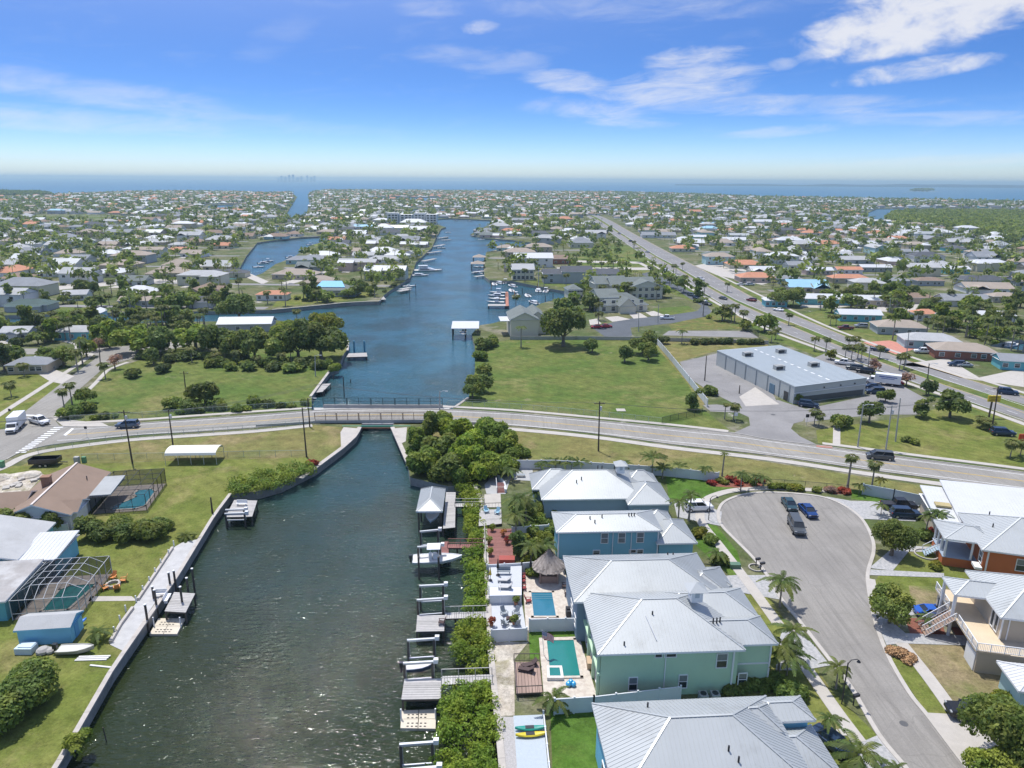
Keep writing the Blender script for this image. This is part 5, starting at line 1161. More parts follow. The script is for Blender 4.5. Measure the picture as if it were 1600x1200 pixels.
# ---- named broadleaf trees: px, py (base), radius m, leaf, shape, label
B = [
 (18, 1112, 4.8, LF_MID, 'bush', 'leafy tree on the west lawn near the bottom left corner', 13000, .04), (124, 1168, 1.7, LF_BRIGHT, 'bush', 'bright small bush overhanging the west seawall near the bottom', 500, .15),
 (27, 834, 3.4, LF_OAK, 'round', 'clipped round tree left of the white fence by the brown roofed house', 3000, .075), (88, 833, 2.5, LF_OAK, 'round', 'small clipped round tree behind the white fence', 2600, .08), (138, 840, 2.6, LF_OAK, 'round', 'clipped dark tree at the corner of the white fence', 2600, .08),
 (175, 838, 3.0, LF_OAK, 'bush', 'first big bush of the dark hedge south of the screened pool', 3000, .075), (206, 842, 3.1, LF_OAK, 'bush', 'middle big bush of the dark hedge south of the screened pool', 3000, .075), (236, 840, 3.2, LF_MID, 'bush', 'right bush of the dark hedge south of the screened pool', 3000, .075), (190, 826, 2.7, LF_MID, 'bush', 'rear bush of the hedge touching the screened pool', 900, .12), (252, 828, 2.2, LF_OAK, 'bush', 'rusty end bush of the hedge by the seawall lawn', 800, .12),
 (112, 652, 3.2, LF_MID, 'bush', 'dense bush at the corner of the road and the side street', 900, .13), (134, 645, 2.8, LF_OAK, 'bush', 'dark bush behind the street corner shrub', 800, .13), (134, 632, 2.6, LF_MID, 'round', 'small tree at the back of the street corner thicket', 700, .13),
 (272, 638, 3.4, LF_MID, 'bush', 'left bush of the roadside group around the utility pole', 900, .13), (300, 641, 3.2, LF_OAK, 'bush', 'middle dark bush of the roadside group around the utility pole', 900, .13), (322, 634, 4.6, LF_OAK, 'round', 'tall tree of the roadside group behind the utility pole', 1500, .11), (340, 640, 2.8, LF_MID, 'bush', 'right low bush of the roadside group', 700, .14),
 (398, 634, 2.7, LF_BRIGHT, 'bush', 'light green bush by the road rail near the bridge', 600, .15), (419, 636, 2.2, LF_OLE, 'bush', 'greyish bush next to the light green one near the bridge', 500, .16), (372, 642, 1.8, LF_MID, 'bush', 'low roadside bush in the tall grass', 400, .16), (478, 632, 1.6, LF_MID, 'bush', 'small bush beside the lamp at the bridge corner', 400, .17),
 (207, 590, 2.7, LF_OAK, 'bush', 'lone round shrub in the left field', 700, .14), (256, 582, 2.8, LF_OLE, 'bush', 'pale palmetto clump at the edge of the left field', 700, .14), (330, 566, 3.0, LF_OAK, 'bush', 'dark shrub under the field oaks', 600, .14), (240, 570, 3.4, LF_OAK, 'oval', 'dark evergreen at the left end of the field trees', 800, .13), (268, 566, 3.2, LF_OLE, 'bush', 'grey green clump beneath the field trees', 600, .14),
 (180, 577, 3.0, LF_BARE, 'oval', 'nearly bare pinkish tree at the side street corner', 260, .10),
 (216, 552, 7.4, LF_BRIGHT, 'wide', 'large bright green oak at the street bend', 2000, .085), (248, 556, 5.2, LF_OAK, 'round', 'darker oak right of the bright street oak', 1300, .1), (306, 548, 7.0, LF_BRIGHT, 'wide', 'second bright green oak behind the left field', 2000, .085), (344, 556, 5.0, LF_OAK, 'round', 'dark tree right of the second bright oak', 1200, .1),
 (366, 560, 4.8, LF_OAK, 'round', 'first oak of the dark grove by the basin', 1200, .1), (398, 562, 5.2, LF_OAK, 'round', 'second oak of the dark grove by the basin', 1200, .1), (436, 564, 5.6, LF_MID, 'round', 'third tree of the dark grove, beside the white roof', 1300, .1), (466, 562, 6.8, LF_OAK, 'round', 'fourth and largest oak of the grove by the basin', 1800, .09), (502, 562, 6.8, LF_OAK, 'round', 'fifth oak of the grove, overhanging the curved seawall', 1800, .09), (452, 534, 6.0, LF_BRIGHT, 'wide', 'bright tree rising behind the grove near the white roof', 1500, .09), (508, 522, 6.6, LF_YEL, 'wide', 'flat topped yellow green tree on the point of the basin', 1300, .085), (522, 580, 2.8, LF_MANG2, 'bush', 'low mangrove bush at the water below the grove', 600, .15), (498, 577, 3.0, LF_OAK, 'bush', 'shadowy undergrowth shrub at the right foot of the grove', 600, .15), (420, 574, 3.0, LF_OAK, 'bush', 'undergrowth shrub at the left foot of the grove', 600, .15), (385, 574, 2.4, LF_MID, 'bush', 'small shrub before the grove', 500, .15),
 (374, 503, 8.0, LF_OAK, 'round', 'big round oak on the bank of the side canal', 2000, .085), (252, 502, 5.2, LF_BRIGHT, 'bush', 'bright rounded tree beside the canal inlet', 900, .1), (178, 530, 4.4, LF_OAK, 'round', 'dark round tree right of the turquoise house', 1000, .11), (74, 572, 4.4, LF_MID, 'round', 'pale green tree on the lawn in front of the turquoise house', 900, .11), (100, 572, 4.0, LF_MID, 'round', 'second lawn tree by the side street sidewalk', 900, .11), (150, 548, 3.2, LF_BARE, 'round', 'thin brownish tree in the bare yard', 300, .1), (30, 540, 3.6, LF_OLE, 'bush', 'dull green bush beside the left driveway', 600, .13), (8, 580, 4.8, LF_OLE, 'tall', 'feathery grey tree at the left edge', 800, .1),
 (738, 622, 3.6, LF_OAK, 'round', 'small dark tree on the east bank just beyond the bridge', 1100, .11), (753, 612, 3.4, LF_OAK, 'round', 'second small tree on the east bank beyond the bridge', 1000, .11), (755, 585, 3.4, LF_MID, 'bush', 'middle bush of the east bank beyond the bridge', 800, .13), (752, 562, 3.6, LF_MANG2, 'bush', 'bushy clump halfway along the east bank', 800, .13), (752, 545, 4.2, LF_OAK, 'bush', 'dark tree beside the white boat canopy', 900, .12), (766, 540, 3.8, LF_MID, 'bush', 'bush next to the cream building lawn', 700, .13), (745, 600, 3.0, LF_MID, 'bush', 'low bush at the waterline of the east bank', 600, .14),
 (880, 541, 9.0, LF_OAK, 'round', 'huge dark oak at the edge of the right field', 5000, .055), (925, 551, 3.6, LF_OAK, 'round', 'small dark tree alone in the right field', 800, .12), (976, 566, 3.6, LF_OAK, 'oval', 'left tree of the field group by the fence', 900, .12), (1004, 552, 5.2, LF_OAK, 'round', 'tallest tree of the field group by the fence', 1300, .1), (1013, 563, 3.6, LF_MID, 'round', 'front right tree of the field group', 800, .12), (1034, 537, 3.0, LF_OLE, 'bush', 'grey green shrub beyond the white field fence', 600, .14), (1083, 640, 3.0, LF_OAK, 'tall', 'wind shaped dark tree at the end of the white fence', 1000, .11), (1108, 616, 2.6, LF_MID, 'bush', 'bush beside the commercial driveway', 500, .15),
 (1228, 478, 8.0, LF_OAK, 'wide', 'massive dark oak beside the turquoise house across the highway', 2200, .08),
 (1314, 668, 3.3, LF_MID, 'bush', 'wide round shrub tree beside the concrete path', 1100, .12), (1358, 661, 3.6, LF_OAK, 'oval', 'dark oval tree in front of the car park', 1200, .11), (1440, 652, 3.0, LF_OAK, 'tall', 'slim dark tree at the right of the car park', 900, .12), (1484, 652, 4.6, LF_OAK, 'round', 'large loose tree near the highway sidewalk', 1500, .1), (1383, 628, 2.1, LF_MID, 'round', 'small tree on the car park island', 600, .14), (1245, 630, 1.8, LF_MID, 'oval', 'small tree at the commercial building corner', 500, .15), (1416, 603, 2.6, LF_BARE, 'oval', 'thin leafless tree by the red car', 260, .1), (1450, 618, 2.9, LF_OLE, 'round', 'grey green tree on the highway verge', 600, .13), (1366, 580, 2.6, LF_BARE, 'oval', 'sparse tree behind the parked row', 240, .1), (1298, 562, 2.2, LF_YEL, 'oval', 'yellowish small tree behind the commercial building', 300, .13), (1418, 691, 1.4, LF_OAK, 'bush', 'left of the low dark bushes on the wide lawn', 400, .2), (1430, 694, 1.3, LF_MID, 'bush', 'right of the low dark bushes on the wide lawn', 400, .2),
 (1392, 868, 4.0, LF_MID, 'round', 'round street tree at the end of the cul-de-sac in front of the orange house', 9000, .042), (1389, 974, 3.1, LF_MID, 'round', 'slender street tree in its mulch bed beside the blue car', 7000, .05), (1592, 1212, 5.6, LF_MID, 'round', 'large leafy tree covering the bottom right corner', 15000, .032), (1560, 1240, 3.4, LF_BRIGHT, 'round', 'lighter tree in front of the bottom right corner tree', 8000, .04),
 (1566, 1100, 1.4, LF_YEL, 'bush', 'yellow green shrub beside the small white roof', 500, .16), (1506, 922, 1.1, LF_OAK, 'oval', 'clipped conical shrub at the beige house roof', 500, .16), (1463, 888, 1.1, LF_YEL, 'bush', 'bright yellow shrub by the orange house stair', 400, .2), (1447, 842, 1.6, LF_MID, 'bush', 'shrub at the palms before the orange house', 500, .18), (1460, 835, 1.2, LF_RED, 'bush', 'dark red shrub at the foot of the front porch palms', 350, .2),
 (808, 868, 2.0, LF_OAK, 'tall', 'slim dark tree trunked screen tree beside the wooden deck', 800, .14), (1108, 848, 1.6, LF_MID, 'bush', 'mixed shrub along the teal house front bed', 500, .17), (1095, 838, 1.5, LF_YEL, 'bush', 'yellow green shrub of the teal house front bed', 450, .17), (1125, 882, 1.6, LF_OAK, 'bush', 'dark rounded shrub by the teal house driveway', 500, .17),
 (1210, 1072, 1.6, LF_MID, 'bush', 'broad leaved shrub at the green house corner', 500, .18), (1234, 1090, 1.9, LF_MID, 'bush', 'leafy shrub beside the nearest house roof', 600, .17), (1138, 1082, 1.5, LF_OAK, 'bush', 'left dark shrub under the green house wall', 450, .17), (1160, 1080, 1.6, LF_OAK, 'bush', 'middle dark shrub under the green house wall', 450, .17), (1182, 1078, 1.4, LF_MID, 'bush', 'right shrub with pale flowers under the green house wall', 450, .17),
 (860, 893, 1.6, LF_YEL, 'bush', 'yellow green garden shrub left of the teal house', 500, .17), (845, 872, 1.9, LF_MID, 'bush', 'green garden shrub behind the tiki hut fence', 500, .17), (826, 880, 1.4, LF_YEL, 'bush', 'yellow leaved shrub at the wooden deck edge', 400, .2), (832, 900, 1.3, LF_MID, 'bush', 'small shrub against the white fence', 400, .2), (855, 830, 1.9, LF_MID, 'bush', 'garden shrub under the tall screen palms', 500, .17), (778, 892, .7, LF_ORANGE, 'bush', 'orange flowering pot plant on the white terrace', 200, .25),
 (762, 722, 1.3, LF_ORANGE, 'bush', 'orange leaved shrub at the edge of the mangrove thicket', 350, .2), (488, 727, 1.4, LF_RED, 'bush', 'small reddish shrub at the pole on the west wing wall', 350, .2), (882, 1112, .8, LF_OAK, 'bush', 'dark shrub at the corner of the bright lawn', 300, .25)]
for (x, y, r, lf, shp, lab, n, sz) in B:
 p = P(x, y, 0)
 if 190 < x < 530 and 530 < y < 570 and shp in ('round', 'wide'): r *= 1.05 + .3 * ((x * 7) % 10) / 10; n = int(n * 1.3)
 nm = 'shrub' if shp == 'bush' else 'tree'
 tree('shrub' if shp == 'bush' else ('oak_tree' if 'oak' in lab.split() else 'broadleaf_tree'), lab, p, r, lf, shp, None, n if n > 2500 else int(n * 1.9), sz * (1.0 if r < 3 and n < 2500 else .74 if n <= 2500 else 1.0), 'shrub' if shp == 'bush' else 'tree', trunk=shp != 'bush')
for i, (x, y) in enumerate(((350, 572), (362, 578), (376, 566), (392, 578), (408, 570), (428, 578), (444, 572), (458, 580), (474, 574), (488, 568), (508, 574), (296, 562), (318, 560), (282, 556), (228, 560), (336, 572))):
 bush('undergrowth_shrub', 'shrub in the shady undergrowth at the foot of the tree row behind the left field', P(x, y, 0), 2.4 + .3 * (i % 4), [LF_OAK, LF_MID, LF_OLE][i % 3], 420, .2, group='undergrowth of the left tree row')
for i, (x, y) in enumerate(((352, 641), (386, 641), (440, 637), (456, 636), (285, 646), (310, 645), (180, 652), (150, 656), (165, 654))):
 bush('weed_shrub', 'low scrub along the far road edge of the left field', P(x, y, 0), 1.3 + .25 * (i % 3), [LF_MID, LF_BRIGHT, LF_OLE][i % 3], 260, .22, group='roadside scrub of the left field')
for i, (x, y, q_) in enumerate(((812, 802, 1.9), (827, 806, 1.7), (842, 822, 2.0), (851, 846, 1.6), (838, 862, 1.9), (847, 802, 1.8), (864, 806, 1.5), (815, 852, 1.7), (830, 835, 1.8), (868, 790, 1.6))):
 bush('garden_shrub', '%s garden shrub in the dense planting between the decks and the blue houses' % nth(i), P(x, y, 0), q_, [LF_MID, LF_OAK, LF_BRIGHT, LF_YEL][i % 4], 1100, .1, group='dense garden planting', zs=1.2)
# ---- shrub rows
for i in range(5):
 p = P(1087 + i * 13, 538 - .2 * i, 0); bush('oleander_shrub', 'oleander in the flowering row beyond the white field fence, %s from the left' % nth(i), p, 2.5, LF_OLE, 500, .16, group='oleander row by the tennis court')
for i in range(3):
 p = P(1160 + i * 12, 538, 0); bush('oleander_shrub', 'oleander in the short row before the highway, %s from the left' % nth(i), p, 2.3, LF_OLE, 450, .17, group='short oleander row')
for i, x in enumerate((1205, 1216, 1227, 1238, 1246)):
 p = P(x, 763 + i * .7, 0); bush('hedge_shrub', 'yellow flowering shrub in the clipped row behind the cul-de-sac, %s from the left' % nth(i), p, 1.25, LF_YEL, 350, .22, group='yellow shrub row')
for i, x in enumerate((1275, 1298, 1318)):
 p = P(x, 768 + i * 1.4, 0); bush('hedge_shrub', ['green mounded shrub right of the yellow row', 'thin dry shrub by the railing behind the cul-de-sac', 'reddish shrub below the tall fan palm'][i], p, 1.3, [LF_MID, LF_BARE, LF_RED][i], 350, .2)
for i, (x, y) in enumerate(((1112, 757), (1122, 753), (1132, 756), (1142, 752), (1152, 757), (1165, 752), (1176, 757), (1188, 753))):
 p = P(x, y, 0); bush('bed_shrub', '%s shrub from the left in the red bed at the top of the cul-de-sac' % nth(i), p, 1.0 + .2 * (i % 2), [LF_RED, LF_MID, LF_YEL, LF_RED][i % 4], 260, .25, group='mixed red bed shrubs')
# ---- palms near the camera, every frond its own part
NP = [(1218, 948, 3.8, 2.6, 'feather', 'tall coconut palm at the grey driveway kerb'), (1216, 1050, 3.6, 2.6, 'feather', 'left palm of the trio at the green house corner'), (1228, 1062, 3.0, 2.6, 'feather', 'front palm of the trio at the green house corner'), (1232, 1040, 4.6, 2.4, 'feather', 'rear palm of the trio at the green house corner'),
 (1306, 1076, 2.8, 1.7, 'feather', 'small palm beside the mailboxes on the street verge'), (1292, 1152, 2.4, 1.5, 'feather', 'slim dark palm by the stepping stones'), (1338, 1212, 2.3, 3.0, 'feather', 'large feathery palm at the bottom edge by the street'), (1398, 1215, 1.0, 1.3, 'feather', 'small low palm at the bottom edge of the driveway'), (1120, 880, 1.6, 1.9, 'feather', 'bushy palm at the teal house driveway'),
 (1059, 820, 4.2, 2.0, 'feather', 'left palm of the pair before the farthest canal house garage'), (1076, 814, 4.8, 1.9, 'feather', 'right palm of the pair before the farthest canal house garage'), (1157, 768, 3.4, 1.8, 'feather', 'palm standing on the verge at the top of the cul-de-sac'), (1019, 745, 4.0, 2.8, 'date', 'broad date palm behind the cupola house'),
 (864, 1110, 1.6, 2.1, 'feather', 'palm at the white fence above the bright lawn'), (155, 1000, 1.0, 1.7, 'feather', 'banana like palm beside the blue shed'), (1449, 978, 1.2, 1.5, 'feather', 'short thick palm in the mulch bed before the beige house'), (795, 750, 2.0, 2.2, 'feather', 'leafy palm at the grey patio stair'),
 (1445, 838, 3.6, 1.7, 'feather', 'left palm before the white roofed garage'), (1460, 838, 4.0, 2.0, 'feather', 'right palm before the white roofed garage'), (1376, 805, 1.8, 1.5, 'feather', 'small palm beside the black pickup on the driveway'), (1342, 771, 1.6, 1.6, 'feather', 'low palm at the start of the grey road wall'), (1374, 763, 1.8, 1.4, 'feather', 'yellowish palm leaning over the grey road wall'),
 (812, 820, 4.6, 2.6, 'feather', 'tall full palm beside the deck with blue chairs'), (822, 815, 3.4, 2.4, 'feather', 'second full palm beside the deck with blue chairs'), (806, 838, 3.6, 2.3, 'feather', 'third full palm above the red deck'), (838, 790, 2.6, 1.8, 'feather', 'palm at the left wall of the farthest canal house'), (872, 786, 2.8, 1.8, 'feather', 'palm before the farthest canal house roof'), (832, 878, 2.6, 2.2, 'feather', 'arching palm between wooden deck and teal house'), (850, 872, 2.2, 2.2, 'feather', 'arching palm in the garden left of the teal house'),
 (292, 842, .6, 1.7, 'feather', 'trunkless palm clump at the top of the seawall walk'), (1060, 745, 2.4, 1.7, 'date', 'small palm behind the farthest canal house'), (1100, 748, 2.2, 1.8, 'feather', 'palm along the rear white wall'), (1035, 748, 2.2, 2.2, 'date', 'wide palm right of the cupola'), (1180, 760, 2.0, 1.7, 'feather', 'palm in the red bed behind the cul-de-sac'), (1192, 762, 2.0, 1.7, 'feather', 'last palm of the red bed behind the cul-de-sac'), (975, 735, 1.6, 1.7, 'feather', 'palm behind the cupola house roof'), (1128, 744, 4.6, 1.0, 'feather', 'thin tall palm at the road verge')]
for (x, y, h, L, kd, lab) in NP:
 palm(lab, P(x, y, 0), h, L, kd, LF_PALMY if 'yellowish' in lab else None, True, 15 if L < 2.5 else 18, lean=.6 if 'slim' in lab or 'leaning' in lab else .25)
for i in range(8):
 p = P(888 + i * 11.5, 797, 0); palm('yellow areca palm in the row before the farthest canal house, %s from the left' % nth(i), p, .9, 1.7, 'feather', LF_PALMY, True, 10, 'yellow areca palms', trunk=True)
for i, (x, y) in enumerate(((857, 733), (878, 733), (905, 733), (845, 738), (893, 735))):
 p = P(x, y, 0); palm('%s traveller palm along the white rear wall' % nth(i), p, 1.4, 2.6 if i < 3 else 1.9, 'date', LF_PALM, True, 11, 'traveller palms by the rear wall')
SB = [(1329 - 5, 763, 6.0, 1.5, 'tall fan palm at the back of the cul-de-sac, left of the pair'), (1362, 761, 4.6, 1.6, 'fan palm at the back of the cul-de-sac, right of the pair'), (1146, 656, 3.4, 1.8, 'fan palm on the commercial entrance island'), (1132, 655, 3.6, .9, 'slim palm trunk beside the entrance island fan palm'), (1272, 664, 3.2, 1.7, 'fan palm at the left of the commercial lawn'), (1279, 666, 2.6, 1.5, 'second fan palm at the left of the commercial lawn'),
 (1532, 668, 2.0, 1.9, 'low fan palm clump left of the yellow sign'), (1543, 672, 1.6, 1.9, 'low fan palm clump beneath the yellow sign'), (1578, 715, 3.2, 1.9, 'fan palm at the display yard corner'), (1594, 712, 2.8, 1.7, 'fan palm at the right edge of the display yard'), (101, 640, 4.6, 1.7, 'left fan palm of the street corner thicket'), (113, 632, 5.0, 1.7, 'right fan palm of the street corner thicket'), (165, 592, 4.0, 1.9, 'fan palm at the edge of the side street'), (18, 620, 3.4, 2.0, 'fan palm on the left lawn'), (38, 588, 3.2, 1.9, 'fan palm at the grey roofed house drive'), (92, 530, 7.5, 1.9, 'taller palm of the pair before the turquoise house'), (103, 532, 5.6, 1.7, 'shorter palm of the pair before the turquoise house'), (66, 518, 6.0, 2.4, 'palm on the canal bank behind the turquoise house'), (274, 545, 8.0, 1.3, 'very tall thin palm behind the left field')]
for (x, y, h, L, lab) in SB: palm(lab, P(x, y, 0), h, L, 'fan', None, True, 20)
for i, (x, y) in enumerate(((338, 566), (352, 560), (371, 568), (390, 562), (402, 572), (424, 566), (441, 572), (300, 566), (262, 560), (470, 578), (236, 566), (455, 566))):
 palm('fan palm in the undergrowth before the tree row of the left field', P(x, y, 0), 2.6 + .5 * (i % 4), 1.9, 'fan', None, False, group='fan palms before the left tree row')
MP = [(1233, 508, 5.2), (1392, 569, 0), (1265, 550, 0)]
md = [(1232, 508), (1136, 456), (1066, 422), (1325, 548), (1290, 549), (1272, 548), (1320, 562), (1330, 562), (1345, 565), (1340, 560), (1405, 578), (1412, 576)]
for i, (x, y) in enumerate(md):
 palm(['palm standing in the highway median before the parked white car', 'second palm of the highway median', 'farthest single palm of the highway median', 'palm of the clump behind the commercial roof, left', 'near palm of the pair at the commercial rear corner', 'second palm of the pair at the commercial rear corner', 'palm in the clump behind the parked pickup', 'middle palm in the clump behind the parked pickup', 'right palm in the clump behind the parked pickup', 'rear palm in the clump behind the parked pickup', 'palm clump in the median beside the tall pole, left', 'palm clump in the median beside the tall pole, right'][i], P(x, y, 0), 4.2, 1.9, 'fan', None, False)
for i, (x, y) in enumerate(((1297, 508), (1306, 508), (1336, 545), (1374, 560), (1205, 535), (1212, 530))):
 palm(['left tree palm on the highway corner lawn', 'right tree palm on the highway corner lawn', 'palm on the lawn below the tan grey house', 'palm left of the red paver drive', 'palm by the sidewalk behind the oleanders', 'second palm by the sidewalk behind the oleanders'][i], P(x, y, 0), 3.6, 2.0, 'fan', None, False)
CP = [(960, 486), (972, 485), (935, 500), (1003, 482), (1018, 460), (1026, 462), (995, 455), (920, 475), (1045, 455), (1092, 460), (1100, 462), (1160, 514), (1065, 537), (935, 512), (806, 487), (968, 432), (940, 425), (958, 424), (992, 436), (1015, 432), (905, 428), (925, 427), (850, 448), (820, 440), (842, 440), (935, 395), (948, 394), (942, 392), (990, 388), (1052, 432), (1056, 428)]
for i, (x, y) in enumerate(CP):
 palm('palm beside the condominium buildings and lawns left of the highway', P(x, y, 0), 4.5 + (i % 3), 2.3, 'fan' if i % 3 else 'feather', None, False, group='palms around the condominiums')
# ================================================================== the crowded blocks further out
def zone(p):
 x, y = Q((p[0], p[1], 0))
 if y < 322 and x < 470: return 'on the far left shore'
 if y < 318: return 'on the far bay shore'
 if x < 470 and y > 440: return 'north of the left canal'
 if x < 455: return 'left of the channel'
 if x < 700: return 'on the middle peninsula'
 if x < 930: return 'beyond the channel head'
 if x < 1150 and y < 372: return 'at the far highway bend'
 return 'right of the highway'
_seen = {}
def place(p, what, end=''):
 """label and group: what, and where it stands next to the nearest described house"""
 b, d = None, 1e9
 for (x, y, s_) in LAND:
  e = math.hypot(p[0] - x, (p[1] - y) * .6)
  if e < d: b, d = (x, y, s_), e
 if d < 45:
  dx, dy = p[0] - b[0], p[1] - b[1]
  rel = ('right of' if dx > 0 else 'left of') if abs(dx) > abs(dy) * .7 else ('behind' if dy > 0 else 'in front of')
  lab = '%s %s the %s' % (what, rel, b[2])
 else: lab = '%s %s' % (what, zone(p))
 return ' '.join(lab.split()[:16])
HWY = pts(H_NN + H_FF[::-1]); HWY2 = [p for p in offset(smooth(pts(H_NN), 1), 9)] + [p for p in offset(smooth(pts(H_FF), 1), -9)][::-1]
PARK = pts([(880, 428), (905, 398), (940, 375), (985, 385), (1040, 432), (1100, 470), (1180, 525), (1180, 545), (800, 540), (760, 520), (770, 505), (890, 462), (800, 440)])
NOB = [HWY2, PARK, pts([(40, 345.5), (192, 344.5), (194, 336), (45, 335)]), pts([(0, 308), (92, 308), (92, 300), (0, 300)])]
FOREST = pts([(1382, 347), (1384, 341), (1397, 333), (1426, 331.5), (1500, 332), (1600, 333), (1900, 337), (1900, 400), (1600, 378), (1565, 371), (1500, 361), (1450, 353)])
NEARCUT = pts([(-400, 700), (-400, 515), (0, 513), (541, 512), (545, 600), (560, 700)])
NEARCUT2 = pts([(700, 700), (735, 500), (900, 470), (1150, 500), (1500, 640), (1800, 760), (1800, 900), (700, 900)])
HROWS = pts([(1190, 520), (1200, 470), (1420, 452), (1900, 470), (1900, 800), (1500, 640)])
def near_water(p, d):
 for dx, dy in ((d, 0), (-d, 0), (0, d), (0, -d)):
  q = (p[0] + dx, p[1] + dy)
  if not is_land(q): return True
 return False
rng = random.Random(11)
PAL_N = [(R_WHITE, 18), (R_LGREY, 26), (R_GREY, 16), (R_TAN, 20), (R_BROWN, 9), (R_TERRA, 6), (R_DARK, 6), (R_METAL_G, 6), (R_BLUE, 1), (R_GREEN, 2)]
PAL_F = [(R_WHITE, 20), (R_TERRA, 26), (R_LGREY, 16), (R_TAN, 14), (R_BROWN, 8), (R_GREY, 5)]
WALLS = [(W_WHITE, 34), (W_CREAM, 16), (W_BEIGE, 14), (W_GREY, 14), (W_PTURQ, 4), (W_PINK, 6), (W_TURQ, 2)]
RN = {R_WHITE: 'white', R_LGREY: 'light grey', R_GREY: 'dark grey', R_TAN: 'tan', R_BROWN: 'brown', R_TERRA: 'terracotta', R_DARK: 'charcoal', R_METAL_G: 'metal grey', R_BLUE: 'pale blue', R_GREEN: 'grey green'}
WN = {W_WHITE: 'white', W_CREAM: 'cream', W_BEIGE: 'beige', W_GREY: 'grey', W_PTURQ: 'pale turquoise', W_PINK: 'pink', W_TURQ: 'turquoise'}
def pick(pal):
 t = rng.random() * sum(w_ for _, w_ in pal)
 for m_, w_ in pal:
  t -= w_
  if t <= 0: return m_
 return pal[0][0]
LOTS = []
def rows(xmin, xmax, ymin, ymax, ang, pivot):
 ca, sa = math.cos(rad(ang)), math.sin(rad(ang)); v = ymin
 k = 0
 while v < ymax:
  step = 29 + rng.random() * 3 if k % 2 else 36 + rng.random() * 5
  u = xmin + rng.random() * 20; uj = rng.random()
  while u < xmax:
   x, y = pivot[0] + u * ca - v * sa, pivot[1] + u * sa + v * ca
   u += 27 + rng.random() * 9
   if rng.random() < .05: continue
   x += rng.uniform(-1, 1); y += rng.uniform(-3, 3)
   yield x, y, ang, k
  v += step; k += 1
def vis(p, m=60):
 if depth((p[0], p[1], 0)) < 20: return False
 x, y = Q((p[0], p[1], 0)); return -m < x < 1600 + m and y < 640
splitx = lambda y: 150 + (y - 180) * .175
for (x, y, ang, k) in list(rows(-2600, 2600, 0, 3600, -1.5, (0, 195))):
 p = (x, y)
 if not vis(p) or not is_land(p): continue
 if any(inside(p, q) for q in NOB) or inside(p, FOREST) or inside(p, NEARCUT) or inside(p, NEARCUT2): continue
 if inside(p, HROWS) : continue
 if near_water(p, 8.5): continue
 if any((x - a) ** 2 + (y - b) ** 2 < (r + 8) ** 2 for a, b, r in USED): continue
 LOTS.append((y, x, ang, k))
LOTS.sort()
print('lots', len(LOTS))
_rh = {}
def simple_house_geo(L, W, h, rise, typ):
 fs, _ = roof_faces(-L / 2, -W / 2, L / 2, W / 2, h, rise, typ, None)
 V, Fq, M_ = [], [], []
 for f in fs:
  o = len(V); V += [tuple(p) for p in f]; Fq.append(tuple(range(o, o + len(f)))); M_.append(0)
 ov = .4; a, b = L / 2 - ov, W / 2 - ov; o = len(V)
 V += [(-a, -b, 0), (a, -b, 0), (a, b, 0), (-a, b, 0), (-a, -b, h - .05), (a, -b, h - .05), (a, b, h - .05), (-a, b, h - .05)]
 for q in ((0, 1, 5, 4), (1, 2, 6, 5), (2, 3, 7, 6), (3, 0, 4, 7)): Fq.append(tuple(o + i for i in q)); M_.append(1)
 if typ == 'gable':
  V += [(-a, 0, h + rise - .15), (a, 0, h + rise - .15)]; Fq += [(o + 4, o + 8, o + 7), (o + 5, o + 6, o + 9)]; M_ += [1, 1]
 return V, Fq, M_
_rm = {}
def rh_mesh(kind, key, mats):
 kk = (kind, key, mats.name)
 if kk not in _rm:
  L, W, h, rise, typ = key; fs, _ = roof_faces(-L / 2, -W / 2, L / 2, W / 2, h, rise, typ, None); b = MB()
  if kind == 'roof':
   for f in fs: b.poly(f)
   b.poly([(-L / 2, -W / 2, h - .02), (-L / 2, W / 2, h - .02), (L / 2, W / 2, h - .02), (L / 2, -W / 2, h - .02)])
  else:
   a, c = L / 2 - .4, W / 2 - .4; b.prism([(-a, -c), (a, -c), (a, c), (-a, c)], 0, h - .05)
   if typ == 'gable':
    for s in (-a, a): b.poly([(s, -c, h - .06), (s, c, h - .06), (s, 0, h + rise - .2)])
  _rm[kk] = b.mesh(kind, mats)
 return _rm[kk]
_pm = {}
def pane_mesh(w_, h):
 if (w_, h) not in _pm:
  b = MB(); b.box((0, 0, 0), (w_, .12, h)); _pm[(w_, h)] = b.mesh('window', GLASS)
 return _pm[(w_, h)]
NIND = 300 - len(RIGHT) - 40
far_b = MB(); FARM = [R_WHITE, R_LGREY, R_GREY, R_TAN, R_BROWN, R_TERRA, R_DARK, R_METAL_G, R_BLUE, R_GREEN, W_WHITE, W_CREAM, W_BEIGE, W_GREY, W_PTURQ, W_PINK, W_TURQ, GLASS]
FIDX = {m.name: i for i, m in enumerate(FARM)}
VEG = []           # (x, y) spots for plants round the lots
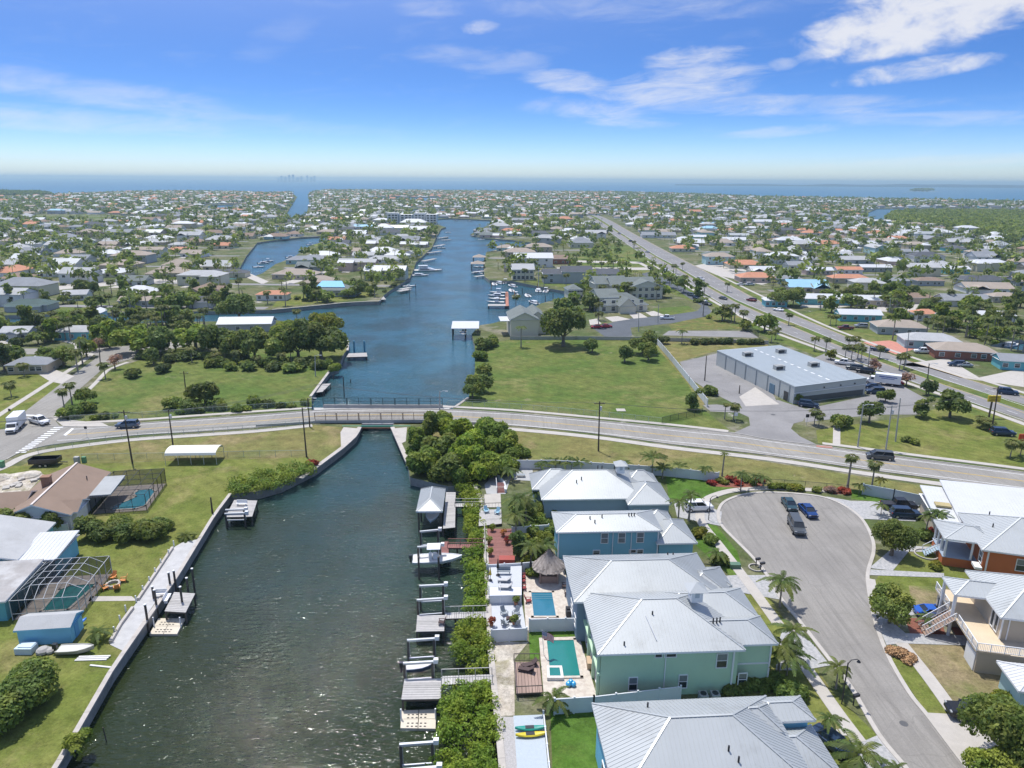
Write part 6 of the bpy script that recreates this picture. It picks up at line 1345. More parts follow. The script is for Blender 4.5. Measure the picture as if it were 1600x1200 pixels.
for i, (y, x, ang, k) in enumerate(LOTS):
 zx, zy = Q((x, y, 0)); farred = zy < 318 and (zx < 960)
 roof = pick(PAL_F if farred else PAL_N); wall = pick(WALLS)
 L = rng.choice((16, 18, 21, 24)); W = rng.choice((10, 12, 14)); two = rng.random() < (.35 if farred else .14); h = 5.4 if two else 2.6; rise = W / 2 * rng.choice((.36, .46)); typ = 'hip' if rng.random() < .6 else 'gable'
 a = ang + rng.choice((0, 0, 0, 90)) * (1 if rng.random() < .35 else 0) + rng.uniform(-4, 4)
 if i < NIND:
  t = thing('house', place((x, y), '%s %s walled house, %s %s roof' % ('tall' if two else 'low', WN[wall], RN[roof], typ)), 'house', (x, y, 0), rad(a), 'houses ' + zone((x, y)))
  key = (L, W, h, round(rise, 2), typ); link('roof', rh_mesh('roof', key, roof), t); link('wall', rh_mesh('wall', key, wall), t)
  if rng.random() < .6:
   key2 = (round(L * .42), W * .8, h * .97, round(rise * .7, 2), 'gable' if typ == 'gable' else 'hip'); s = rng.choice((-1, 1))
   r2_ = link('roof', rh_mesh('roof', key2, roof if rng.random() < .75 else R_WHITE), t, (s * L * .26, -W * .35, 0)); link('wall', rh_mesh('wall', key2, wall), t, (s * L * .26, -W * .35, 0))
  for q in range(3):
   link('window', pane_mesh(1.6, 1.2), t, (-L * .32 + q * L * .3, -W / 2 + .36, h - 1.5))
 else:
  V, Fq, M_ = simple_house_geo(L, W, h, rise, typ); R_ = Matrix.Rotation(rad(a), 3, 'Z'); o = len(far_b.v)
  far_b.v += [tuple(R_ @ Vector(p) + Vector((x, y, 0))) for p in V]; far_b.f += [tuple(j + o for j in f) for f in Fq]
  far_b.m += [FIDX[(roof if q == 0 else wall).name] for q in M_]
 for q in range(8 if y < 1500 else 7):
  for att in range(3):
   vx, vy = x + rng.uniform(-15, 15), y + rng.uniform(-17, 17)
   if abs(vx - x) < L / 2 + .5 and abs(vy - y) < W / 2 + .8: continue
   if is_land((vx, vy)): VEG.append((vx, vy)); break
me = bpy.data.meshes.new('far_houses'); me.from_pydata(far_b.v, [], far_b.f)
for m_ in FARM: me.materials.append(m_)
me.polygons.foreach_set('material_index', far_b.m); me.update()
link('far_houses', me, kind='stuff', label='thousands of small roofs crowding the far shore and blocks toward the bay')
ST_ = MB(); DRV = MB(); PLS = MB()
for v in range(0, 2600, 68):
 ca, sa = math.cos(rad(-1.5)), math.sin(rad(-1.5)); last = None
 for u in range(-2000, 2000, 14):
  x, y = u * ca - (v + 46) * sa, 195 + u * sa + (v + 46) * ca; y += 6 * math.sin(u * .004 + v)
  ok = is_land((x, y)) and vis((x, y), 20) and not any(inside((x, y), z_) for z_ in [HWY2, PARK, NEARCUT, NEARCUT2, FOREST, HROWS])
  if ok and last: ST_.poly([(last[0], last[1] - 3, .06), (x, y - 3, .06), (x, y + 3, .06), (last[0], last[1] + 3, .06)])
  last = (x, y) if ok else None
ST_.build('local_streets', M_LOT, kind='structure')
for i, (y, x, ang, k) in enumerate(LOTS):
 if y > 1500: break
 dx = rng.uniform(-8, 8); s = -1 if k % 2 else 1
 if is_land((x + dx, y + s * 9)): DRV.poly([(x + dx - 2.4, y + s * 5, .07), (x + dx + 2.4, y + s * 5, .07), (x + dx + 2.4, y + s * 13, .07), (x + dx - 2.4, y + s * 13, .07)])
 if rng.random() < .3 and is_land((x - dx, y - s * 10)): PLS.poly([(x - dx - 3.4, y - s * 8, .09), (x - dx + 3.4, y - s * 8, .09), (x - dx + 3.4, y - s * 12, .09), (x - dx - 3.4, y - s * 12, .09)])
DRV.build('house_driveways', M_WALK, kind='structure'); PLS.build('garden_pools', M_POOL, kind='stuff', label='small garden pools among the far houses')
# ---- plants among the houses
for q in USED:
 for j in range(5):
  a = rng.random() * 6.28; vx, vy = q[0] + math.cos(a) * (q[2] + 3 + rng.random() * 7), q[1] + math.sin(a) * (q[2] + 2 + rng.random() * 6)
  if is_land((vx, vy)) and not any(inside((vx, vy), z_) for z_ in (HWY2, PARK)) and not any((vx - a_) ** 2 + (vy - b_) ** 2 < (r_ * .95) ** 2 for a_, b_, r_ in USED): VEG.append((vx, vy))
def scatter(poly, n):
 xs = [p.x for p in poly]; ys = [p.y for p in poly]; k = 0; tries = 0
 while k < n and tries < n * 40:
  tries += 1; p = (rng.uniform(min(xs), max(xs)), rng.uniform(min(ys), max(ys)))
  if inside(p, poly) and is_land(p): VEG.append(p); k += 1
scatter(pts([(800, 400), (880, 396), (940, 372), (930, 350), (880, 345), (800, 362)]), 120)
scatter(pts([(880, 428), (985, 428), (1030, 418), (985, 388), (940, 378), (905, 400)]), 60)
scatter(pts([(850, 452), (1040, 440), (1060, 455), (1030, 470), (920, 490), (890, 500), (850, 500), (895, 465)]), 80)
scatter(pts([(1040, 437), (1060, 445), (1200, 520), (1200, 534), (1100, 500), (1060, 455)]), 14)
scatter(pts([(540, 472), (600, 462), (640, 436), (600, 430), (560, 440)]), 22)
scatter(pts([(1240, 465), (1600, 478), (1600, 500), (1380, 490), (1260, 478)]), 50)
scatter(pts([(1380, 500), (1460, 490), (1600, 510), (1600, 560), (1560, 545), (1480, 520)]), 60)
scatter(pts([(430, 480), (540, 470), (590, 462), (560, 452), (440, 462)]), 14)
scatter(pts([(120, 486), (350, 484), (350, 470), (120, 476)]), 26)
scatter(pts([(0, 510), (300, 503), (300, 520), (200, 545), (0, 540)]), 46)
scatter(pts([(0, 514), (340, 503), (340, 509), (0, 521)]), 34)
scatter(pts([(600, 460), (640, 434), (690, 360), (680, 356), (640, 400), (600, 440)]), 40)
VEG.sort(key=lambda p: p[1])
def vegkind(p): return rng.random()
nt = npm = nsh = 0; farv = {'tree': [], 'palm': [], 'shrub': []}
for (x, y) in VEG:
 zx, zy = Q((x, y, 0))
 if not (-40 < zx < 1640) : continue
 t = rng.random(); z_ = zone((x, y))
 if t < .36:
  h = rng.uniform(4, 8)
  if npm < 170: npm += 1; kd = 'fan' if rng.random() < .6 else 'feather'; palm(place((x, y), '%s %s palm' % ('tall' if h > 6.6 else 'short' if h < 5 else 'middling', kd)), (x, y, 0), h, rng.uniform(1.9, 2.6), kd, None, False, group='palms ' + z_)
  else: farv['palm'].append((x, y, h))
 elif t < .78:
  r = rng.uniform(2.6, 5.2)
  if nt < 170: nt += 1; lf = rng.choice((LF_OAK, LF_OAK, LF_MID, LF_MID, LF_BRIGHT)); sh = rng.choice(('round', 'wide', 'round', 'tall')); tree('broadleaf_tree', place((x, y), '%s %s %s tree' % ('big' if r > 4.1 else 'small' if r < 3.2 else 'medium', {LF_OAK: 'dark', LF_MID: 'green', LF_BRIGHT: 'bright'}[lf], {'wide': 'spreading'}.get(sh, sh))), (x, y, 0), r, lf, sh, None, 420, .15, 'tree', 'trees ' + z_)
  else: farv['tree'].append((x, y, r))
 else:
  r = rng.uniform(1.2, 2.4)
  if nsh < 120: nsh += 1; lf = rng.choice((LF_OAK, LF_MID, LF_BRIGHT, LF_OLE)); bush('shrub', place((x, y), '%s %s shrub' % ('large' if r > 1.8 else 'small', {LF_OAK: 'dark', LF_MID: 'green', LF_BRIGHT: 'bright', LF_OLE: 'greyish'}[lf])), (x, y, 0), r, lf, 220, .22, 'shrub', 'shrubs ' + z_)
  else: farv['shrub'].append((x, y, r))
nrg = np.random.default_rng(5)
def far_mass(name, label, spots, lf, kind):
 V, Fq = [], []; o = 0
 for (x, y, r) in spots:
  d = y
  if kind == 'palm':
   n = 7; L = 2.2; h = r; a = nrg.random() * 6.28
   for i in range(n):
    t = a + 2 * math.pi * i / n; c, s = math.cos(t), math.sin(t); up = .4 * nrg.random(); wv = .42
    V += [(x, y, h), (x + c * L * .55 - s * wv, y + s * L * .55 + c * wv, h + up * L), (x + c * L, y + s * L, h - .7 * nrg.random() * L), (x + c * L * .55 + s * wv, y + s * L * .55 - c * wv, h + up * L)]
    Fq.append((o, o + 1, o + 2, o + 3)); o += 4
   V += [(x - .15, y, 0), (x + .15, y, 0), (x + .12, y, h), (x - .12, y, h)]; Fq.append((o, o + 1, o + 2, o + 3)); o += 4
  else:
   n = 30 if d < 900 else (16 if d < 1800 else 9); zc = r * (1.1 if kind == 'tree' else .5)
   cs = [(x + nrg.uniform(-.4, .4) * r, y + nrg.uniform(-.4, .4) * r, zc + nrg.uniform(-.2, .4) * r) for _ in range(4)]
   v, f = leaves(nrg, cs, [r * .62] * 4, n, r * (.30 if d < 900 else .42 if d < 1800 else .55), .9, .7)
   V += [tuple(p) for p in v]; Fq += [tuple(q) for q in (f + o)]; o += len(v)
 link(name, np_mesh(name, np.array(V), np.array(Fq), lf), kind='stuff', label=label)
k = [p for i, p in enumerate(farv['tree']) if i % 3]; k2 = [p for i, p in enumerate(farv['tree']) if i % 3 == 0]
print('far veg', len(farv['tree']), len(farv['palm']), len(farv['shrub']))
far_mass('far_trees', 'dark tree crowns filling the gaps between far houses', k, LF_OAK, 'tree'); far_mass('far_trees', 'mid green tree crowns among far houses', k2, LF_MID, 'tree')
far_mass('far_palms', 'tiny palms scattered through the far blocks', farv['palm'], LF_SABAL, 'palm'); far_mass('far_shrubs', 'low garden shrubs between far houses', farv['shrub'], LF_MID, 'shrub')
def forest(name, label, poly, h, n, size, lf):
 xs = [p.x for p in poly]; ys = [p.y for p in poly]; cs = []
 while len(cs) < n:
  q = (nrg.uniform(min(xs), max(xs)), nrg.uniform(min(ys), max(ys)))
  if inside(q, poly): cs.append((q[0], q[1], h * nrg.uniform(.45, .8)))
 v, f = leaves(nrg, cs, [h * .6] * n, n * 9, size, .8, .7); link(name, np_mesh(name, v, f, lf), kind='stuff', label=label)
forest('mangrove_forest', 'broad flat mangrove forest at the right beside the bay inlet', FOREST, 6.0, 6500, 2.2, LF_MID)
forest('mangrove_forest', 'low dark mangrove strip on the far left shore', pts([(-200, 307.5), (0, 307), (84, 306.2), (60, 303), (0, 301.5), (-200, 303)]), 9.0, 2200, 5.0, LF_OAK)
sheet('forest_floor', FOREST, .05, mat('mangrove floor', (.05, .07, .025), .95), True)
SHORE = mat('far shore', (.10, .13, .09), .95, var=.2, vscale=.002)
b = MB(); hr = random.Random(3); pa = P(1060, 285.8, 0); 
xs = [4200 + i * 260 for i in range(40)]
prof = [(x, 11500 - (x - 4200) * .22, 12 + 20 * hr.random() + min(16, i * 1.2)) for i, x in enumerate([2600 + i * 330 for i in range(46)])]
for (x0, y0, h0), (x1, y1, h1_) in zip(prof[:-1], prof[1:]): b.add([(x0, y0, WZ), (x1, y1, WZ), (x1, y1, h1_), (x0, y0, h0), (x0 + 300, y0 + 900, WZ), (x1 + 300, y1 + 900, WZ), (x1 + 300, y1 + 900, h1_), (x0 + 300, y0 + 900, h0)], [(0, 1, 2, 3), (3, 2, 6, 7), (5, 4, 7, 6)])
b.build('far_shore', SHORE, kind='structure')
p = P(1442, 299.3, WZ); isl = tree('islet', 'small wooded islet in the bay at the right', (p.x, p.y, WZ), 92, LF_OAK, 'wide', 0, 900, .12, 'island', trunk=False, rz=0, zs=.28)
b = MB(); b.ball((0, 0, -1), 120, n=16, k=6, sz=.02); o = b.build('sand_spit', G_SAND, isl)
SKYL = mat('far tower', (.62, .66, .68), .8, var=.1, vscale=.01)
for i, (x, h, w_) in enumerate(((436, 120, 50), (441, 170, 60), (447, 150, 70), (453, 200, 55), (459, 210, 50), (466, 130, 80), (472, 160, 50), (481, 190, 40), (487, 150, 60), (492, 175, 45))):
 q = P(x, 290, 0); d = Vector((q.x, q.y, 0)).normalized() * 17000; b = MB(); h *= .7; b.box((0, 0, h / 2), (w_ * .8, w_, h)); b.box((0, 0, h + 6), (w_ * .4, w_ * .5, 12)); b.build('tower', SKYL, None, loc=(d.x, d.y, WZ), label='hazy downtown tower on the left horizon, %s from the left' % nth(i), cat='tower', group='hazy downtown skyline')
q = P(635, 281.6 + 3.2, 0); q = Vector((q.x, q.y, 0)).normalized() * 13500
s_ = thing('cargo_ship', 'faint cargo ship on the bay near the horizon', 'ship', (q.x, q.y, WZ)); b = MB(); b.box((0, 0, 5), (150, 24, 12)); b.build('hull', SKYL, s_); b = MB(); b.box((-52, 0, 22), (18, 20, 24)); b.build('bridge', TRIM, s_)
# ================================================================== bridge, seawalls
M_PARA = mat('parapet concrete', (.44, .43, .40), .85, var=.12, vscale=.8, dirt=.35)
BL = mat('dark green rail paint', (.035, .05, .045), .5)
GRN = mat('green painted pipe', (.06, .26, .17), .5)
br = thing('road_bridge', 'low concrete road bridge with tall dark fence rails over the canal', 'bridge', P(590, 650, 0))
bo = br.location
def rel(p, z=None): p = P(*p); return (p.x - bo.x, p.y - bo.y)
b = MB(); b.prism([rel(q) for q in ((500, 662.5), (660, 662.5), (705, 637), (490, 637))], -.85, .0); b.build('deck', M_PARA, br)
b = MB(); a, c = P(536, 663.5), P(642, 663.5); b.bar((a.x - bo.x, a.y - bo.y - .9, -.15), (c.x - bo.x, c.y - bo.y - .9, -.15), .36, .36); b.build('pipe', GRN, br)
b = MB(); a, c = P(560, 664), P(612, 664); b.bar((a.x - bo.x, a.y - bo.y - .1, -.72), (c.x - bo.x, c.y - bo.y - .1, -.72), .3, .25); b.build('beam', mat('rusty beam', (.34, .14, .08), .8, var=.3, vscale=2), br)
for (q0, q1, h0) in (((492, 661), (664, 660), .85), ((505, 636.5), (692, 637), .85)):
 a, c = P(*q0), P(*q1); a = Vector((a.x - bo.x, a.y - bo.y, 0)); c = Vector((c.x - bo.x, c.y - bo.y, 0)); b = MB(); b.bar(a + Vector((0, 0, .35)), c + Vector((0, 0, .35)), .35, .75); b.build('parapet', M_PARA, br)
 for g in range(5):
  s0, s1 = a.lerp(c, g / 5 + .004), a.lerp(c, (g + 1) / 5 - .004); b = MB()
  for k in range(3): e = s0.lerp(s1, k / 2); b.bar(e + Vector((0, 0, .7)), e + Vector((0, -.12, 2.5)), .12, .12)
  for z in (.85, 1.65, 2.5): b.bar(s0 + Vector((0, -.04 * z, z)), s1 + Vector((0, -.04 * z, z)), .07, .07)
  rm_ = BL if q0[1] < 650 else mat('rusty brown rail', (.13, .075, .05), .7); fr = b.build('fence_frame', rm_, br)
  b = MB(); n = 16
  for k in range(n + 1): e = s0.lerp(s1, k / n); b.bar(e + Vector((0, -.04, .85)), e + Vector((0, -.1, 2.45)), .022, .022)
  b.build('bars', rm_, fr, kind='stuff')
for pts_ in ([(400, 667), (450, 664), (492, 661)], [(660, 660), (720, 662), (770, 664)]):
 ln = smooth(pts(pts_)); b = MB()
 for p, q in zip(ln[:-1], ln[1:]): b.bar((p.x - bo.x, p.y - bo.y, .3), (q.x - bo.x, q.y - bo.y, .3), .3, .55)
 b.build('approach_wall', M_PARA, br)
M_CAP = mat('seawall cap', (.47, .43, .38), .9, var=.2, vscale=.8, dirt=.4)
def wallcap(name, label, line, w_=.55, z0=-.05, h=.22, m=M_CAP):
 ln = pts(line); t = thing(name, label, 'seawall', ln[0])
 L = [0]
 for p, q in zip(ln[:-1], ln[1:]): L.append(L[-1] + (q - p).length)
 xs, ys = [p.x for p in ln], [p.y for p in ln]; n = max(1, min(60, int(L[-1] / 3.2)))
 for i in range(n):
  s0, s1 = L[-1] * i / n + .015, L[-1] * (i + 1) / n - .015
  a = Vector((np.interp(s0, L, xs) - ln[0].x, np.interp(s0, L, ys) - ln[0].y, z0 + h / 2)); c = Vector((np.interp(s1, L, xs) - ln[0].x, np.interp(s1, L, ys) - ln[0].y, z0 + h / 2))
  b = MB(); b.bar(a, c, w_, h); b.build('cap_slab', m, t)
 return t
wallcap('seawall', 'stained concrete seawall along the west lawn of the near canal', [(-70, 1450), (87, 1200), (175, 1047), (277, 900), (335, 805), (360, 772)])
wallcap('seawall', 'pale concrete wing wall curving from the west lawn to the bridge', [(470, 748), (493, 731), (535, 700), (556, 681), (562, 668)], .9)
wallcap('seawall', 'pale concrete wing wall east of the bridge beside the thicket', [(613, 668), (622, 688), (637, 722)], .9)
wallcap('seawall', 'long concrete seawall behind the mangroves under the east yards', [(742, 758), (752, 785), (757, 817), (762, 920), (767, 1025), (775, 1100), (785, 1200), (805, 1450)], .7)
wallcap('seawall', 'curved pale seawall round the grove on the basin', [(543, 548), (544, 535), (536, 524), (520, 513)], .7)
wallcap('seawall', 'straight seawall beside the broken dock in the left field', [(485, 620), (515, 580)], .7)
wallcap('seawall', 'seawall edging the peninsula lawn', [(425, 484), (490, 478), (540, 473), (595, 470)], .8)
wallcap('seawall', 'short pale seawall on the east bank just beyond the bridge', [(710, 637), (732, 622)], .7)
b = MB(); q = [P(*e) for e in ((533, 700), (555, 681), (561, 670), (537, 668), (532, 676))]; b.prism([(p.x, p.y) for p in q], -.5, .09); b.build('embankment_slab', M_WALK, kind='structure')
b = MB(); q = [P(*e) for e in ((614, 670), (636, 668), (634, 690), (626, 694))]; b.prism([(p.x, p.y) for p in q], -.5, .09); b.build('embankment_slab', M_WALK, kind='structure')
M_WALKG = mat('grey worn paving', (.47, .46, .44), .85, var=.2, vscale=1.0, dirt=.5)
sheet('seawall_walk', [(285, 848), (315, 842), (277, 896), (240, 946), (193, 1018), (172, 1008), (190, 975), (215, 940), (245, 895), (268, 858)], .07, M_WALKG)
wallcap('garden_wall', 'low grey kerb wall along the seawall walk', [(270, 858), (245, 896), (216, 939)], .35, 0, .45); wallcap('garden_wall', 'lower grey kerb wall by the banana palm', [(208, 952), (190, 976), (173, 1006)], .35, 0, .45)
sheet('garden_path', [(142, 932), (206, 932), (214, 939), (138, 940)], .05, M_WALK)
# ================================================================== docks, lifts, boats
WOODG = mat('grey dock boards', (.44, .42, .39), .85, var=.15, vscale=2.5, island=.12)
WOODR = mat('red brown deck boards', (.27, .12, .10), .8, var=.12, vscale=2.0, island=.12)
WOODB = mat('brown deck boards', (.36, .25, .20), .8, var=.1, vscale=2.0, island=.12)
PILE = mat('dark piling', (.10, .085, .07), .9, var=.3, vscale=2)
PAD = mat('beige plastic float', (.62, .55, .43), .6, var=.08, vscale=1.5)
def deck(name, label, q, z, m=WOODG, cat='dock', piles=True, board=.35, along=0, group=None, rails=None, rot=None):
 """a board deck over the quad q (pixels at height z), on pilings"""
 W = [P(x, y, z) for x, y in q]; c = sum(W, Vector()) / 4; t = thing(name, label, cat, (c.x, c.y, z), 0, group)
 a, b_, c_, d = [p - c for p in W]
 if along: a, b_, c_, d = b_, c_, d, a
 L = (d - a).length; n = max(3, int(L / board)); mb = MB()
 for i in range(n):
  s0, s1 = (i + .06) / n, (i + .94) / n
  e = [a.lerp(d, s0), b_.lerp(c_, s0), b_.lerp(c_, s1), a.lerp(d, s1)]; mb.prism([(p.x, p.y) for p in e], -.06, 0)
 mb.build('boards', m, t, kind='stuff')
 mb = MB(); mb.prism([(p.x * .97, p.y * .97) for p in (a, b_, c_, d)], -.3, -.07); mb.build('frame', PILE if m is not PAD else m, t)
 if piles:
  for u in (0.03, .97):
   for v in ((.04, .96) if L < 5 else (.04, .5, .96)):
    p = a.lerp(d, v).lerp(b_.lerp(c_, v), u); mb = MB(); mb.cyl((p.x, p.y, -z + WZ - .8 if False else -3.2), .13, 3.1, 8); mb.build('piling', PILE, t)
 return t
def walkway(name, label, p0, p1, w_, z, m=WOODG, rail_=True, group=None):
 a, c = P(*p0, z), P(*p1, z); d = (c - a); L = d.length; t = thing(name, label, 'walkway', (a.x, a.y, z), math.atan2(d.y, d.x), group)
 mb = MB(); n = int(L / .3)
 for i in range(n): mb.box(((i + .5) * L / n, 0, -.03), (L / n * .88, w_, .06))
 mb.build('boards', m, t, kind='stuff'); mb = MB()
 for s in (-1, 1): mb.box((L / 2, s * w_ * .42, -.16), (L, .1, .18))
 mb.build('frame', PILE, t)
 if rail_:
  for s in ((1, -1) if rail_ == 2 else (1,)):
   r = MB(); r.bar((0, s * w_ / 2, .9), (L, s * w_ / 2, .9), .08, .06)
   for i in range(int(L / 2) + 2): x = L * i / (int(L / 2) + 1); r.bar((x, s * w_ / 2, 0), (x, s * w_ / 2, .9), .08, .08)
   r.build('handrail', m, t)
 for i in range(max(2, int(L / 3))):
  mb = MB(); mb.cyl((L * (i + .5) / max(2, int(L / 3)), 0, -3.2), .12, 3.1, 8); mb.build('piling', PILE, t)
 return t
def boat_lift(label, L0, R0, L1, R1, zt=2.3):
 """two overhead beams on four pilings with motors and cradle bars; arguments are beam ends in pixels"""
 W = [P(*q, zt) for q in (L0, R0, L1, R1)]; c = sum(W, Vector()) / 4; t = thing('boat_lift', label, 'boat lift', (c.x, c.y, WZ), 0, None)
 W = [Vector((p.x - c.x, p.y - c.y, zt - WZ)) for p in W]
 for a, b_ in ((W[0], W[1]), (W[2], W[3])):
  mb = MB(); mb.bar(a, b_, .26, .26); mb.build('beam', mat('galvanised steel', (.60, .61, .60), .45, .3, var=.08), t)
  mb = MB(); mb.box(b_ + Vector((.15, 0, .15)), (.5, .45, .5)); mb.build('motor', TRIM, t)
  for p in (a.lerp(b_, .03), a.lerp(b_, .93)):
   mb = MB(); mb.cyl((p.x, p.y, -1), .15, p.z + .95, 8); mb.build('piling', PILE, t)
   mb = MB(); mb.bar(p + Vector((.18, 0, 0)), Vector((p.x + .18, p.y, 1.3)), .05, .05); mb.build('cable', ALU, t)
 mb = MB(); mb.bar(W[0] * .9 + Vector((0, 0, 1.3 - W[0].z * .9)), W[1] * .9 + Vector((0, 0, 1.3 - W[1].z * .9)), .14, .18); mb.build('cradle', ALU, t)
 mb = MB(); mb.bar(W[2] * .9 + Vector((0, 0, 1.3 - W[2].z * .9)), W[3] * .9 + Vector((0, 0, 1.3 - W[3].z * .9)), .14, .18); mb.build('cradle', ALU, t)
 return t
HULLW = mat('white gelcoat', (.80, .80, .79), .25, var=.03, vscale=.8, spec=.6)
HULLIN = mat('cream boat deck', (.62, .60, .55), .6, var=.08)
ENG = mat('outboard cowling', (.03, .035, .04), .3)
CANV = mat('canvas navy', (.05, .08, .14), .8)
_boatm = {}
def boat_parts(L, kind, hm):
 k = (L, kind, hm.name)
 if k in _boatm: return _boatm[k]
 secs = []; inner = []; Bm = L * .17
 for t in (0, .12, .35, .6, .8, .92, 1.0):
  w_ = Bm * (1 - max(0, (t - .45) / .55) ** 2.2) * (.93 if t == 0 else 1) + .02; zt = .62 + .35 * t ** 2.5; zb = .02 + .5 * max(0, (t - .6) / .4) ** 2; x = t * L
  secs.append([Vector((x, -w_, zt)), Vector((x, -w_ * .82, zb + .22)), Vector((x, 0, zb)), Vector((x, w_ * .82, zb + .22)), Vector((x, w_, zt))])
  inner.append([Vector((x + (.1 if t == 0 else -.15 * t), -w_ * .86, zt + .01)), Vector((x + (.1 if t == 0 else -.15 * t), w_ * .86, zt + .01))])
 h = MB(); h.loft(secs, 0, True, True); hm_ = h.mesh('hull', hm)
 d = MB()
 for a, b in zip(inner[:-1], inner[1:]): d.poly([a[0], b[0], b[1], a[1]])
 dm = d.mesh('boat_deck', HULLIN)
 g = MB()
 for s in (0, 1):
  for a, b in zip(secs[:-1], secs[1:]): g.bar(a[0 if s else 4] + Vector((0, 0, .03)), b[0 if s else 4] + Vector((0, 0, .03)), .1, .08)
 gm = g.mesh('gunwale', hm if kind == 'plain' else HULLW)
 c = MB(); c.box((L * .47, 0, 1.0), (.9, .8, .85)); c.box((L * .36, 0, .95), (.5, 1.1, .7)); cm = c.mesh('console', HULLW)
 w2 = MB(); w2.add([(L * .52, -.38, 1.42), (L * .52, .38, 1.42), (L * .49, .34, 1.85), (L * .49, -.34, 1.85)], [(0, 1, 2, 3)]); wm = w2.mesh('windscreen', GLASS)
 tt = MB(); tt.box((L * .43, 0, 2.55), (L * .27, 1.9, .09)); tm = tt.mesh('t_top', HULLW)
 tp_ = MB()
 for x in (.35, .53):
  for s in (-.7, .7): tp_.bar((L * x, s, .7), (L * (x * .9 + .045), s * .95, 2.5), .06, .06)
 tpm = tp_.mesh('t_top_frame', ALU)
 e = MB(); e.box((-.28, 0, 1.0), (.5, .42, .6)); e.box((-.32, 0, .4), (.25, .16, .9)); em = e.mesh('outboard', ENG)
 out = [('hull', hm_), ('boat_deck', dm), ('gunwale', gm), ('outboard', em)]
 if kind in ('console', 'ttop'): out += [('console', cm), ('windscreen', wm)]
 if kind == 'ttop': out += [('t_top', tm), ('t_top_frame', tpm)]
 if kind == 'cabin' or kind == 'yacht':
  c = MB(); q = 1.0 if kind == 'cabin' else 1.25
  c.loft([[Vector((L * x, s * Bm * w_, z)) for s, z in ((-1, .6), (-.9, .6 + h_ * q), (.9, .6 + h_ * q), (1, .6))] for x, w_, h_ in ((.22, .78, .95), (.25, .75, 1.1), (.6, .72, 1.05), (.74, .5, .3))]); out.append(('cabin', c.mesh('cabin', HULLW)))
  c = MB()
  for s in (-1, 1): c.box((L * .42, s * Bm * .8, .6 + .62 * q), (L * .3, .06, .36 * q))
  out.append(('window', c.mesh('window', GLASS)))
  if kind == 'yacht':
   c = MB(); c.box((L * .38, 0, 2.7), (L * .26, Bm * 1.2, .9)); c.box((L * .36, 0, 3.5), (L * .3, Bm * 1.3, .1)); out.append(('flybridge', c.mesh('flybridge', HULLW)))
   c = MB()
   for s in (-1, 1): c.bar((L * .7, s * Bm * .75, 1.6), (L * .98, 0, 1.7), .06, .06)
   out.append(('bow_rail', c.mesh('bow_rail', ALU)))
 _boatm[k] = out; return out
def boat(label, p, heading, L=6.5, kind='ttop', hm=HULLW, z=None, group=None, name='motor_boat'):
 z = WZ - .18 if z is None else z
 t = thing(name, label, 'boat', (p[0], p[1], z), rad(heading), group); t.location = (p[0] - math.cos(rad(heading)) * L / 2, p[1] - math.sin(rad(heading)) * L / 2, z)
 for n_, m_ in boat_parts(L, kind, hm): link(n_, m_, t)
 return t
A_ = P(650, 799, 2.4); bh = thing('boathouse', 'open boathouse with pale hip roof on pilings at the head of the canal', 'boathouse', (A_.x, A_.y, WZ), rad(2))
roof_volume(bh, (0, 0, 4.3, 8.8, 2.4 - WZ, 1.35, 'hip', 'y'), R_METAL, ribs=.5, thick=.25)
for x in (.35, 3.95):
 for y in (.4, 4.4, 8.4):
  b = MB(); b.cyl((x, y, -1), .16, 4.8, 8); b.build('piling', PILE, bh)
b = MB(); b.box((2.15, .35, 3.65), (4.0, .12, .22)); b.build('beam', TRIM, bh)
boat('white boat hanging under the boathouse roof with bow toward the open canal', (A_.x + 2.3, A_.y + 3.2), -90, 6.4, 'console', mat('pale blue hull', (.45, .55, .62), .3), -.2)
deck('dock', 'grey board dock joined to the boathouse', [(692, 826), (711, 824), (712, 769), (697, 769)], .15)
walkway('walkway', 'narrow double railed walkway from the boathouse dock over the mangroves', (711, 789), (757, 789), 1.3, .15, WOODG, 2)
boat_lift('white boat lift frame holding the centre console boat off the red walkway', (656, 831), (686, 828), (652, 855), (690, 852), 1.9)
p = P(683, 885, -.7); boat('white centre console boat with T top raised on its lift', (p.x, p.y + .6), 4, 7.2, 'ttop', HULLW, -.3)
b = P(683, 885, 0)
deck('dock', 'small red brown dock beside the raised centre console boat', [(688, 868), (701, 868), (701, 846), (690, 846)], .1, WOODR)
walkway('walkway', 'red brown railed walkway above the mangroves to the boat lift', (700, 853), (757, 853), 1.2, .15, WOODR, 2)
for (x, y) in ((655, 905), (686, 905)):
 q = P(x, y, WZ); b = MB(); b.cyl((0, 0, -1), .15, 4.6, 8); b.build('mooring_pile', PILE, loc=(q.x, q.y, WZ), label='dark mooring pile in front of the raised boat, %s one' % ('left' if x < 670 else 'right'), cat='piling')
boat_lift('empty two beam boat lift before the pale dock with the chair', (655, 916), (695, 914), (651, 938), (695, 935), 2.0)
deck('dock', 'pale grey dock with a single chair at the third lift', [(650, 987), (694, 986), (695, 961), (652, 961)], .15)
walkway('walkway', 'pale walkway from the third lift to the white stair terrace', (695, 962), (761, 960), 1.3, .15, WOODG, 1)
boat_lift('boat lift holding a small covered craft before the grey dock', (636, 1001), (681, 998), (630, 1037), (679, 1034), 2.0)
deck('dock', 'grey dock with ladder and small bench above the beige float', [(627, 1093), (689, 1092), (690, 1060), (632, 1060)], .2)
walkway('walkway', 'pale railed walkway from the grey dock to the sandy strip', (690, 1063), (769, 1060), 1.4, .2, WOODG, 2)
p = P(655, 1046, -.4); boat('small dark covered craft slung in the fourth lift', (p.x, p.y), 5, 3.4, 'plain', CANV, -.6, name='small_boat')
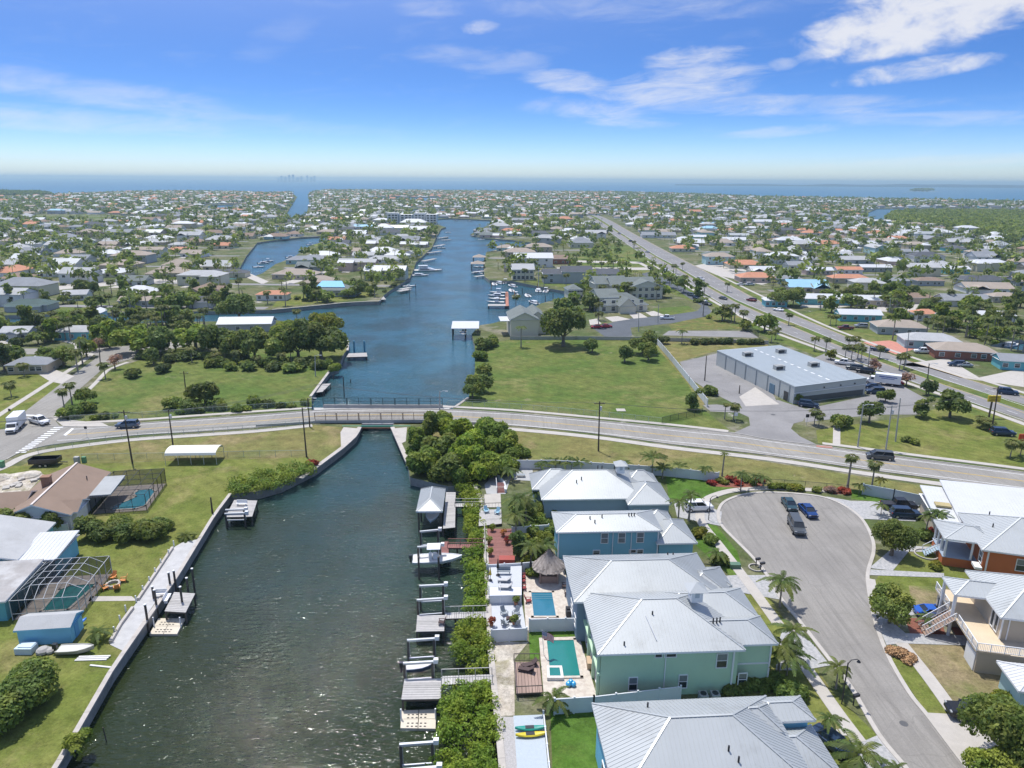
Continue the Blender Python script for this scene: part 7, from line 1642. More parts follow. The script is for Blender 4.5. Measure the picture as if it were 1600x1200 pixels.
def jetpad(label, q, ang):
 W = [P(x, y, WZ + .3) for x, y in q]; c = sum(W, Vector()) / 4; t = thing('floating_dock', label, 'floating dock', (c.x, c.y, WZ), 0); W = [p - c for p in W]
 a, b_, c_, d = W
 for i in range(2):
  for j in range(2):
   e = [a.lerp(b_, i / 2 + .01).lerp(d.lerp(c_, i / 2 + .01), j / 2 + .01), a.lerp(b_, i / 2 + .49).lerp(d.lerp(c_, i / 2 + .49), j / 2 + .01), a.lerp(b_, i / 2 + .49).lerp(d.lerp(c_, i / 2 + .49), j / 2 + .49), a.lerp(b_, i / 2 + .01).lerp(d.lerp(c_, i / 2 + .01), j / 2 + .49)]
   mb = MB(); mb.prism([(p.x, p.y) for p in e], -.1, .32); mb.build('float', PAD, t)
 for j in (.27, .73):
  for i in range(5):
   p = a.lerp(b_, .22 + i * .12).lerp(d.lerp(c_, .22 + i * .12), j); mb = MB(); mb.box((p.x, p.y, .33), (.22, .12, .05)); mb.box((p.x, p.y - .45, .33), (.22, .12, .05)); mb.build('roller', DARK, t)
 for i in (.06, .94):
  p = a.lerp(d, .5) if i < .5 else b_.lerp(c_, .5); mb = MB(); mb.cyl((p.x * .97, p.y, -1), .09, 2.6, 8); mb.build('post', TRIM, t)
 return t
jetpad('beige floating jet ski dock below the ladder of the grey dock', [(625, 1138), (681, 1139), (682, 1108), (627, 1110)], 0)
jetpad('beige floating jet ski dock at the west side dock', [(233, 991), (277, 991), (289, 966), (247, 966)], 0)
boat_lift('nearest boat lift at the bottom of the canal', (624, 1164), (679, 1160), (628, 1204), (684, 1199), 2.0)
for (x, y, lab) in ((167, 1158, 'thin leaning stake in the canal near the bottom left'), ):
 q = P(x, y, WZ); b = MB(); b.tube([(0, 0, -1), (-.15, 0, 1.7)], .06, 6); b.build('stake', PILE, loc=(q.x, q.y, WZ), label=lab, cat='stake')
deck('dock', 'west bank dock with pilings and bench beside the rounded mangrove hedge', [(352, 808), (394, 807), (402, 782), (366, 781)], .1)
boat_lift('low boat lift in front of the west bank dock', (352, 797), (383, 796), (351, 803), (384, 802), .9)
b = MB(); q = P(378, 790, .1)
bn = thing('bench', 'pale bench on the west bank dock', 'bench', (q.x, q.y, .1)); b.box((0, 0, .45), (1.8, .5, .08)); b.build('seat', TRIM, bn); b = MB(); b.box((0, .25, .75), (1.8, .06, .5)); b.build('backrest', TRIM, bn)
for s in (-.7, .7): b = MB(); b.box((s, 0, .2), (.08, .4, .42)); b.build('leg', TRIM, bn)
deck('dock', 'grey west side dock with tall mooring piles and a bench', [(257, 955), (290, 957), (305, 927), (272, 925)], .1)
for i, (x, y) in enumerate(((305, 928), (296, 938), (287, 958), (243, 952), (247, 963), (268, 929), (233, 987), (276, 926))):
 q = P(x, y, WZ); b = MB(); b.cyl((0, 0, -1), .15, 4.4 if i % 2 else 4.9, 8); o = b.build('mooring_pile', PILE, loc=(q.x, q.y, WZ), label='%s mooring pile of the west side dock, counted from the far right corner' % nth(i), cat='piling', group='mooring piles of the west side dock'); b = MB(); b.cyl((0, 0, 3.4 if i % 2 else 3.9), .17, .12, 8); b.build('pile_cap', TRIM, o)
q = P(262, 938, .1); bn2 = copy_tree(bn, None, (q.x, q.y, .1), rad(98), 'pale bench along the west side dock edge')
q = P(250, 932, .1); copy_tree(bn, None, (q.x, q.y, .1), rad(8), 'pale bench on the seawall walk by the west side dock')
for i, (x, y) in enumerate(((272, 854), (264, 868), (252, 883), (243, 897), (234, 911), (224, 925), (213, 941), (197, 956), (188, 972), (179, 990))):
 q = P(x, y, 0); b = MB(); b.box((0, 0, .5), (.14, .14, 1.0)); o = b.build('walk_post', TRIM, loc=(q.x, q.y, 0), label='white post along the seawall walk beside the west lawn', cat='post', group='white posts along the seawall walk')
deck('dock', 'broken weathered dock at the seawall of the left field', [(488, 614), (504, 612), (517, 599), (500, 600)], -.3, WOODG)
deck('dock', 'low dock with two tall blue piles on the basin', [(541, 558), (574, 557), (573, 551), (545, 552)], -.3)
for i, x in enumerate((554, 570)):
 q = P(x, 553, WZ); b = MB(); b.cyl((0, 0, -1), .32, 5.4, 8); b.build('mooring_pile', mat('blue pile sleeve', (.10, .30, .42), .5), loc=(q.x, q.y, WZ), label='%s tall blue sleeved pile of the basin dock' % ('left' if i == 0 else 'right'), cat='piling')
for (x, y, h, lab) in ((538, 620, 5.5, 'tall stake in the basin just beyond the bridge'), (548, 598, 1.0, 'short stake in the basin'), (521, 593, 1.4, 'short pale stake by the broken dock'), (507, 618, 1.6, 'dark stake in front of the broken dock'), (650, 462, 6, 'tall channel stake left of the marina'), (640, 468, 5, 'channel stake near the peninsula')):
 q = P(x, y, WZ); b = MB(); b.cyl((0, 0, -1), .14, h + 1, 7); b.build('stake', PILE, loc=(q.x, q.y, WZ), label=lab, cat='stake')
A_ = P(705, 514, 2.4); bc = thing('boat_canopy', 'white twin roofed boat canopy on the east side of the basin', 'boathouse', (A_.x, A_.y, WZ), rad(2))
for k, (y0, dz) in enumerate(((0, 0), (5.2, .3))):
 roof_volume(bc, (0, y0, 10.0, y0 + 4.6, 4.2 + dz, .5, 'flat'), R_WHITE)
for x in (.4, 5, 9.6):
 for y in (.4, 5.0, 9.4): b = MB(); b.cyl((x, y, -1), .16, 5.1, 7); b.build('piling', PILE, bc)
p = P(723, 527, -.5); boat('white boat hanging under the twin roofed canopy', (p.x, p.y + 2), -86, 7.5, 'console', HULLW, .0)
deck('dock', 'red brown pier dividing the marina slips', [(790, 478), (795, 478), (794, 456), (790, 456)], -.2, mat('red pier', (.45, .20, .13), .85, var=.15))
deck('dock', 'grey outer dock of the marina', [(762, 478), (790, 478), (790, 475), (763, 475)], -.2)
kinds = ['ttop', 'console', 'cabin', 'plain']
for i, (x, y) in enumerate(((774, 473), (776, 468), (775, 463), (777, 458), (772, 445), (779, 443), (790, 442), (799, 455), (800, 448), (806, 463), (824, 463), (833, 474), (853, 456), (866, 452))):
 q = P(x, y, WZ); lab = ['front', 'second', 'third', 'fourth'][i] + ' white boat stacked along the grey outer marina dock' if i < 4 else '%s white boat of the marina slips behind the red pier' % nth(i - 4)
 boat(lab, (q.x, q.y), 178 if i < 4 else 80 + 20 * (i % 3), 8.5 if i < 4 else 8, kinds[i % 3], HULLW, None, 'marina boats')
for i in range(9):
 q = P(768 + i * 12, 452 + 8 * (i % 3) + (i % 2) * 12, WZ)
 if not is_land(q): b = MB(); b.cyl((0, 0, -1), .18, 4.2, 7); b.build('mooring_pile', PILE if i % 3 else mat('orange pile', (.5, .2, .07), .8), loc=(q.x, q.y, WZ), label='marina slip pile between the moored boats', cat='piling', group='marina piles')
q = P(841, 455, WZ); sbt = boat('sailboat with tall bare mast at the marina hedge', (q.x, q.y), 90, 9, 'cabin'); b = MB(); b.tube([(4.5, 0, .8), (4.5, 0, 13)], .1, 6); b.build('mast', ALU, sbt)
q = P(668, 423, WZ); boat('long white motor yacht moored on the peninsula side of the channel', (q.x, q.y), 4, 20, 'yacht')
q = P(656, 431, WZ); boat('white cruiser moored in front of the motor yacht', (q.x, q.y), 2, 11, 'cabin')
CHD = [(625, 452, 641, 449), (622, 455, 640, 452), (660, 408, 680, 404), (668, 395, 690, 392), (677, 385, 694, 382), (684, 372, 700, 370), (690, 375, 704, 374), (598, 468, 592, 461), (736, 410, 757, 408), (740, 425, 757, 423), (742, 432, 758, 430), (738, 368, 750, 366)]
for i, (x0, y0, x1, y1) in enumerate(CHD):
 walkway('dock', '%s small private dock along the channel, counted away from the basin' % nth(i), (x0, y0), (x1, y1), 3.2, -.2, WOODG, 0, 'private docks along the channel')
A_ = P(735, 412, 3); bcx = thing('boathouse', 'tan hip roofed boathouse on the right side of the channel', 'boathouse', (A_.x, A_.y, WZ), 0); roof_volume(bcx, (0, 0, 9, 9, 4.4, 1.8), R_TAN)
for x in (.5, 8.5):
 for y in (.5, 8.5): b = MB(); b.cyl((x, y, -1), .2, 5.2, 7); b.build('piling', PILE, bcx)
A_ = P(735, 403, 3); copy_tree(bcx, None, (A_.x + 1, A_.y + 6, WZ), 0, 'second tan roofed boathouse just up the channel')
FB = [(690, 388, 5), (695, 372, 10), (745, 428, 170), (748, 418, 175), (700, 364, 20), (747, 362, 180), (770, 349, 170), (735, 346, 0), (712, 345, 5), (420, 409, 30), (405, 418, 20), (412, 412, 30), (610, 455, 5), (640, 448, 10), (60, 507, 60), (170, 493, 5), (240, 497, 10), (1580, 541, 20), (1560, 538, 10), (1592, 536, 40), (455, 403, 20), (486, 383, 20), (752, 375, 10), (775, 378, 5), (300, 491, 5), (120, 495, 3)]
for i, (x, y, h) in enumerate(FB):
 q = P(x, y, WZ)
 if is_land(q): continue
 boat('small white boat moored at the canal edge ' + ('left of the channel' if x < 480 else 'along the channel' if x < 900 else 'on the right hand canal'), (q.x, q.y), h, 7.5, kinds[i % 3], HULLW, None, 'small moored boats ' + ('left' if x < 480 else 'channel' if x < 900 else 'right'))
q = P(1412, 302.5, WZ); bo2 = boat('white speedboat with a long wake on the bay', (q.x, q.y), 175, 26, 'cabin'); 
b = MB(); b.add([(26, -2, .25), (26, 2, .25), (360, 12, .2), (360, 4, .2)], [(0, 1, 2, 3)]); b.build('wake', TRIM, kind='structure').location = (q.x, q.y + 20, WZ)
g = P(505, 447, 6); b = MB(); b.add([(-7, -3.6, 4.4), (7, -3.6, 4.4), (4.6, 1.2, 6.75), (-5, 1.2, 6.75)], [(0, 1, 2, 3)]); b.add([(-7, -3.6, 4.3), (7, -3.6, 4.3), (4.6, 1.2, 6.65), (-5, 1.2, 6.65)], [(3, 2, 1, 0)])
tb = b.build('tarpaulin', mat('blue tarpaulin', (.05, .38, .72), .5, var=.12, vscale=1.2), loc=(tp.location.x + 12, tp.location.y + 6.0, .0), label='bright blue tarpaulin stretched over the grey peninsula roof', cat='tarpaulin')
# ================================================================== vehicles
TYRE = mat('tyre rubber', (.025, .025, .025), .9, var=.1); RIM = mat('wheel rim', (.45, .45, .46), .35, .6, var=.05)
CGL = mat('car glass', (.02, .025, .03), .05, var=.05, spec=.8); HEADL = mat('headlamp', (.35, .36, .36), .15); TAIL = mat('tail lamp', (.35, .02, .02), .25)
def paint(n, c, metal=.3): return mat('car paint ' + n, c, .28, metal, var=.03, spec=.6)
CPAINT = {'white': paint('white', (.78, .78, .77), 0), 'black': paint('black', (.018, .019, .022)), 'grey': paint('grey', (.10, .11, .115)), 'silver': paint('silver', (.45, .46, .47), .5), 'blue': paint('blue', (.02, .12, .50)), 'midblue': paint('deep blue', (.012, .055, .20)), 'navy': paint('navy', (.025, .05, .10)), 'teal': paint('teal', (.03, .075, .09)), 'red': paint('red', (.40, .02, .03)), 'maroon': paint('maroon', (.18, .03, .03)), 'slate': paint('slate', (.10, .14, .20))}
_wh = []
def wheel_meshes():
 if not _wh:
  a = MB(); a.tube([(0, -.11, 0), (0, .11, 0)], [.34, .34], 14); b = MB(); b.tube([(0, -.125, 0), (0, .125, 0)], [.21, .21], 10); _wh.extend([a.mesh('tyre', TYRE), b.mesh('rim', RIM)])
 return _wh
_car = {}
CARS = {'sedan': (4.7, 1.82, [(0, .55, .86), (.12, .30, .92), (.9, .26, .98), (1.25, .26, .98), (3.2, .26, .98), (4.4, .28, .84), (4.7, .45, .66)], (.75, 1.35, 2.75, 3.55, 1.45)),
  'sports': (4.6, 1.88, [(0, .5, .85), (.1, .28, .92), (.8, .24, .95), (3.0, .24, .93), (4.2, .26, .78), (4.6, .4, .6)], (.7, 1.35, 2.4, 3.2, 1.28)),
  'suv': (4.9, 1.95, [(0, .55, 1.05), (.1, .34, 1.12), (1.0, .32, 1.12), (3.5, .32, 1.12), (4.6, .34, 1.02), (4.9, .5, .8)], (.12, .4, 2.9, 3.75, 1.78)),
  'van': (5.1, 2.0, [(0, .5, 1.05), (.1, .3, 1.12), (1.0, .28, 1.12), (4.0, .28, 1.1), (4.85, .3, .95), (5.1, .45, .75)], (.12, .35, 3.4, 4.4, 1.80)),
  'pickup': (5.8, 2.02, [(0, .55, 1.08), (.08, .42, 1.12), (1.6, .40, 1.12), (4.2, .40, 1.16), (5.5, .42, 1.12), (5.8, .55, .85)], (2.0, 2.15, 3.75, 4.45, 1.90)),
  'capped': (5.6, 2.0, [(0, .55, 1.08), (.08, .42, 1.12), (1.6, .40, 1.12), (4.0, .40, 1.14), (5.3, .42, 1.08), (5.6, .55, .82)], (.1, .3, 3.6, 4.3, 1.86))}
def car(kind, colour, label, p, heading, group=None, name=None, cat=None, lights=True):
 L, W, prof, cab = CARS[kind][0], CARS[kind][1], CARS[kind][2], CARS[kind][3]
 k = (kind, colour)
 if k not in _car:
  hw = W / 2; secs = []
  for (x, zb, zt) in prof:
   e = .82 if x in (0, L) else (.94 if x < .2 or x > L - .5 else 1.0); w_ = hw * e
   secs.append([Vector((x, -w_ * .94, zb)), Vector((x, -w_, zb + (zt - zb) * .45)), Vector((x, -w_ * .95, zt - .06)), Vector((x, -w_ * .86, zt)), Vector((x, w_ * .86, zt)), Vector((x, w_ * .95, zt - .06)), Vector((x, w_, zb + (zt - zb) * .45)), Vector((x, w_ * .94, zb))])
  b = MB(); b.loft(secs); body = b.mesh('body', CPAINT[colour])
  z0 = max(q[2] for q in prof) - .04; b0, t0, t1, b1, zr = cab
  g = MB(); lo = [(b0, -.86), (b1, -.86), (b1, .86), (b0, .86)]; hi = [(t0, -.70), (t1, -.70), (t1, .70), (t0, .70)]
  g.add([(x, y * hw, z0) for x, y in lo] + [(x, y * hw, zr - .07) for x, y in hi], [(0, 1, 5, 4), (1, 2, 6, 5), (2, 3, 7, 6), (3, 0, 4, 7)]); gl = g.mesh('windows', CGL)
  r = MB(); r.prism([(t0 - .05, -.70 * hw), (t1 + .05, -.70 * hw), (t1 + .05, .70 * hw), (t0 - .05, .70 * hw)], zr - .07, zr)
  for s in (-1, 1):
   for (xa, xb) in ((b0, t0), (b1, t1), ((b0 + b1) / 2, (t0 + t1) / 2)): r.bar((xa, s * .865 * hw, z0), (xb, s * .71 * hw, zr - .05), .10, .06)
   r.box((b1 - .25, s * (hw + .08), z0 + .06), (.18, .2, .14))
  rf = r.mesh('roof', CPAINT[colour])
  h = MB(); tl = MB()
  h.box((L - .07, 0, .70), (.16, 1.0, .2)); hd = h.mesh('grille', DARK)
  e1 = MB(); e1.box((0, 0, 0), (.16, .36, .14)); hl = e1.mesh('headlight', HEADL); e2 = MB(); e2.box((0, 0, 0), (.1, .28, .2)); tlm = e2.mesh('tail_light', TAIL)
  bed = None
  if kind == 'pickup': e3 = MB(); e3.box((1.02, 0, 1.115), (1.75, W * .76, .03)); bed = e3.mesh('cargo_bed', DARK)
  _car[k] = (body, gl, rf, hd, hl, tlm, bed)
 body, gl, rf, hd, hl, tlm, bed = _car[k]
 a = rad(heading); t = thing(name or {'suv': 'suv', 'pickup': 'pickup_truck', 'capped': 'pickup_truck', 'van': 'minivan'}.get(kind, 'car'), label, cat or {'suv': 'suv', 'pickup': 'pickup', 'capped': 'pickup', 'van': 'minivan'}.get(kind, 'car'), (p[0] - math.cos(a) * L / 2, p[1] - math.sin(a) * L / 2, .05), a, group)
 link('body', body, t); link('windows', gl, t); link('roof', rf, t); link('grille', hd, t)
 if bed: link('cargo_bed', bed, t)
 ty, rm = wheel_meshes()
 for x in (.17 * L, .80 * L):
  for s in (-1, 1):
   w_ = link('wheel', ty, t, (x, s * (W / 2 - .09), .34)); link('rim', rm, w_)
 for s in (-1, 1):
  link('headlight', hl, t, (L - .12, s * W * .37, prof[-2][2] - .12)); link('tail_light', tlm, t, (.03, s * W * .37, prof[0][2] - .12))
 return t
def at(x, y): return P(x, y, 0)
CL = [('capped', 'grey', 'dark grey pickup with bed cap parked in the cul-de-sac, front toward the street', 1244, 828, -98), ('sedan', 'teal', 'dark teal sedan parked behind the grey pickup in the cul-de-sac', 1233, 793, -94), ('sedan', 'midblue', 'dark blue sedan parked in the cul-de-sac', 1262, 803, -88),
 ('van', 'grey', 'dark minivan driving on the road past the wide lawn', 1374, 717, 165), ('suv', 'slate', 'blue grey estate car driving on the road left of the bridge', 200, 668, 186), ('pickup', 'white', 'white pickup turning at the left junction', 62, 662, -28),
 ('pickup', 'black', 'black pickup parked on the driveway by the grey road wall', 1404, 795, -4), ('suv', 'navy', 'dark blue suv beside the black pickup on the driveway', 1414, 808, -6), ('sports', 'blue', 'bright blue sports car parked at the beige house', 1457, 962, -4), ('pickup', 'black', 'black pickup parked on the driveway under the bottom right tree', 1524, 1122, 170), ('sedan', 'navy', 'dark blue car parked beside the nearest house garage', 1302, 1168, -60), ('suv', 'white', 'white suv in front of the farthest canal house garage', 1091, 797, 5),
 ('pickup', 'white', 'white pickup parked in the row behind the commercial building', 1319, 570, 150), ('suv', 'grey', 'grey suv in the row behind the commercial building', 1335, 578, 150), ('suv', 'black', 'black suv in the row behind the commercial building', 1351, 583, 150), ('sedan', 'red', 'red car parked at the highway edge of the car park', 1397, 601, 170), ('sedan', 'navy', 'dark car right behind the box truck', 1362, 607, 170), ('suv', 'navy', 'navy suv at the corner of the commercial building', 1367, 615, 175), ('suv', 'navy', 'dark blue suv parked on the driveway side of the commercial building', 1263, 636, -25),
 ('pickup', 'navy', 'dark pickup driving on the far carriageway', 1374, 549, -38), ('sedan', 'white', 'white car driving on the far carriageway by the corner lawn', 1216, 486, 140), ('suv', 'navy', 'navy suv on the far carriageway at the right', 1574, 616, -22), ('pickup', 'maroon', 'maroon pickup parked on the corner driveway across the highway', 1321, 515, 178), ('suv', 'silver', 'silver suv on the driveway behind the maroon pickup', 1345, 512, 170), ('pickup', 'white', 'white pickup on the red paver drive', 1442, 552, 170), ('suv', 'navy', 'dark blue suv on the white drive of the brown roofed house', 1494, 572, 172), ('sedan', 'silver', 'silver car beside the dark suv on the white drive', 1506, 573, 172), ('suv', 'maroon', 'red brown pickup leaving a side road on the far carriageway', 1174, 471, 130),
 ('sedan', 'red', 'left red car in the condominium car park', 932, 513, 185), ('sedan', 'red', 'right red car in the condominium car park', 947, 512, 5), ('pickup', 'white', 'white pickup on the condominium drive', 1042, 499, 172), ('suv', 'slate', 'first blue suv parked along the condominium drive', 1081, 463, -50), ('suv', 'navy', 'second dark suv parked along the condominium drive', 1090, 468, -50), ('suv', 'silver', 'third pale suv parked along the condominium drive', 1097, 472, -50), ('sedan', 'black', 'last black car parked along the condominium drive', 1105, 477, -50),
 ('suv', 'silver', 'silver suv in the white carport on the left', 74, 577, -20), ('suv', 'navy', 'dark suv on the parked row of the display yard', 1566, 680, -10), ('sedan', 'white', 'white car in the white gravel yard by the highway', 1158, 446, 10), ('suv', 'white', 'white van parked by the peach walled house', 1172, 446, 10), ('suv', 'black', 'dark car on the highway near the far bend', 985, 378, 110), ('suv', 'white', 'white car on the near carriageway in the middle distance', 1040, 424, -55)]
for q in CL: car(q[0], q[1], q[2], at(q[3], q[4]), q[5])
for i, (x, y) in enumerate(((940, 350), (955, 362), (1012, 395), (1095, 438), (1130, 468), (968, 366))):
 car(['sedan', 'suv'][i % 2], ['white', 'grey', 'silver'][i % 3], 'small car on the distant stretch of the highway', at(x, y), -60, 'distant highway cars')
def boxtruck(label, p, heading, cab=True, lettering=False, L=5.2):
 t = thing('box_truck', label, 'truck', (p[0], p[1], .05), rad(heading))
 b = MB(); b.box((-L * .35, 0, 1.95), (L, 2.3, 2.4)); o = b.build('cargo_box', CPAINT['white'], t)
 b = MB()
 for z in (.8, 3.1): b.box((-L * .35, 0, z), (L + .06, 2.34, .08))
 b.build('box_rail', ALU, o)
 b = MB(); b.loft([[Vector((x, s * w_, z)) for s, z in ((-1, .5), (-1, h), (1, h), (1, .5))] for x, w_, h in ((L * .17, 1.0, 2.1), (L * .17 + .9, 1.0, 2.1), (L * .17 + 1.35, .95, 1.25), (L * .17 + 2.3, .9, 1.05))]); b.build('cab', CPAINT['white'], t)
 b = MB(); b.add([(L * .17 + .95, -.85, 2.0), (L * .17 + .95, .85, 2.0), (L * .17 + 1.37, .85, 1.3), (L * .17 + 1.37, -.85, 1.3)], [(0, 1, 2, 3)])
 for s in (-1, 1): b.box((L * .17 + .5, s * 1.01, 1.65), (.7, .03, .5))
 b.build('windows', CGL, t); b = MB(); b.box((L * .17 + 2.32, 0, .75), (.06, 1.3, .3)); b.build('grille', DARK, t)
 ty, rm = wheel_meshes()
 for x in (-L * .55, -L * .1, L * .17 + 1.6):
  for s in (-1, 1): w_ = link('wheel', ty, t, (x, s * .95, .38)); link('rim', rm, w_)
 if lettering:
  b = MB(); r_ = random.Random(4)
  for s in (-1, 1):
   b.box((-L * .35, s * 1.165, 2.5), (L * .7, .02, .28), m=0); b.box((-L * .35, s * 1.165, 2.05), (L * .5, .02, .16), m=0)
  b.build('side_band', mat('faded blue lettering band', (.12, .16, .40), .6, var=.9, vscale=9), o)
 return t
p = at(24, 672); boxtruck('white box truck entering the left junction', p, -72)
p = at(1372, 600); boxtruck('white box truck parked beside the commercial building', p, 150, lettering=True, L=6.4)
p = at(72, 727); tr = thing('dump_trailer', 'black open dump trailer on the grass near the junction', 'trailer', (p.x, p.y, 0), rad(8)); b = MB()
b.box((0, 0, .75), (5.2, 2.1, .12)); 
for s in (-1, 1): b.box((0, s * 1.05, 1.2), (5.2, .08, .85))
for s in (-1, 1): b.box((s * 2.58, 0, 1.2), (.08, 2.1, .85))
b.build('trailer_body', CPAINT['black'], tr); b = MB(); b.bar((2.6, 0, .6), (4.0, 0, .5), .15, .15); b.build('drawbar', DARK, tr)
for x in (-.5, .5):
 for s in (-1, 1): w_ = link('wheel', wheel_meshes()[0], tr, (x, s * 1.15, .34)); link('rim', wheel_meshes()[1], w_)
# ================================================================== poles, lamps, wires
POLEW = mat('dark timber pole', (.085, .065, .05), .9, var=.2, vscale=2); POLEC = mat('concrete pole', (.42, .41, .38), .85, var=.1)
def upole(label, base, top, arm=True, m=POLEW, lamp=False, tr_=False, name='utility_pole'):
 p = P(*base, 0); s = depth(p)
 h = 4.0
 for _ in range(40):
  y = Q((p.x, p.y, h))[1]; h += (y - top[1]) * s / FPX / .95 * .7
 q = P(top[0], top[1], h); lean = max(-.6, min(.6, (q.x - p.x)))
 t = thing(name, label, 'utility pole' if not lamp else 'street lamp', p)
 b = MB(); b.tube([(0, 0, 0), (lean, 0, h)], [.17, .11], 8); b.build('pole', m, t)
 if arm:
  b = MB(); b.bar((lean - 1.1, 0, h - .5), (lean + 1.1, 0, h - .5), .1, .12)
  b.build('crossarm', m, t)
  for d in (-.95, 0, .95): b = MB(); b.cyl((lean + d, 0, h - .44), .05, .22, 6); b.build('insulator', POLEC, t)
 if tr_: b = MB(); b.cyl((lean + .3, -.1, h - 1.9), .24, .8, 10); b.build('transformer', ALU, t)
 if lamp:
  b = MB(); b.tube([(lean, 0, h - .3), (lean + .9, -.2, h + .15), (lean + 1.6, -.3, h + .1)], .05, 6); b.build('lamp_arm', ALU, t); b = MB(); b.box((lean + 1.7, -.32, h + .06), (.6, .3, .14)); b.build('lamp_head', ALU, t)
 t['_top'] = (p.x + lean, p.y, h - .3); return t
UP1 = upole('leaning utility pole on the lawn above the dump trailer', (207, 724), (193, 641), tr_=True)
UP2 = upole('utility pole behind the white carport', (271, 701), (263, 640), tr_=True)
UP3 = upole('utility pole at the west wing wall of the bridge', (479, 714), (472, 637), lamp=True, arm=False)
UP4 = upole('tall utility pole in the bush group of the left field', (292, 628), (287, 580))
UP5 = upole('utility pole on the dry verge behind the canal houses', (935, 705), (937, 627), tr_=True)
upole('street lamp at the left end of the near bridge rail', (484, 667), (481, 622), False, lamp=True); upole('street lamp at the right end of the far bridge rail', (687, 641), (687, 611), False, POLEC, True); upole('street lamp on the grass by the broken dock', (493, 588), (492, 555), False, POLEC, True)
upole('left pole of the three on the wide commercial lawn', (1340, 699), (1349, 632), m=POLEC, lamp=True, arm=False); UP6 = upole('middle pole of the three on the wide commercial lawn', (1384, 702), (1394, 633), m=POLEC, tr_=True); upole('right pole of the three on the wide commercial lawn', (1399, 690), (1407, 622), m=POLEC, arm=False)
UP7 = upole('dark pole beside the yellow roadside sign', (1549, 675), (1560, 604)); upole('tall pole in the highway median', (1415, 570), (1420, 520), False, POLEC); upole('lamp pole at the near highway sidewalk', (1447, 615), (1452, 568), m=POLEW, arm=False, lamp=True); upole('lamp pole behind the box truck', (1356, 577), (1360, 540), False, POLEC, True)
upole('lamp pole in the commercial driveway', (1101, 595), (1104, 556), False, POLEW); upole('short lamp pole by the commercial entrance', (1155, 615), (1156, 602), False, POLEW); upole('pole behind the condominium drive', (1028, 505), (1029, 475), False, POLEC); upole('pole beside the condominium pool', (998, 518), (998, 488), False, POLEC); upole('pole on the highway verge in the middle distance', (1389, 498), (1391, 466), False, POLEC); upole('dock lamp post on the west bank seawall', (332, 802), (329, 777), False, POLEW); upole('tall pole at the far left street', (157, 572), (155, 535), arm=False)
def wire(label, a, c, sag=.6, n=3):
 t = thing('power_line', label, 'power line', a); a, c = Vector(a), Vector(c)
 for k in range(n):
  o_ = Vector(((k - (n - 1) / 2) * .9, 0, 0)); d = c - a; b = MB(); pp = [d * (i / 8) + o_ + Vector((0, 0, -sag * 4 * (i / 8) * (1 - i / 8))) for i in range(9)]; b.tube(pp, .022, 4, cap=False); b.build('cable', mat('cable grey', (.10, .10, .10), .6), t)
T = lambda o: tuple(o['_top'])
wire('power cables running off the left edge to the leaning pole', (T(UP1)[0] - 60, T(UP1)[1] - 14, T(UP1)[2]), T(UP1)); wire('power cables between the leaning pole and the carport pole', T(UP1), T(UP2)); wire('power cables from the carport pole along the road to the bridge', T(UP2), (T(UP3)[0] - 2, T(UP3)[1] + 18, T(UP3)[2]), .8); wire('power cables crossing the canal toward the verge pole', (T(UP3)[0] - 2, T(UP3)[1] + 18, T(UP3)[2]), T(UP5), 1.2, 2); wire('power cables from the verge pole to the commercial lawn', T(UP5), T(UP6), 1.4, 2); wire('power cables from the commercial lawn to the sign pole', T(UP6), T(UP7), .8, 2)
# ================================================================== fences
VINYL = mat('white vinyl', (.64, .655, .665), .55, var=.05, vscale=.8, dirt=.1); VINYLG = mat('grey green road wall', (.46, .52, .52), .8, var=.08, vscale=.6)
def panel_fence(label, line, h=1.9, m=VINYL, step=2.4, z=0.0, name='panel_fence', cat='fence'):
 ln = pts(line); t = thing(name, label, cat, (ln[0].x, ln[0].y, z)); o = ln[0]
 for a, c in zip(ln[:-1], ln[1:]):
  d = c - a; L = d.length; n = max(1, round(L / step)); ang = math.atan2(d.y, d.x)
  for i in range(n):
   p = a.lerp(c, (i + .5) / n) - o; b = MB(); b.box((p.x, p.y, h * .5), (L / n - .1, .08, h * .92), rz=ang)
   e = b.build('panel', m, t); b = MB(); b.box((p.x, p.y, h * .97), (L / n - .1, .13, .1), rz=ang); b.build('top_rail', m, e)
  for i in range(n + 1):
   p = a.lerp(c, i / n) - o; b = MB(); b.box((p.x, p.y, h * .52), (.16, .16, h * 1.04)); b.box((p.x, p.y, h * 1.06), (.2, .2, .06)); b.build('post', m, t)
 return t
panel_fence('white vinyl fence behind the farthest canal house', [(801, 733), (868, 733), (960, 739), (1035, 744), (1122, 753)])
panel_fence('grey green wall with white posts along the road by the black pickup', [(1347, 773), (1395, 782), (1447, 793)], 2.1, VINYLG, 5.0)
panel_fence('white fence between the two pool yards', [(827, 988), (911, 986)])
panel_fence('long white fence between green house and nearest house', [(866, 1117), (927, 1113), (1062, 1097)], 2.0)
panel_fence('white fence behind the tiki hut', [(761, 899), (815, 896), (882, 890)], 1.7)
panel_fence('white retaining fence below the terrace with the fire pit', [(768, 1004), (823, 1001)], 1.8)
panel_fence('white fence behind the trimmed round trees', [(54, 836), (108, 834)], 1.7); panel_fence('white garden wall between deck and teal house', [(800, 838), (857, 834)], 1.6)
panel_fence('tall white fence running along the right field', [(1022, 533), (1050, 566), (1077, 600), (1105, 636)], 2.0, VINYL, 3.2)
panel_fence('grey boundary wall between field and condominiums', [(797, 531), (900, 531), (1020, 532)], 1.3, M_PARA, 5.0, name='boundary_wall', cat='wall'); panel_fence('grey boundary wall beside the tennis court', [(1022, 533), (1110, 535), (1200, 538)], 1.3, M_PARA, 5.0, name='boundary_wall', cat='wall')
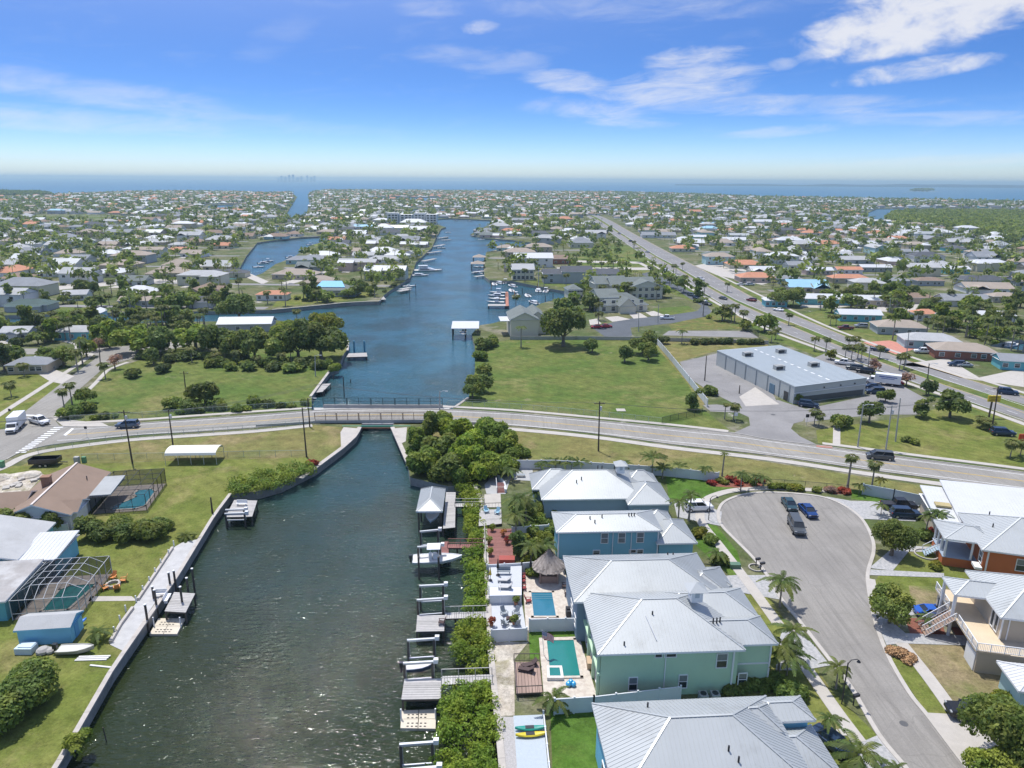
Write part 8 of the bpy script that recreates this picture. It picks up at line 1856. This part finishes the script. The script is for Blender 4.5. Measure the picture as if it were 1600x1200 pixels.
def wire_fence(label, line, h=1.4, m=None, step=3.0, tint=.16, dark=False, n_=3):
 ln = smooth(pts(line), n_); t = thing('wire_fence', label, 'fence', (ln[0].x, ln[0].y, 0)); o = ln[0]; b = MB(); ms = MB()
 m = m or mat('galvanised fence', (.36, .42, .38), .6, .2)
 for a, c in zip(ln[:-1], ln[1:]):
  a, c = a - o, c - o; b.bar((a.x, a.y, h), (c.x, c.y, h), .05, .05)
  ms.poly([(a.x, a.y, .05), (c.x, c.y, .05), (c.x, c.y, h), (a.x, a.y, h)])
 b.build('top_rail', m, t)
 L = [0]
 for p, q in zip(ln[:-1], ln[1:]): L.append(L[-1] + (q - p).length)
 n = int(L[-1] / step)
 for i in range(n + 1):
  s = L[-1] * i / n; b = MB(); b.cyl((np.interp(s, L, [p.x - o.x for p in ln]), np.interp(s, L, [p.y - o.y for p in ln]), 0), .04, h + .05, 6); b.build('post', m, t)
 M = bpy.data.materials.get('wire mesh %s' % dark)
 if not M:
  M = bpy.data.materials.new('wire mesh %s' % dark); M.use_nodes = True; q = NT(M.node_tree); d = q.n('ShaderNodeBsdfDiffuse', {'Color': (.05, .06, .05, 1) if dark else (.34, .42, .36, 1)}); tr_ = q.n('ShaderNodeBsdfTransparent'); q.n('ShaderNodeOutputMaterial', {'Surface': q.n('ShaderNodeMixShader', {0: .45 if dark else tint, 1: tr_.outputs[0], 2: d.outputs[0]}).outputs[0]})
 ms.build('mesh', M, t)
wire_fence('thin wire fence on the near side of the road left of the bridge', [(60, 709), (100, 701), (200, 686), (300, 679), (400, 672), (490, 663)]); wire_fence('pale green wire fence across the west lawn', [(128, 719), (250, 717), (400, 714), (480, 713)], 1.3, tint=.22)
wire_fence('wire fence along the far side of the road left of the bridge', [(110, 658), (217, 653), (300, 647), (400, 640), (500, 634)]); wire_fence('wire fence along the field edge right of the bridge', [(700, 634), (800, 639), (925, 650), (1034, 662)])
wire_fence('black metal fence at the corner of the right field', [(1034, 662), (1065, 655), (1097, 648)], 1.6, BL, 2.2, dark=True, n_=2); wire_fence('thin brown railing behind the cul-de-sac', [(1192, 757), (1260, 762), (1325, 768)], 1.2, BL, 3.0, dark=False)
wire_fence('dark green tennis court fence by the highway', [(1160, 514), (1185, 527)], 2.4, BL, 3.0, dark=True)
# ================================================================== signs and street furniture
p = P(1545, 652, 0); sg = thing('roadside_sign', 'yellow roadside sign on a dark post by the highway', 'sign', p); b = MB(); b.box((0, 0, 2.2), (.3, .3, 4.4)); b.build('post', POLEW, sg); b = MB(); b.box((.4, 0, 4.7), (2.9, .35, 1.5)); o = b.build('board', mat('sign yellow', (.62, .45, .03), .6), sg); b = MB()
for i, (w_, z) in enumerate(((2.1, 5.0), (1.6, 4.6), (2.2, 4.25))): b.box((.4, -.19, z), (w_, .02, .18))
b.build('lettering', mat('faded sign lettering', (.35, .20, .03), .6), o)
p = P(1594, 700, 0); sg = thing('red_sign', 'red orange sign at the right edge of the display yard', 'sign', p); b = MB(); b.box((0, 0, 1), (.15, .15, 2)); b.build('post', POLEW, sg); b = MB(); b.box((0, 0, 2.4), (1.5, .2, 1.5)); b.build('board', mat('sign red', (.6, .08, .03), .6), sg)
def smallsign(label, px, h=2.2, col=DARK, s=.6):
 p = P(*px, 0); t = thing('road_sign', label, 'sign', p); b = MB(); b.cyl((0, 0, 0), .04, h, 6); b.build('post', ALU, t); b = MB(); b.box((0, -.03, h), (s, .03, s)); b.build('plate', col, t)
smallsign('small dark road sign on the verge left of the bridge', (136, 683)); smallsign('round pale sign on the commercial entrance island', (1149, 660), 2.0, TRIM, .8); smallsign('dark sign at the corner of the commercial lawn', (1260, 665), 2.4, DARK, .8); smallsign('small sign by the junction grass strip', (17, 652), 1.8)
p = P(121, 724, 0); ub = thing('utility_cabinet', 'grey green utility cabinets on the lawn by the leaning pole', 'cabinet', p); b = MB(); b.box((0, 0, .7), (.9, .7, 1.4)); b.build('cabinet', POLEC, ub); b = MB(); b.box((1.1, .5, .6), (.7, .6, 1.2)); b.build('green_cabinet', mat('cabinet green', (.12, .28, .14), .6), ub)
p = P(3, 730, 0); b = MB(); b.box((0, 0, .6), (.9, .8, 1.2)); b.box((0, 0, 1.25), (1.0, .9, .12)); b.build('green_bin', mat('cabinet green'), loc=p, label='green wheeled bin at the left edge beside the sidewalk', cat='bin')
p = P(1148, 887, 0); b = MB(); b.box((0, 0, .35), (1.5, .9, .7)); b.build('transformer_box', mat('utility green', (.10, .18, .12), .6), loc=p, label='low green transformer box on the verge of the teal house', cat='utility box')
def mailbox(label, px, rz):
 p = P(*px, 0); t = thing('mailbox', label, 'mailbox', p, rad(rz)); b = MB(); b.box((0, 0, .55), (.1, .1, 1.1)); b.build('post', DARK, t); b = MB(); b.box((.25, 0, 1.2), (.75, .3, .3)); b.build('box', DARK, t)
mailbox('mailbox behind the small verge palm', (1311, 1066), 20); mailbox('mailbox at the kerb nearest the driveway', (1333, 1102), 20); mailbox('left mailbox at the cul-de-sac planting ring', (1181, 885), 20); mailbox('right mailbox at the cul-de-sac planting ring', (1188, 892), 20); mailbox('mailbox on the verge by the stucco drive', (1372, 1010), 190) if False else None
def streetlamp(label, px, h=4.5):
 p = P(*px, 0); t = thing('street_lamp', label, 'street lamp', p); b = MB(); b.cyl((0, 0, 0), .07, h, 8); b.build('pole', DARK, t); b = MB(); b.tube([(0, 0, h - .1), (.3, 0, h + .35), (.9, 0, h + .45), (1.1, 0, h + .3)], .045, 6); b.build('arm', DARK, t); b = MB(); b.cyl((1.1, 0, h + .1), .22, .2, 8, r2=.1); b.build('lamp_shade', DARK, t)
streetlamp('black curved street lamp beside the verge palm', (1315, 1100), 5.2); streetlamp('black lamp on the verge of the farthest canal house', (1107, 813), 4.0)
p = P(1412, 1131, 0); b = MB(); b.cyl((0, 0, .035), .42, .012, 16); b.build('manhole_cover', mat('cast iron', (.10, .10, .10), .7), loc=(p.x, p.y, 0), label='round manhole cover in the street', cat='manhole')
p = P(1208, 648, 0); b = MB(); b.cyl((0, 0, .035), .55, .012, 14); b.build('manhole_cover', mat('cast iron'), loc=(p.x, p.y, 0), label='dark drain cover in the commercial driveway', cat='manhole')
p = P(1288, 698, 0); b = MB(); b.box((0, 0, .06), (3.2, 1.3, .03), rz=rad(-14)); b.build('tactile_strip', mat('red tactile paving', (.45, .20, .15), .9), kind='structure').location = (p.x, p.y, 0)
ss_t = thing('stepping_stones', 'row of square stepping stones on the lawn by the nearest house', 'path', P(1288, 1147, 0)); 
for i in range(5): b = MB(); b.box((-1.0 + i * .75, .05 * i, .05), (.6, .9, .06)); b.build('stone', M_WALK, ss_t)
p = P(1181, 888, 0); b = MB()
for i in range(16): a, c = 6.283 * i / 16, 6.283 * (i + 1) / 16; b.bar((math.cos(a), math.sin(a) * 1, .12), (math.cos(c), math.sin(c), .12), .16, .2)
b.build('planting_ring', M_WALK, loc=p, label='small round planter kerb at the cul-de-sac edge', cat='planter')
p = P(1447, 867, 0); b = MB()
for i in range(18): a, c = 6.283 * i / 18, 6.283 * (i + 1) / 18; b.bar((1.6 * math.cos(a), 1.6 * math.sin(a), .12), (1.6 * math.cos(c), 1.6 * math.sin(c), .12), .18, .22)
b.build('planting_ring', M_WALK, loc=p, label='curved white planter kerb before the orange house', cat='planter')
M_MULCH = mat('red mulch', (.22, .085, .055), .95, var=.3, vscale=4, bump=.5, bscale=12)
sheet('mulch_bed', [(1414, 966), (1470, 966), (1478, 993), (1422, 990)], .03, M_MULCH); sheet('mulch_bed', [(1370, 966), (1402, 966), (1406, 988), (1374, 986)], .03, M_MULCH); sheet('mulch_bed', [(1478, 967), (1514, 962), (1520, 993), (1494, 994)], .03, M_MULCH); sheet('mulch_bed', [(1110, 760), (1190, 764), (1192, 754), (1108, 750)], .03, M_MULCH); sheet('mulch_bed', [(1302, 772), (1330, 773), (1326, 764), (1300, 763)], .03, M_MULCH)
p = P(1407, 1025, 0); hp = thing('frond_heap', 'heap of dry brown fronds on the verge', 'debris', p); rr = np.random.default_rng(8); v, f = leaves(rr, [(0, 0, .4), (.8, -.6, .3), (-.7, .5, .3), (.2, -1.2, .2)], [1.0, .8, .9, .7], 2600, .13, .6, .4); link('fronds', np_mesh('fronds', v, f, mat('dry fronds', (.42, .25, .12), .95, island=.45)), hp, kind='stuff')
p = P(1549, 1026, 0); bn_ = thing('wheeled_bin', 'blue wheeled bin beside the beige wall', 'bin', p); b = MB(); b.prism([(-.35, -.4), (.35, -.4), (.35, .4), (-.35, .4)], .1, 1.0); b.build('body', mat('bin blue', (.02, .18, .48), .5), bn_); b = MB(); b.box((0, 0, 1.06), (.8, .9, .1)); b.build('lid', mat('bin blue'), bn_)
p = P(1556, 1029, 0); bn_ = thing('wheeled_bin', 'dark wheeled bin next to the blue one', 'bin', p); b = MB(); b.prism([(-.35, -.4), (.35, -.4), (.35, .4), (-.35, .4)], .1, 1.0); b.build('body', DARK, bn_); b = MB(); b.box((0, 0, 1.06), (.8, .9, .1)); b.build('lid', DARK, bn_)
p = P(970, 641, 0); b = MB(); b.box((0, 0, .06), (2.2, 2.0, .12)); b.build('concrete_pad', M_WALK, loc=p, label='pale concrete pad in the right field near the road', cat='concrete pad')
# ================================================================== yards of the canal houses
M_PAT = mat('grey patio', (.40, .40, .39), .85, var=.12, vscale=1.0); M_WDK = mat('white terrace boards', (.50, .515, .53), .6, var=.05, vscale=2)
sheet('patio', [(757, 758), (776, 735), (800, 740), (790, 772), (760, 772)], .05, M_PAT); sheet('patio', [(757, 773), (782, 771), (783, 793), (756, 793)], .06, M_WALK); sheet('patio', [(800, 733), (832, 733), (834, 752), (803, 750)], .05, M_PAT)
wallcap('garden_wall', 'pale curved garden wall beside the grey patio', [(762, 736), (775, 745), (788, 758), (790, 770)], .4, 0, .7, VINYL)
st = thing('garden_stair', 'dark tread stair on the grey patio', 'stair', P(783, 770, 0), rad(95))
for i in range(8): b = MB(); b.box((.3 * i, 0, .12 * i + .1), (.28, 1.4, .08)); b.build('tread', WOODR, st)
b = MB(); b.bar((0, .75, 1.0), (2.4, .75, 1.9), .07, .07); b.bar((0, .75, 0), (0, .75, 1.0), .08, .08); b.bar((2.4, .75, .9), (2.4, .75, 1.9), .08, .08); b.build('handrail', TRIM, st)
deck('timber_deck', 'small raised deck with railing and blue chairs at the seawall', [(748, 822), (784, 818), (783, 795), (749, 796)], .5, WOODG, 'deck', False)
deck('timber_deck', 'long red brown garden deck with potted plants', [(759, 888), (803, 884), (800, 826), (758, 826)], .12, WOODR, 'deck', False)
deck('timber_deck', 'brown timber deck with dark loungers and railing', [(806, 1084), (848, 1082), (843, 1034), (803, 1034)], .5, WOODB, 'deck', False, along=1)
def drail(label, a, c, z, m, h=1.0):
 a, c = P(*a, z), P(*c, z); t = thing('deck_railing', label, 'railing', (a.x, a.y, z)); rail(t, (0, 0, 0), tuple(c - a), h, m, 'rail', .5); return t
drail('dark railing on the far side of the brown deck', (803, 1033), (843, 1033), .5, PILE); drail('dark railing on the near side of the brown deck', (806, 1085), (848, 1083), .5, PILE); drail('dark railing along the canal side of the brown deck', (803, 1033), (806, 1085), .5, PILE); drail('dark railing at the back of the deck with blue chairs', (749, 795), (784, 794), .5, PILE); drail('pale railing along the canal edge of the red deck', (757, 826), (759, 888), .12, WOODG, .9)
sheet('terrace', [(764, 898), (815, 896), (815, 930), (765, 931)], 1.35, M_WDK); b = MB()
q = [P(*e, 1.3) for e in ((764, 898), (815, 896), (815, 930), (765, 931))]; b.prism([(p.x, p.y) for p in q], 0, 1.33); b.build('terrace_wall', VINYL, kind='structure')
sheet('terrace', [(766, 943), (815, 941), (822, 985), (769, 988)], .06, M_WDK)
st = thing('terrace_stair', 'white stair with dark treads down to the lower terrace', 'stair', P(772, 931, 0), rad(-88))
for i in range(6): b = MB(); b.box((.3 * i + .2, 0, 1.15 - .2 * i), (.28, 1.5, .07)); b.build('tread', DARK if i % 2 else PILE, st)
b = MB()
for s in (-.8, .8): b.bar((0, s, 2.1), (2.0, s, .95), .07, .07); b.bar((2.0, s, 0), (2.0, s, .95), .08, .08); b.bar((0, s, 1.3), (0, s, 2.1), .08, .08)
b.build('handrail', TRIM, st)
sheet('pool_deck', [(816, 896), (881, 890), (900, 950), (912, 985), (828, 986), (822, 985)], .05, M_DECKST)
o_ = P(826, 966, 0)
pool('swimming_pool', 'rectangular blue pool with steps beside the tiki hut', (0, 0), 0, [tuple(P(*q, 0)[:2]) for q in ((832, 965), (871, 965), (864, 926), (828, 926))], mat('blue pool water', (.03, .17, .25), .06, var=.08, vscale=.8, bump=.12, bscale=2.5, spec=.6))
b = MB()
for i in range(3): a, c = P(829, 929 + 3 * i, .12), P(865, 929 + 3 * i, .12); b.bar(a, c, .18, .02)
b.build('pool_step', mat('pool step edge', (.08, .20, .26), .4), kind='structure')
sheet('pool_deck', [(842, 997), (905, 995), (932, 1086), (932, 1102), (866, 1108), (850, 1090)], .05, M_DECKST)
pl2 = pool('swimming_pool', 'emerald pool with raised spa beside the seafoam house', (0, 0), 0, [tuple(P(*q, 0)[:2]) for q in ((858, 1060), (909, 1059), (898, 1000), (852, 1001))], M_POOLG)
sp = P(855, 1063, 0); sq = [P(*q, .35) for q in ((855, 1060), (881, 1060), (878, 1041), (854, 1041))]; b = MB(); c0 = sum(sq, Vector()) / 4; b.prism([(p.x, p.y) for p in sq], .05, .45); spa = b.build('spa', mat('spa stone', (.70, .66, .60), .7), pl2); b = MB(); b.prism([(c0.x + (p.x - c0.x) * .66, c0.y + (p.y - c0.y) * .66) for p in sq], .44, .47); b.build('spa_water', M_POOLG, spa)
sheet('terrace', [(802, 1119), (848, 1117), (862, 1260), (812, 1260)], .05, mat('pale blue grey boards', (.42, .47, .50), .6, var=.08, vscale=3))
panel_fence('low white edge fence of the kayak terrace', [(849, 1117), (864, 1260)], .5)
def kayak(label, px, rz, m, L=3.2, z=.12):
 p = P(*px, 0); t = thing('kayak', label, 'kayak', (p.x, p.y, z), rad(rz)); secs = []
 for u in (0, .1, .3, .5, .7, .9, 1.0):
  w_ = .37 * math.sin(math.pi * (.04 + .92 * u)) ** .7; x = (u - .5) * L; k = .1 * abs(2 * u - 1) ** 2; secs.append([Vector((x, w_ * math.cos(a), .16 + k + .15 * math.sin(a))) for a in [i * math.pi / 4 for i in range(8)]])
 b = MB(); b.loft(secs); b.build('hull', m, t); b = MB(); b.box((-.1, 0, .31), (.9, .42, .04)); b.build('cockpit', DARK, t); return t
kayak('green kayak on the pale terrace', (829, 1141), 4, mat('kayak green', (.02, .28, .22), .4)); kayak('yellow kayak on the pale terrace', (830, 1151), 6, mat('kayak yellow', (.65, .52, .03), .4)); kayak('blue kayak leaning at the garden shed', (117, 985), 70, mat('kayak blue', (.03, .20, .65), .4), 3.4, .4)
p = P(120, 1020, 0); boat('grey flat jon boat lying on the grass by the seawall', (p.x, p.y), 2, 4.2, 'plain', mat('jon boat aluminium', (.42, .41, .36), .6, .2, var=.2), .0, name='jon_boat'); p = P(72, 999, 0); boat('small dark hulled dinghy in front of the blue shed', (p.x, p.y), 3, 3.6, 'plain', DARK, .0, name='dinghy')
LUM = mat('white timber', (.68, .66, .62), .8)
for i, (x, y, L, a, lab) in enumerate(((142, 1032, 3.6, 3, 'upper white plank stack on the grass below the jon boat'), (157, 1042, 2.6, -8, 'lower loose white plank by the seawall'))):
 p = P(x, y, 0); t = thing('plank_stack', lab, 'lumber', p, rad(a))
 for j in range(3 if i == 0 else 1): b = MB(); b.box((.1 * j, .25 * j, .08 + .05 * j), (L, .22, .1)); b.build('plank', LUM, t)
p = P(42, 1018, 0); b = MB(); b.box((0, 0, .4), (2.0, 1.3, .8)); b.box((.1, .1, .85), (1.6, 1.0, .1)); b.build('crate', mat('bluish crate', (.55, .66, .70), .7), loc=p, label='pale blue crate pile in front of the blue shed', cat='crate'); p = P(68, 1020, 0); b = MB(); b.ball((0, 0, .3), .8, sz=.6); b.ball((.8, .1, .25), .6, sz=.6); b.build('covered_heap', mat('grey tarp', (.40, .38, .35), .9, var=.3, vscale=2), loc=p, label='tarp covered heap beside the pale blue crates', cat='debris')
p = P(38, 748, 0); t = thing('rubble_pile', 'pile of sand and broken slabs beside the brown roofed house', 'debris', p); rq = random.Random(2)
b = MB(); b.ball((0, 1.5, -.2), 2.2, n=12, k=6, sz=.4); b.ball((-5, 0, -.2), 2.4, n=12, k=6, sz=.3); b.build('sand_heap', G_SAND, t)
for i in range(9): b = MB(); b.box((rq.uniform(-2, 3), rq.uniform(-5, 0), .2), (rq.uniform(.6, 1.5), rq.uniform(.5, 1.1), .25), rz=rq.random() * 3, ry=rq.uniform(-.2, .2)); b.build('slab', M_WALK, t)
sheet('bare_ground', [(-40, 775), (40, 772), (70, 742), (50, 735), (-40, 750)], .018, G_SAND)
CH_O = mat('orange chair plastic', (.62, .26, .08), .6); CH_G = mat('grey chair plastic', (.28, .31, .33), .6); CH_B = mat('light blue chair plastic', (.35, .55, .65), .6); CH_BR = mat('dark wicker', (.09, .06, .055), .8)
def adirondack(label, px, rz, m, z=0.0, group=None):
 p = P(*px, z); t = thing('garden_chair', label, 'chair', (p.x, p.y, z), rad(rz), group); b = MB(); b.bar((.35, 0, .38), (-.3, 0, .25), .6, .05); b.build('seat', m, t); b = MB(); b.bar((-.28, 0, .25), (-.6, 0, 1.05), .6, .05); b.build('backrest', m, t)
 for s in (-1, 1):
  b = MB(); b.box((0, s * .36, .55), (.75, .12, .04)); b.build('armrest', m, t); b = MB(); b.box((.3, s * .36, .27), (.08, .06, .55)); b.build('leg', m, t); b = MB(); b.box((-.3, s * .36, .2), (.08, .06, .4)); b.build('leg', m, t)
 return t
p = P(177, 915, 0); fp = thing('fire_pit', 'round stone fire pit on the west lawn', 'fire pit', p)
for i in range(10): a = 6.283 * i / 10; b = MB(); b.box((.8 * math.cos(a), .8 * math.sin(a), .2), (.3, .46, .4), rz=a); b.build('stone', M_WALK, fp)
for i, (x, y, r, w_) in enumerate(((177, 905, -95, 'far'), (193, 909, 200, 'right'), (165, 921, 40, 'left'), (183, 921, 120, 'near'))): adirondack('orange chair on the %s side of the lawn fire pit' % w_, (x, y), r, CH_O)
for i, (x, y, r, w_) in enumerate(((788, 961, -60, 'far left'), (806, 961, -120, 'far right'), (789, 976, 60, 'near left'), (807, 976, 120, 'near right'))): adirondack('grey chair at the %s of the lower white terrace' % w_, (x, y), r, CH_G, .06)
p = P(797, 970, .06); b = MB(); b.box((0, 0, .25), (1.0, .6, .5)); b.box((0, 0, .53), (.5, .3, .08)); b.build('fire_table', CH_BR, loc=p, label='small fire table between the four grey chairs', cat='table')
adirondack('left light blue chair on the small seawall deck', (760, 801), -70, CH_B, .5); adirondack('right light blue chair on the small seawall deck', (777, 803), -110, CH_B, .5); adirondack('single dark chair on the pale third dock', (690, 975), 180, CH_BR, .15)
adirondack('dark wicker chair in the corner of the pool deck by the slate house', (882, 918), 180, CH_BR, .05); adirondack('second wicker chair below the corner one on the pool deck', (886, 930), 180, CH_BR, .05)
for i, (x, y) in enumerate(((817, 903), (817, 910), (818, 921), (826, 941))): p = P(x, y, .05); adirondack('%s red chair along the left side of the blue pool' % nth(i), (x, y), 0, mat('red chair', (.30, .05, .05), .6), .05)
def lounger(label, px, rz, m, z, frame=CH_G):
 p = P(*px, z); t = thing('sun_lounger', label, 'lounger', (p.x, p.y, z), rad(rz)); b = MB(); b.box((.3, 0, .33), (1.3, .62, .1)); b.build('cushion', m, t); b = MB(); b.bar((-.33, 0, .36), (-.85, 0, .8), .62, .09); b.build('backrest', m, t); b = MB(); b.box((.1, 0, .25), (1.8, .66, .05)); b.build('frame', frame, t)
 for x in (-.6, .8):
  for s in (-.28, .28): b = MB(); b.box((x, s, .12), (.06, .06, .25)); b.build('leg', frame, t)
LC = mat('pale grey cushion', (.50, .49, .47), .9)
lounger('upper of the two pale loungers on the white terrace', (789, 909), 178, LC, 1.36); lounger('lower of the two pale loungers on the white terrace', (790, 920), 178, LC, 1.36); lounger('upper dark lounger on the brown deck', (828, 1041), 200, CH_BR, .5, CH_BR); lounger('lower dark lounger on the brown deck', (823, 1049), 165, CH_BR, .5, CH_BR)
p = P(787, 897, 1.36); b = MB(); b.box((0, 0, .5), (1.9, .5, .1)); b.box((0, .25, .8), (1.9, .08, .6)); b.box((-.8, 0, .25), (.1, .5, .5)); b.box((.8, 0, .25), (.1, .5, .5)); b.build('terrace_bench', CH_G, loc=(p.x, p.y, 1.36), label='grey bench against the white terrace fence', cat='bench')
def parasol(label, px, z, m, h=2.6):
 p = P(*px, z); t = thing('closed_parasol', label, 'parasol', (p.x, p.y, z)); b = MB(); b.cyl((0, 0, 0), .04, h, 6); b.build('pole', DARK, t); b = MB(); b.tube([(0, 0, h * .45), (0, 0, h * .6), (0, 0, h)], [.2, .16, .03], 8); b.build('canopy', m, t); b = MB(); b.cyl((0, 0, 0), .28, .1, 10); b.build('base', DARK, t)
parasol('closed dark parasol by the terrace bench', (778, 899), 1.36, DARK); parasol('tall closed dark parasol beside the tiki hut', (829, 899), .05, DARK, 3.2); parasol('closed yellow parasol at the canal end of the white terrace', (766, 907), 1.36, mat('yellow cloth', (.65, .45, .05), .8), 2.0)
p = P(857, 905, 0); th = thing('tiki_hut', 'round thatched tiki hut at the blue pool', 'hut', p); rr = np.random.default_rng(3); V, Fq = [], []; o = 0
for lay in range(9):
 z0 = 2.1 + lay * .24; r0_ = 2.35 * (1 - lay / 9.3); n = int(20 + 60 * (1 - lay / 9))
 for i in range(n):
  a = 6.283 * (i + rr.random()) / n; c, s = math.cos(a), math.sin(a); rt = r0_ * .72; w_ = .15; dz = rr.uniform(-.12, .1)
  V += [(r0_ * c - s * w_, r0_ * s + c * w_, z0 + dz), (r0_ * c + s * w_, r0_ * s - c * w_, z0 + dz), (rt * c + s * w_ * .8, rt * s - c * w_ * .8, z0 + .62), (rt * c - s * w_ * .8, rt * s + c * w_ * .8, z0 + .62)]; Fq.append((o, o + 1, o + 2, o + 3)); o += 4
link('thatch', np_mesh('thatch', np.array(V), np.array(Fq), mat('dry thatch', (.33, .28, .24), .95, island=.35, var=.15)), th, kind='stuff'); b = MB(); b.tube([(0, 0, 2.2), (0, 0, 4.45)], [2.2, .15], 16); b.build('roof_core', mat('thatch shade', (.20, .16, .13), .95), th)
for i in range(4): a = .785 + 1.571 * i; b = MB(); b.cyl((1.7 * math.cos(a), 1.7 * math.sin(a), 0), .12, 2.5, 7); b.build('post', WOODB, th)
b = MB(); b.box((0, -.9, .55), (2.4, .5, 1.1)); b.build('bar_counter', WOODB, th)
p = P(850, 1024, 0); fl = thing('flagpole', 'flagpole with stars and stripes flag at the emerald pool', 'flag', p); b = MB(); b.tube([(0, 0, 0), (-.3, -.2, 3.6)], .035, 6); b.build('pole', TRIM, fl)
FR, FW, FBL = mat('flag red', (.45, .03, .04), .8, var=.03), mat('flag white', (.75, .74, .72), .8, var=.03), mat('flag blue', (.03, .06, .25), .8, var=.03)
fb = MB(); Wf, Hf, N = 1.7, 1.0, 12
def fpnt(u, v): return (-.3 + u * Wf * .82, -.2 - .12 * math.sin(u * 7) - .1 * u, 3.55 - v * Hf - u * .62 + .05 * math.sin(u * 6))
for k in range(13):
 for i in range(N):
  u0, u1, v0, v1 = i / N, (i + 1) / N, k / 13, (k + 1) / 13; fb.add([fpnt(u0, v0), fpnt(u1, v0), fpnt(u1, v1), fpnt(u0, v1)], [(0, 1, 2, 3)], 2 if (u1 <= .42 and k < 7) else (0 if k % 2 == 0 else 1))
for i in range(6):
 for k in range(5): u, v = .03 + i * .065, .04 + k * .1; q = Vector(fpnt(u, v)); fb.box((q.x, q.y - .015, q.z), (.05, .015, .05), m=1)
fb.build('flag', [FR, FW, FBL], fl)
def blob(name, label, px, z, m, size, cat, n=3):
 p = P(*px, z); b = MB()
 for i in range(n): b.ball(((i - 1) * size * .5, (i % 2) * size * .3, size * .5 + (i % 2) * .15), size * .6, n=8, k=5)
 return b.build(name, m, loc=(p.x, p.y, z), label=label, cat=cat)
blob('pool_float', 'bright blue inflatable beside the spa', (892, 1072), .05, mat('inflatable blue', (.05, .38, .70), .3), .55, 'inflatable'); p = P(922, 1040, .05); b = MB(); b.box((0, 0, .4), (.8, 1.4, .8)); b.build('storage_box', mat('storage wood', (.55, .40, .25), .8), loc=p, label='wooden storage box against the seafoam house', cat='box'); p = P(906, 996, .05); adirondack('dark chair at the fence corner of the emerald pool', (905, 996), 200, CH_BR, .05)
p = P(890, 962, .05); gr = thing('barbecue', 'covered dark barbecue at the slate house corner', 'barbecue', (p.x, p.y, .05)); b = MB(); b.box((0, 0, .5), (1.0, 1.3, 1.0)); b.build('body', DARK, gr); b = MB(); b.tube([(-.4, 0, 1.0), (.4, 0, 1.0)], .3, 10); b.build('lid', DARK, gr)
for i, (x, y, m_, lab) in enumerate(((769, 830, LF_YEL, 'yellow potted plant at the top of the red deck'), (764, 850, LF_MID, 'green potted plant on the red deck edge'), (766, 868, LF_YEL, 'yellow potted plant at the bottom of the red deck'), (792, 850, LF_RED, 'dark red potted shrub on the red deck'), (803, 975, LF_MID, 'tall potted plant on the lower white terrace'), (806, 945, LF_MID, 'potted palm under the white terrace'), (786, 838, LF_ORANGE, 'pinkish potted shrub in the middle of the red deck'), (768, 978, LF_RED, 'red flowering pot at the lower terrace corner'))):
 p = P(x, y, .12); t = thing('potted_plant', lab, 'potted plant', p); b = MB(); b.tube([(0, 0, 0), (0, 0, .45)], [.2, .28], 10); b.build('pot', mat('clay pot', (.35, .16, .09), .8), t); rr = np.random.default_rng(i); v, f = leaves(rr, [(0, 0, .8), (.2, .1, .9)], [.5, .4], 140, .15); link('foliage', np_mesh('foliage', v, f, m_), t)
q = P(826, 865, .12); b = MB(); b.box((0, 0, .2), (2.2, 1.5, .4)); 
p = P(792, 878, .13); b = MB(); b.box((0, 0, .35), (2.3, 1.3, .7)); b.build('red_cover', mat('red cover', (.36, .08, .06), .7), loc=(p.x, p.y, .13), label='red covered spa at the near end of the red deck', cat='spa')
p = P(814, 745, .05); b = MB(); b.box((0, 0, .45), (1.6, .8, .08)); b.box((-.6, 0, .2), (.1, .6, .42)); b.box((.6, 0, .2), (.1, .6, .42)); b.build('patio_table', CH_G, loc=p, label='dark patio table behind the farthest canal house', cat='table')
# ================================================================== haze
if True:
 HZ = bpy.data.materials.new('haze air'); HZ.use_nodes = True; n = NT(HZ.node_tree)
 pv = n.n('ShaderNodeVolumePrincipled', {'Color': (.60, .84, .93, 1), 'Density': .000125, 'Anisotropy': .3}); n.n('ShaderNodeOutputMaterial', {'Volume': pv.outputs[0]})
 b = MB(); b.add([(-16000, -350, -6.2), (16000, -350, -6.2), (16000, 19000, -6.2), (-16000, 19000, -6.2), (-16000, -350, 100), (16000, -350, 100), (16000, 19000, 100), (-16000, 19000, 100)], [(3, 2, 1, 0), (4, 5, 6, 7), (0, 1, 5, 4), (1, 2, 6, 5), (2, 3, 7, 6), (3, 0, 4, 7)]); hz = b.build('haze', HZ, kind='stuff', label='pale sea haze over the whole place')
# ---- where several things still carry one label, say which one it is
same = {}
for o in bpy.data.objects:
 if o.parent is None and o.get('label') and o.get('category'): same.setdefault(o['label'], []).append(o)
bpy.context.view_layer.update()
for lab, obs in same.items():
 if len(obs) > 1:
  obs.sort(key=lambda o: Q(o.matrix_world.translation)[0])
  for i, o in enumerate(obs): o['label'] = ' '.join(lab.split()[:12]) + ', %s from the left' % nth(i)
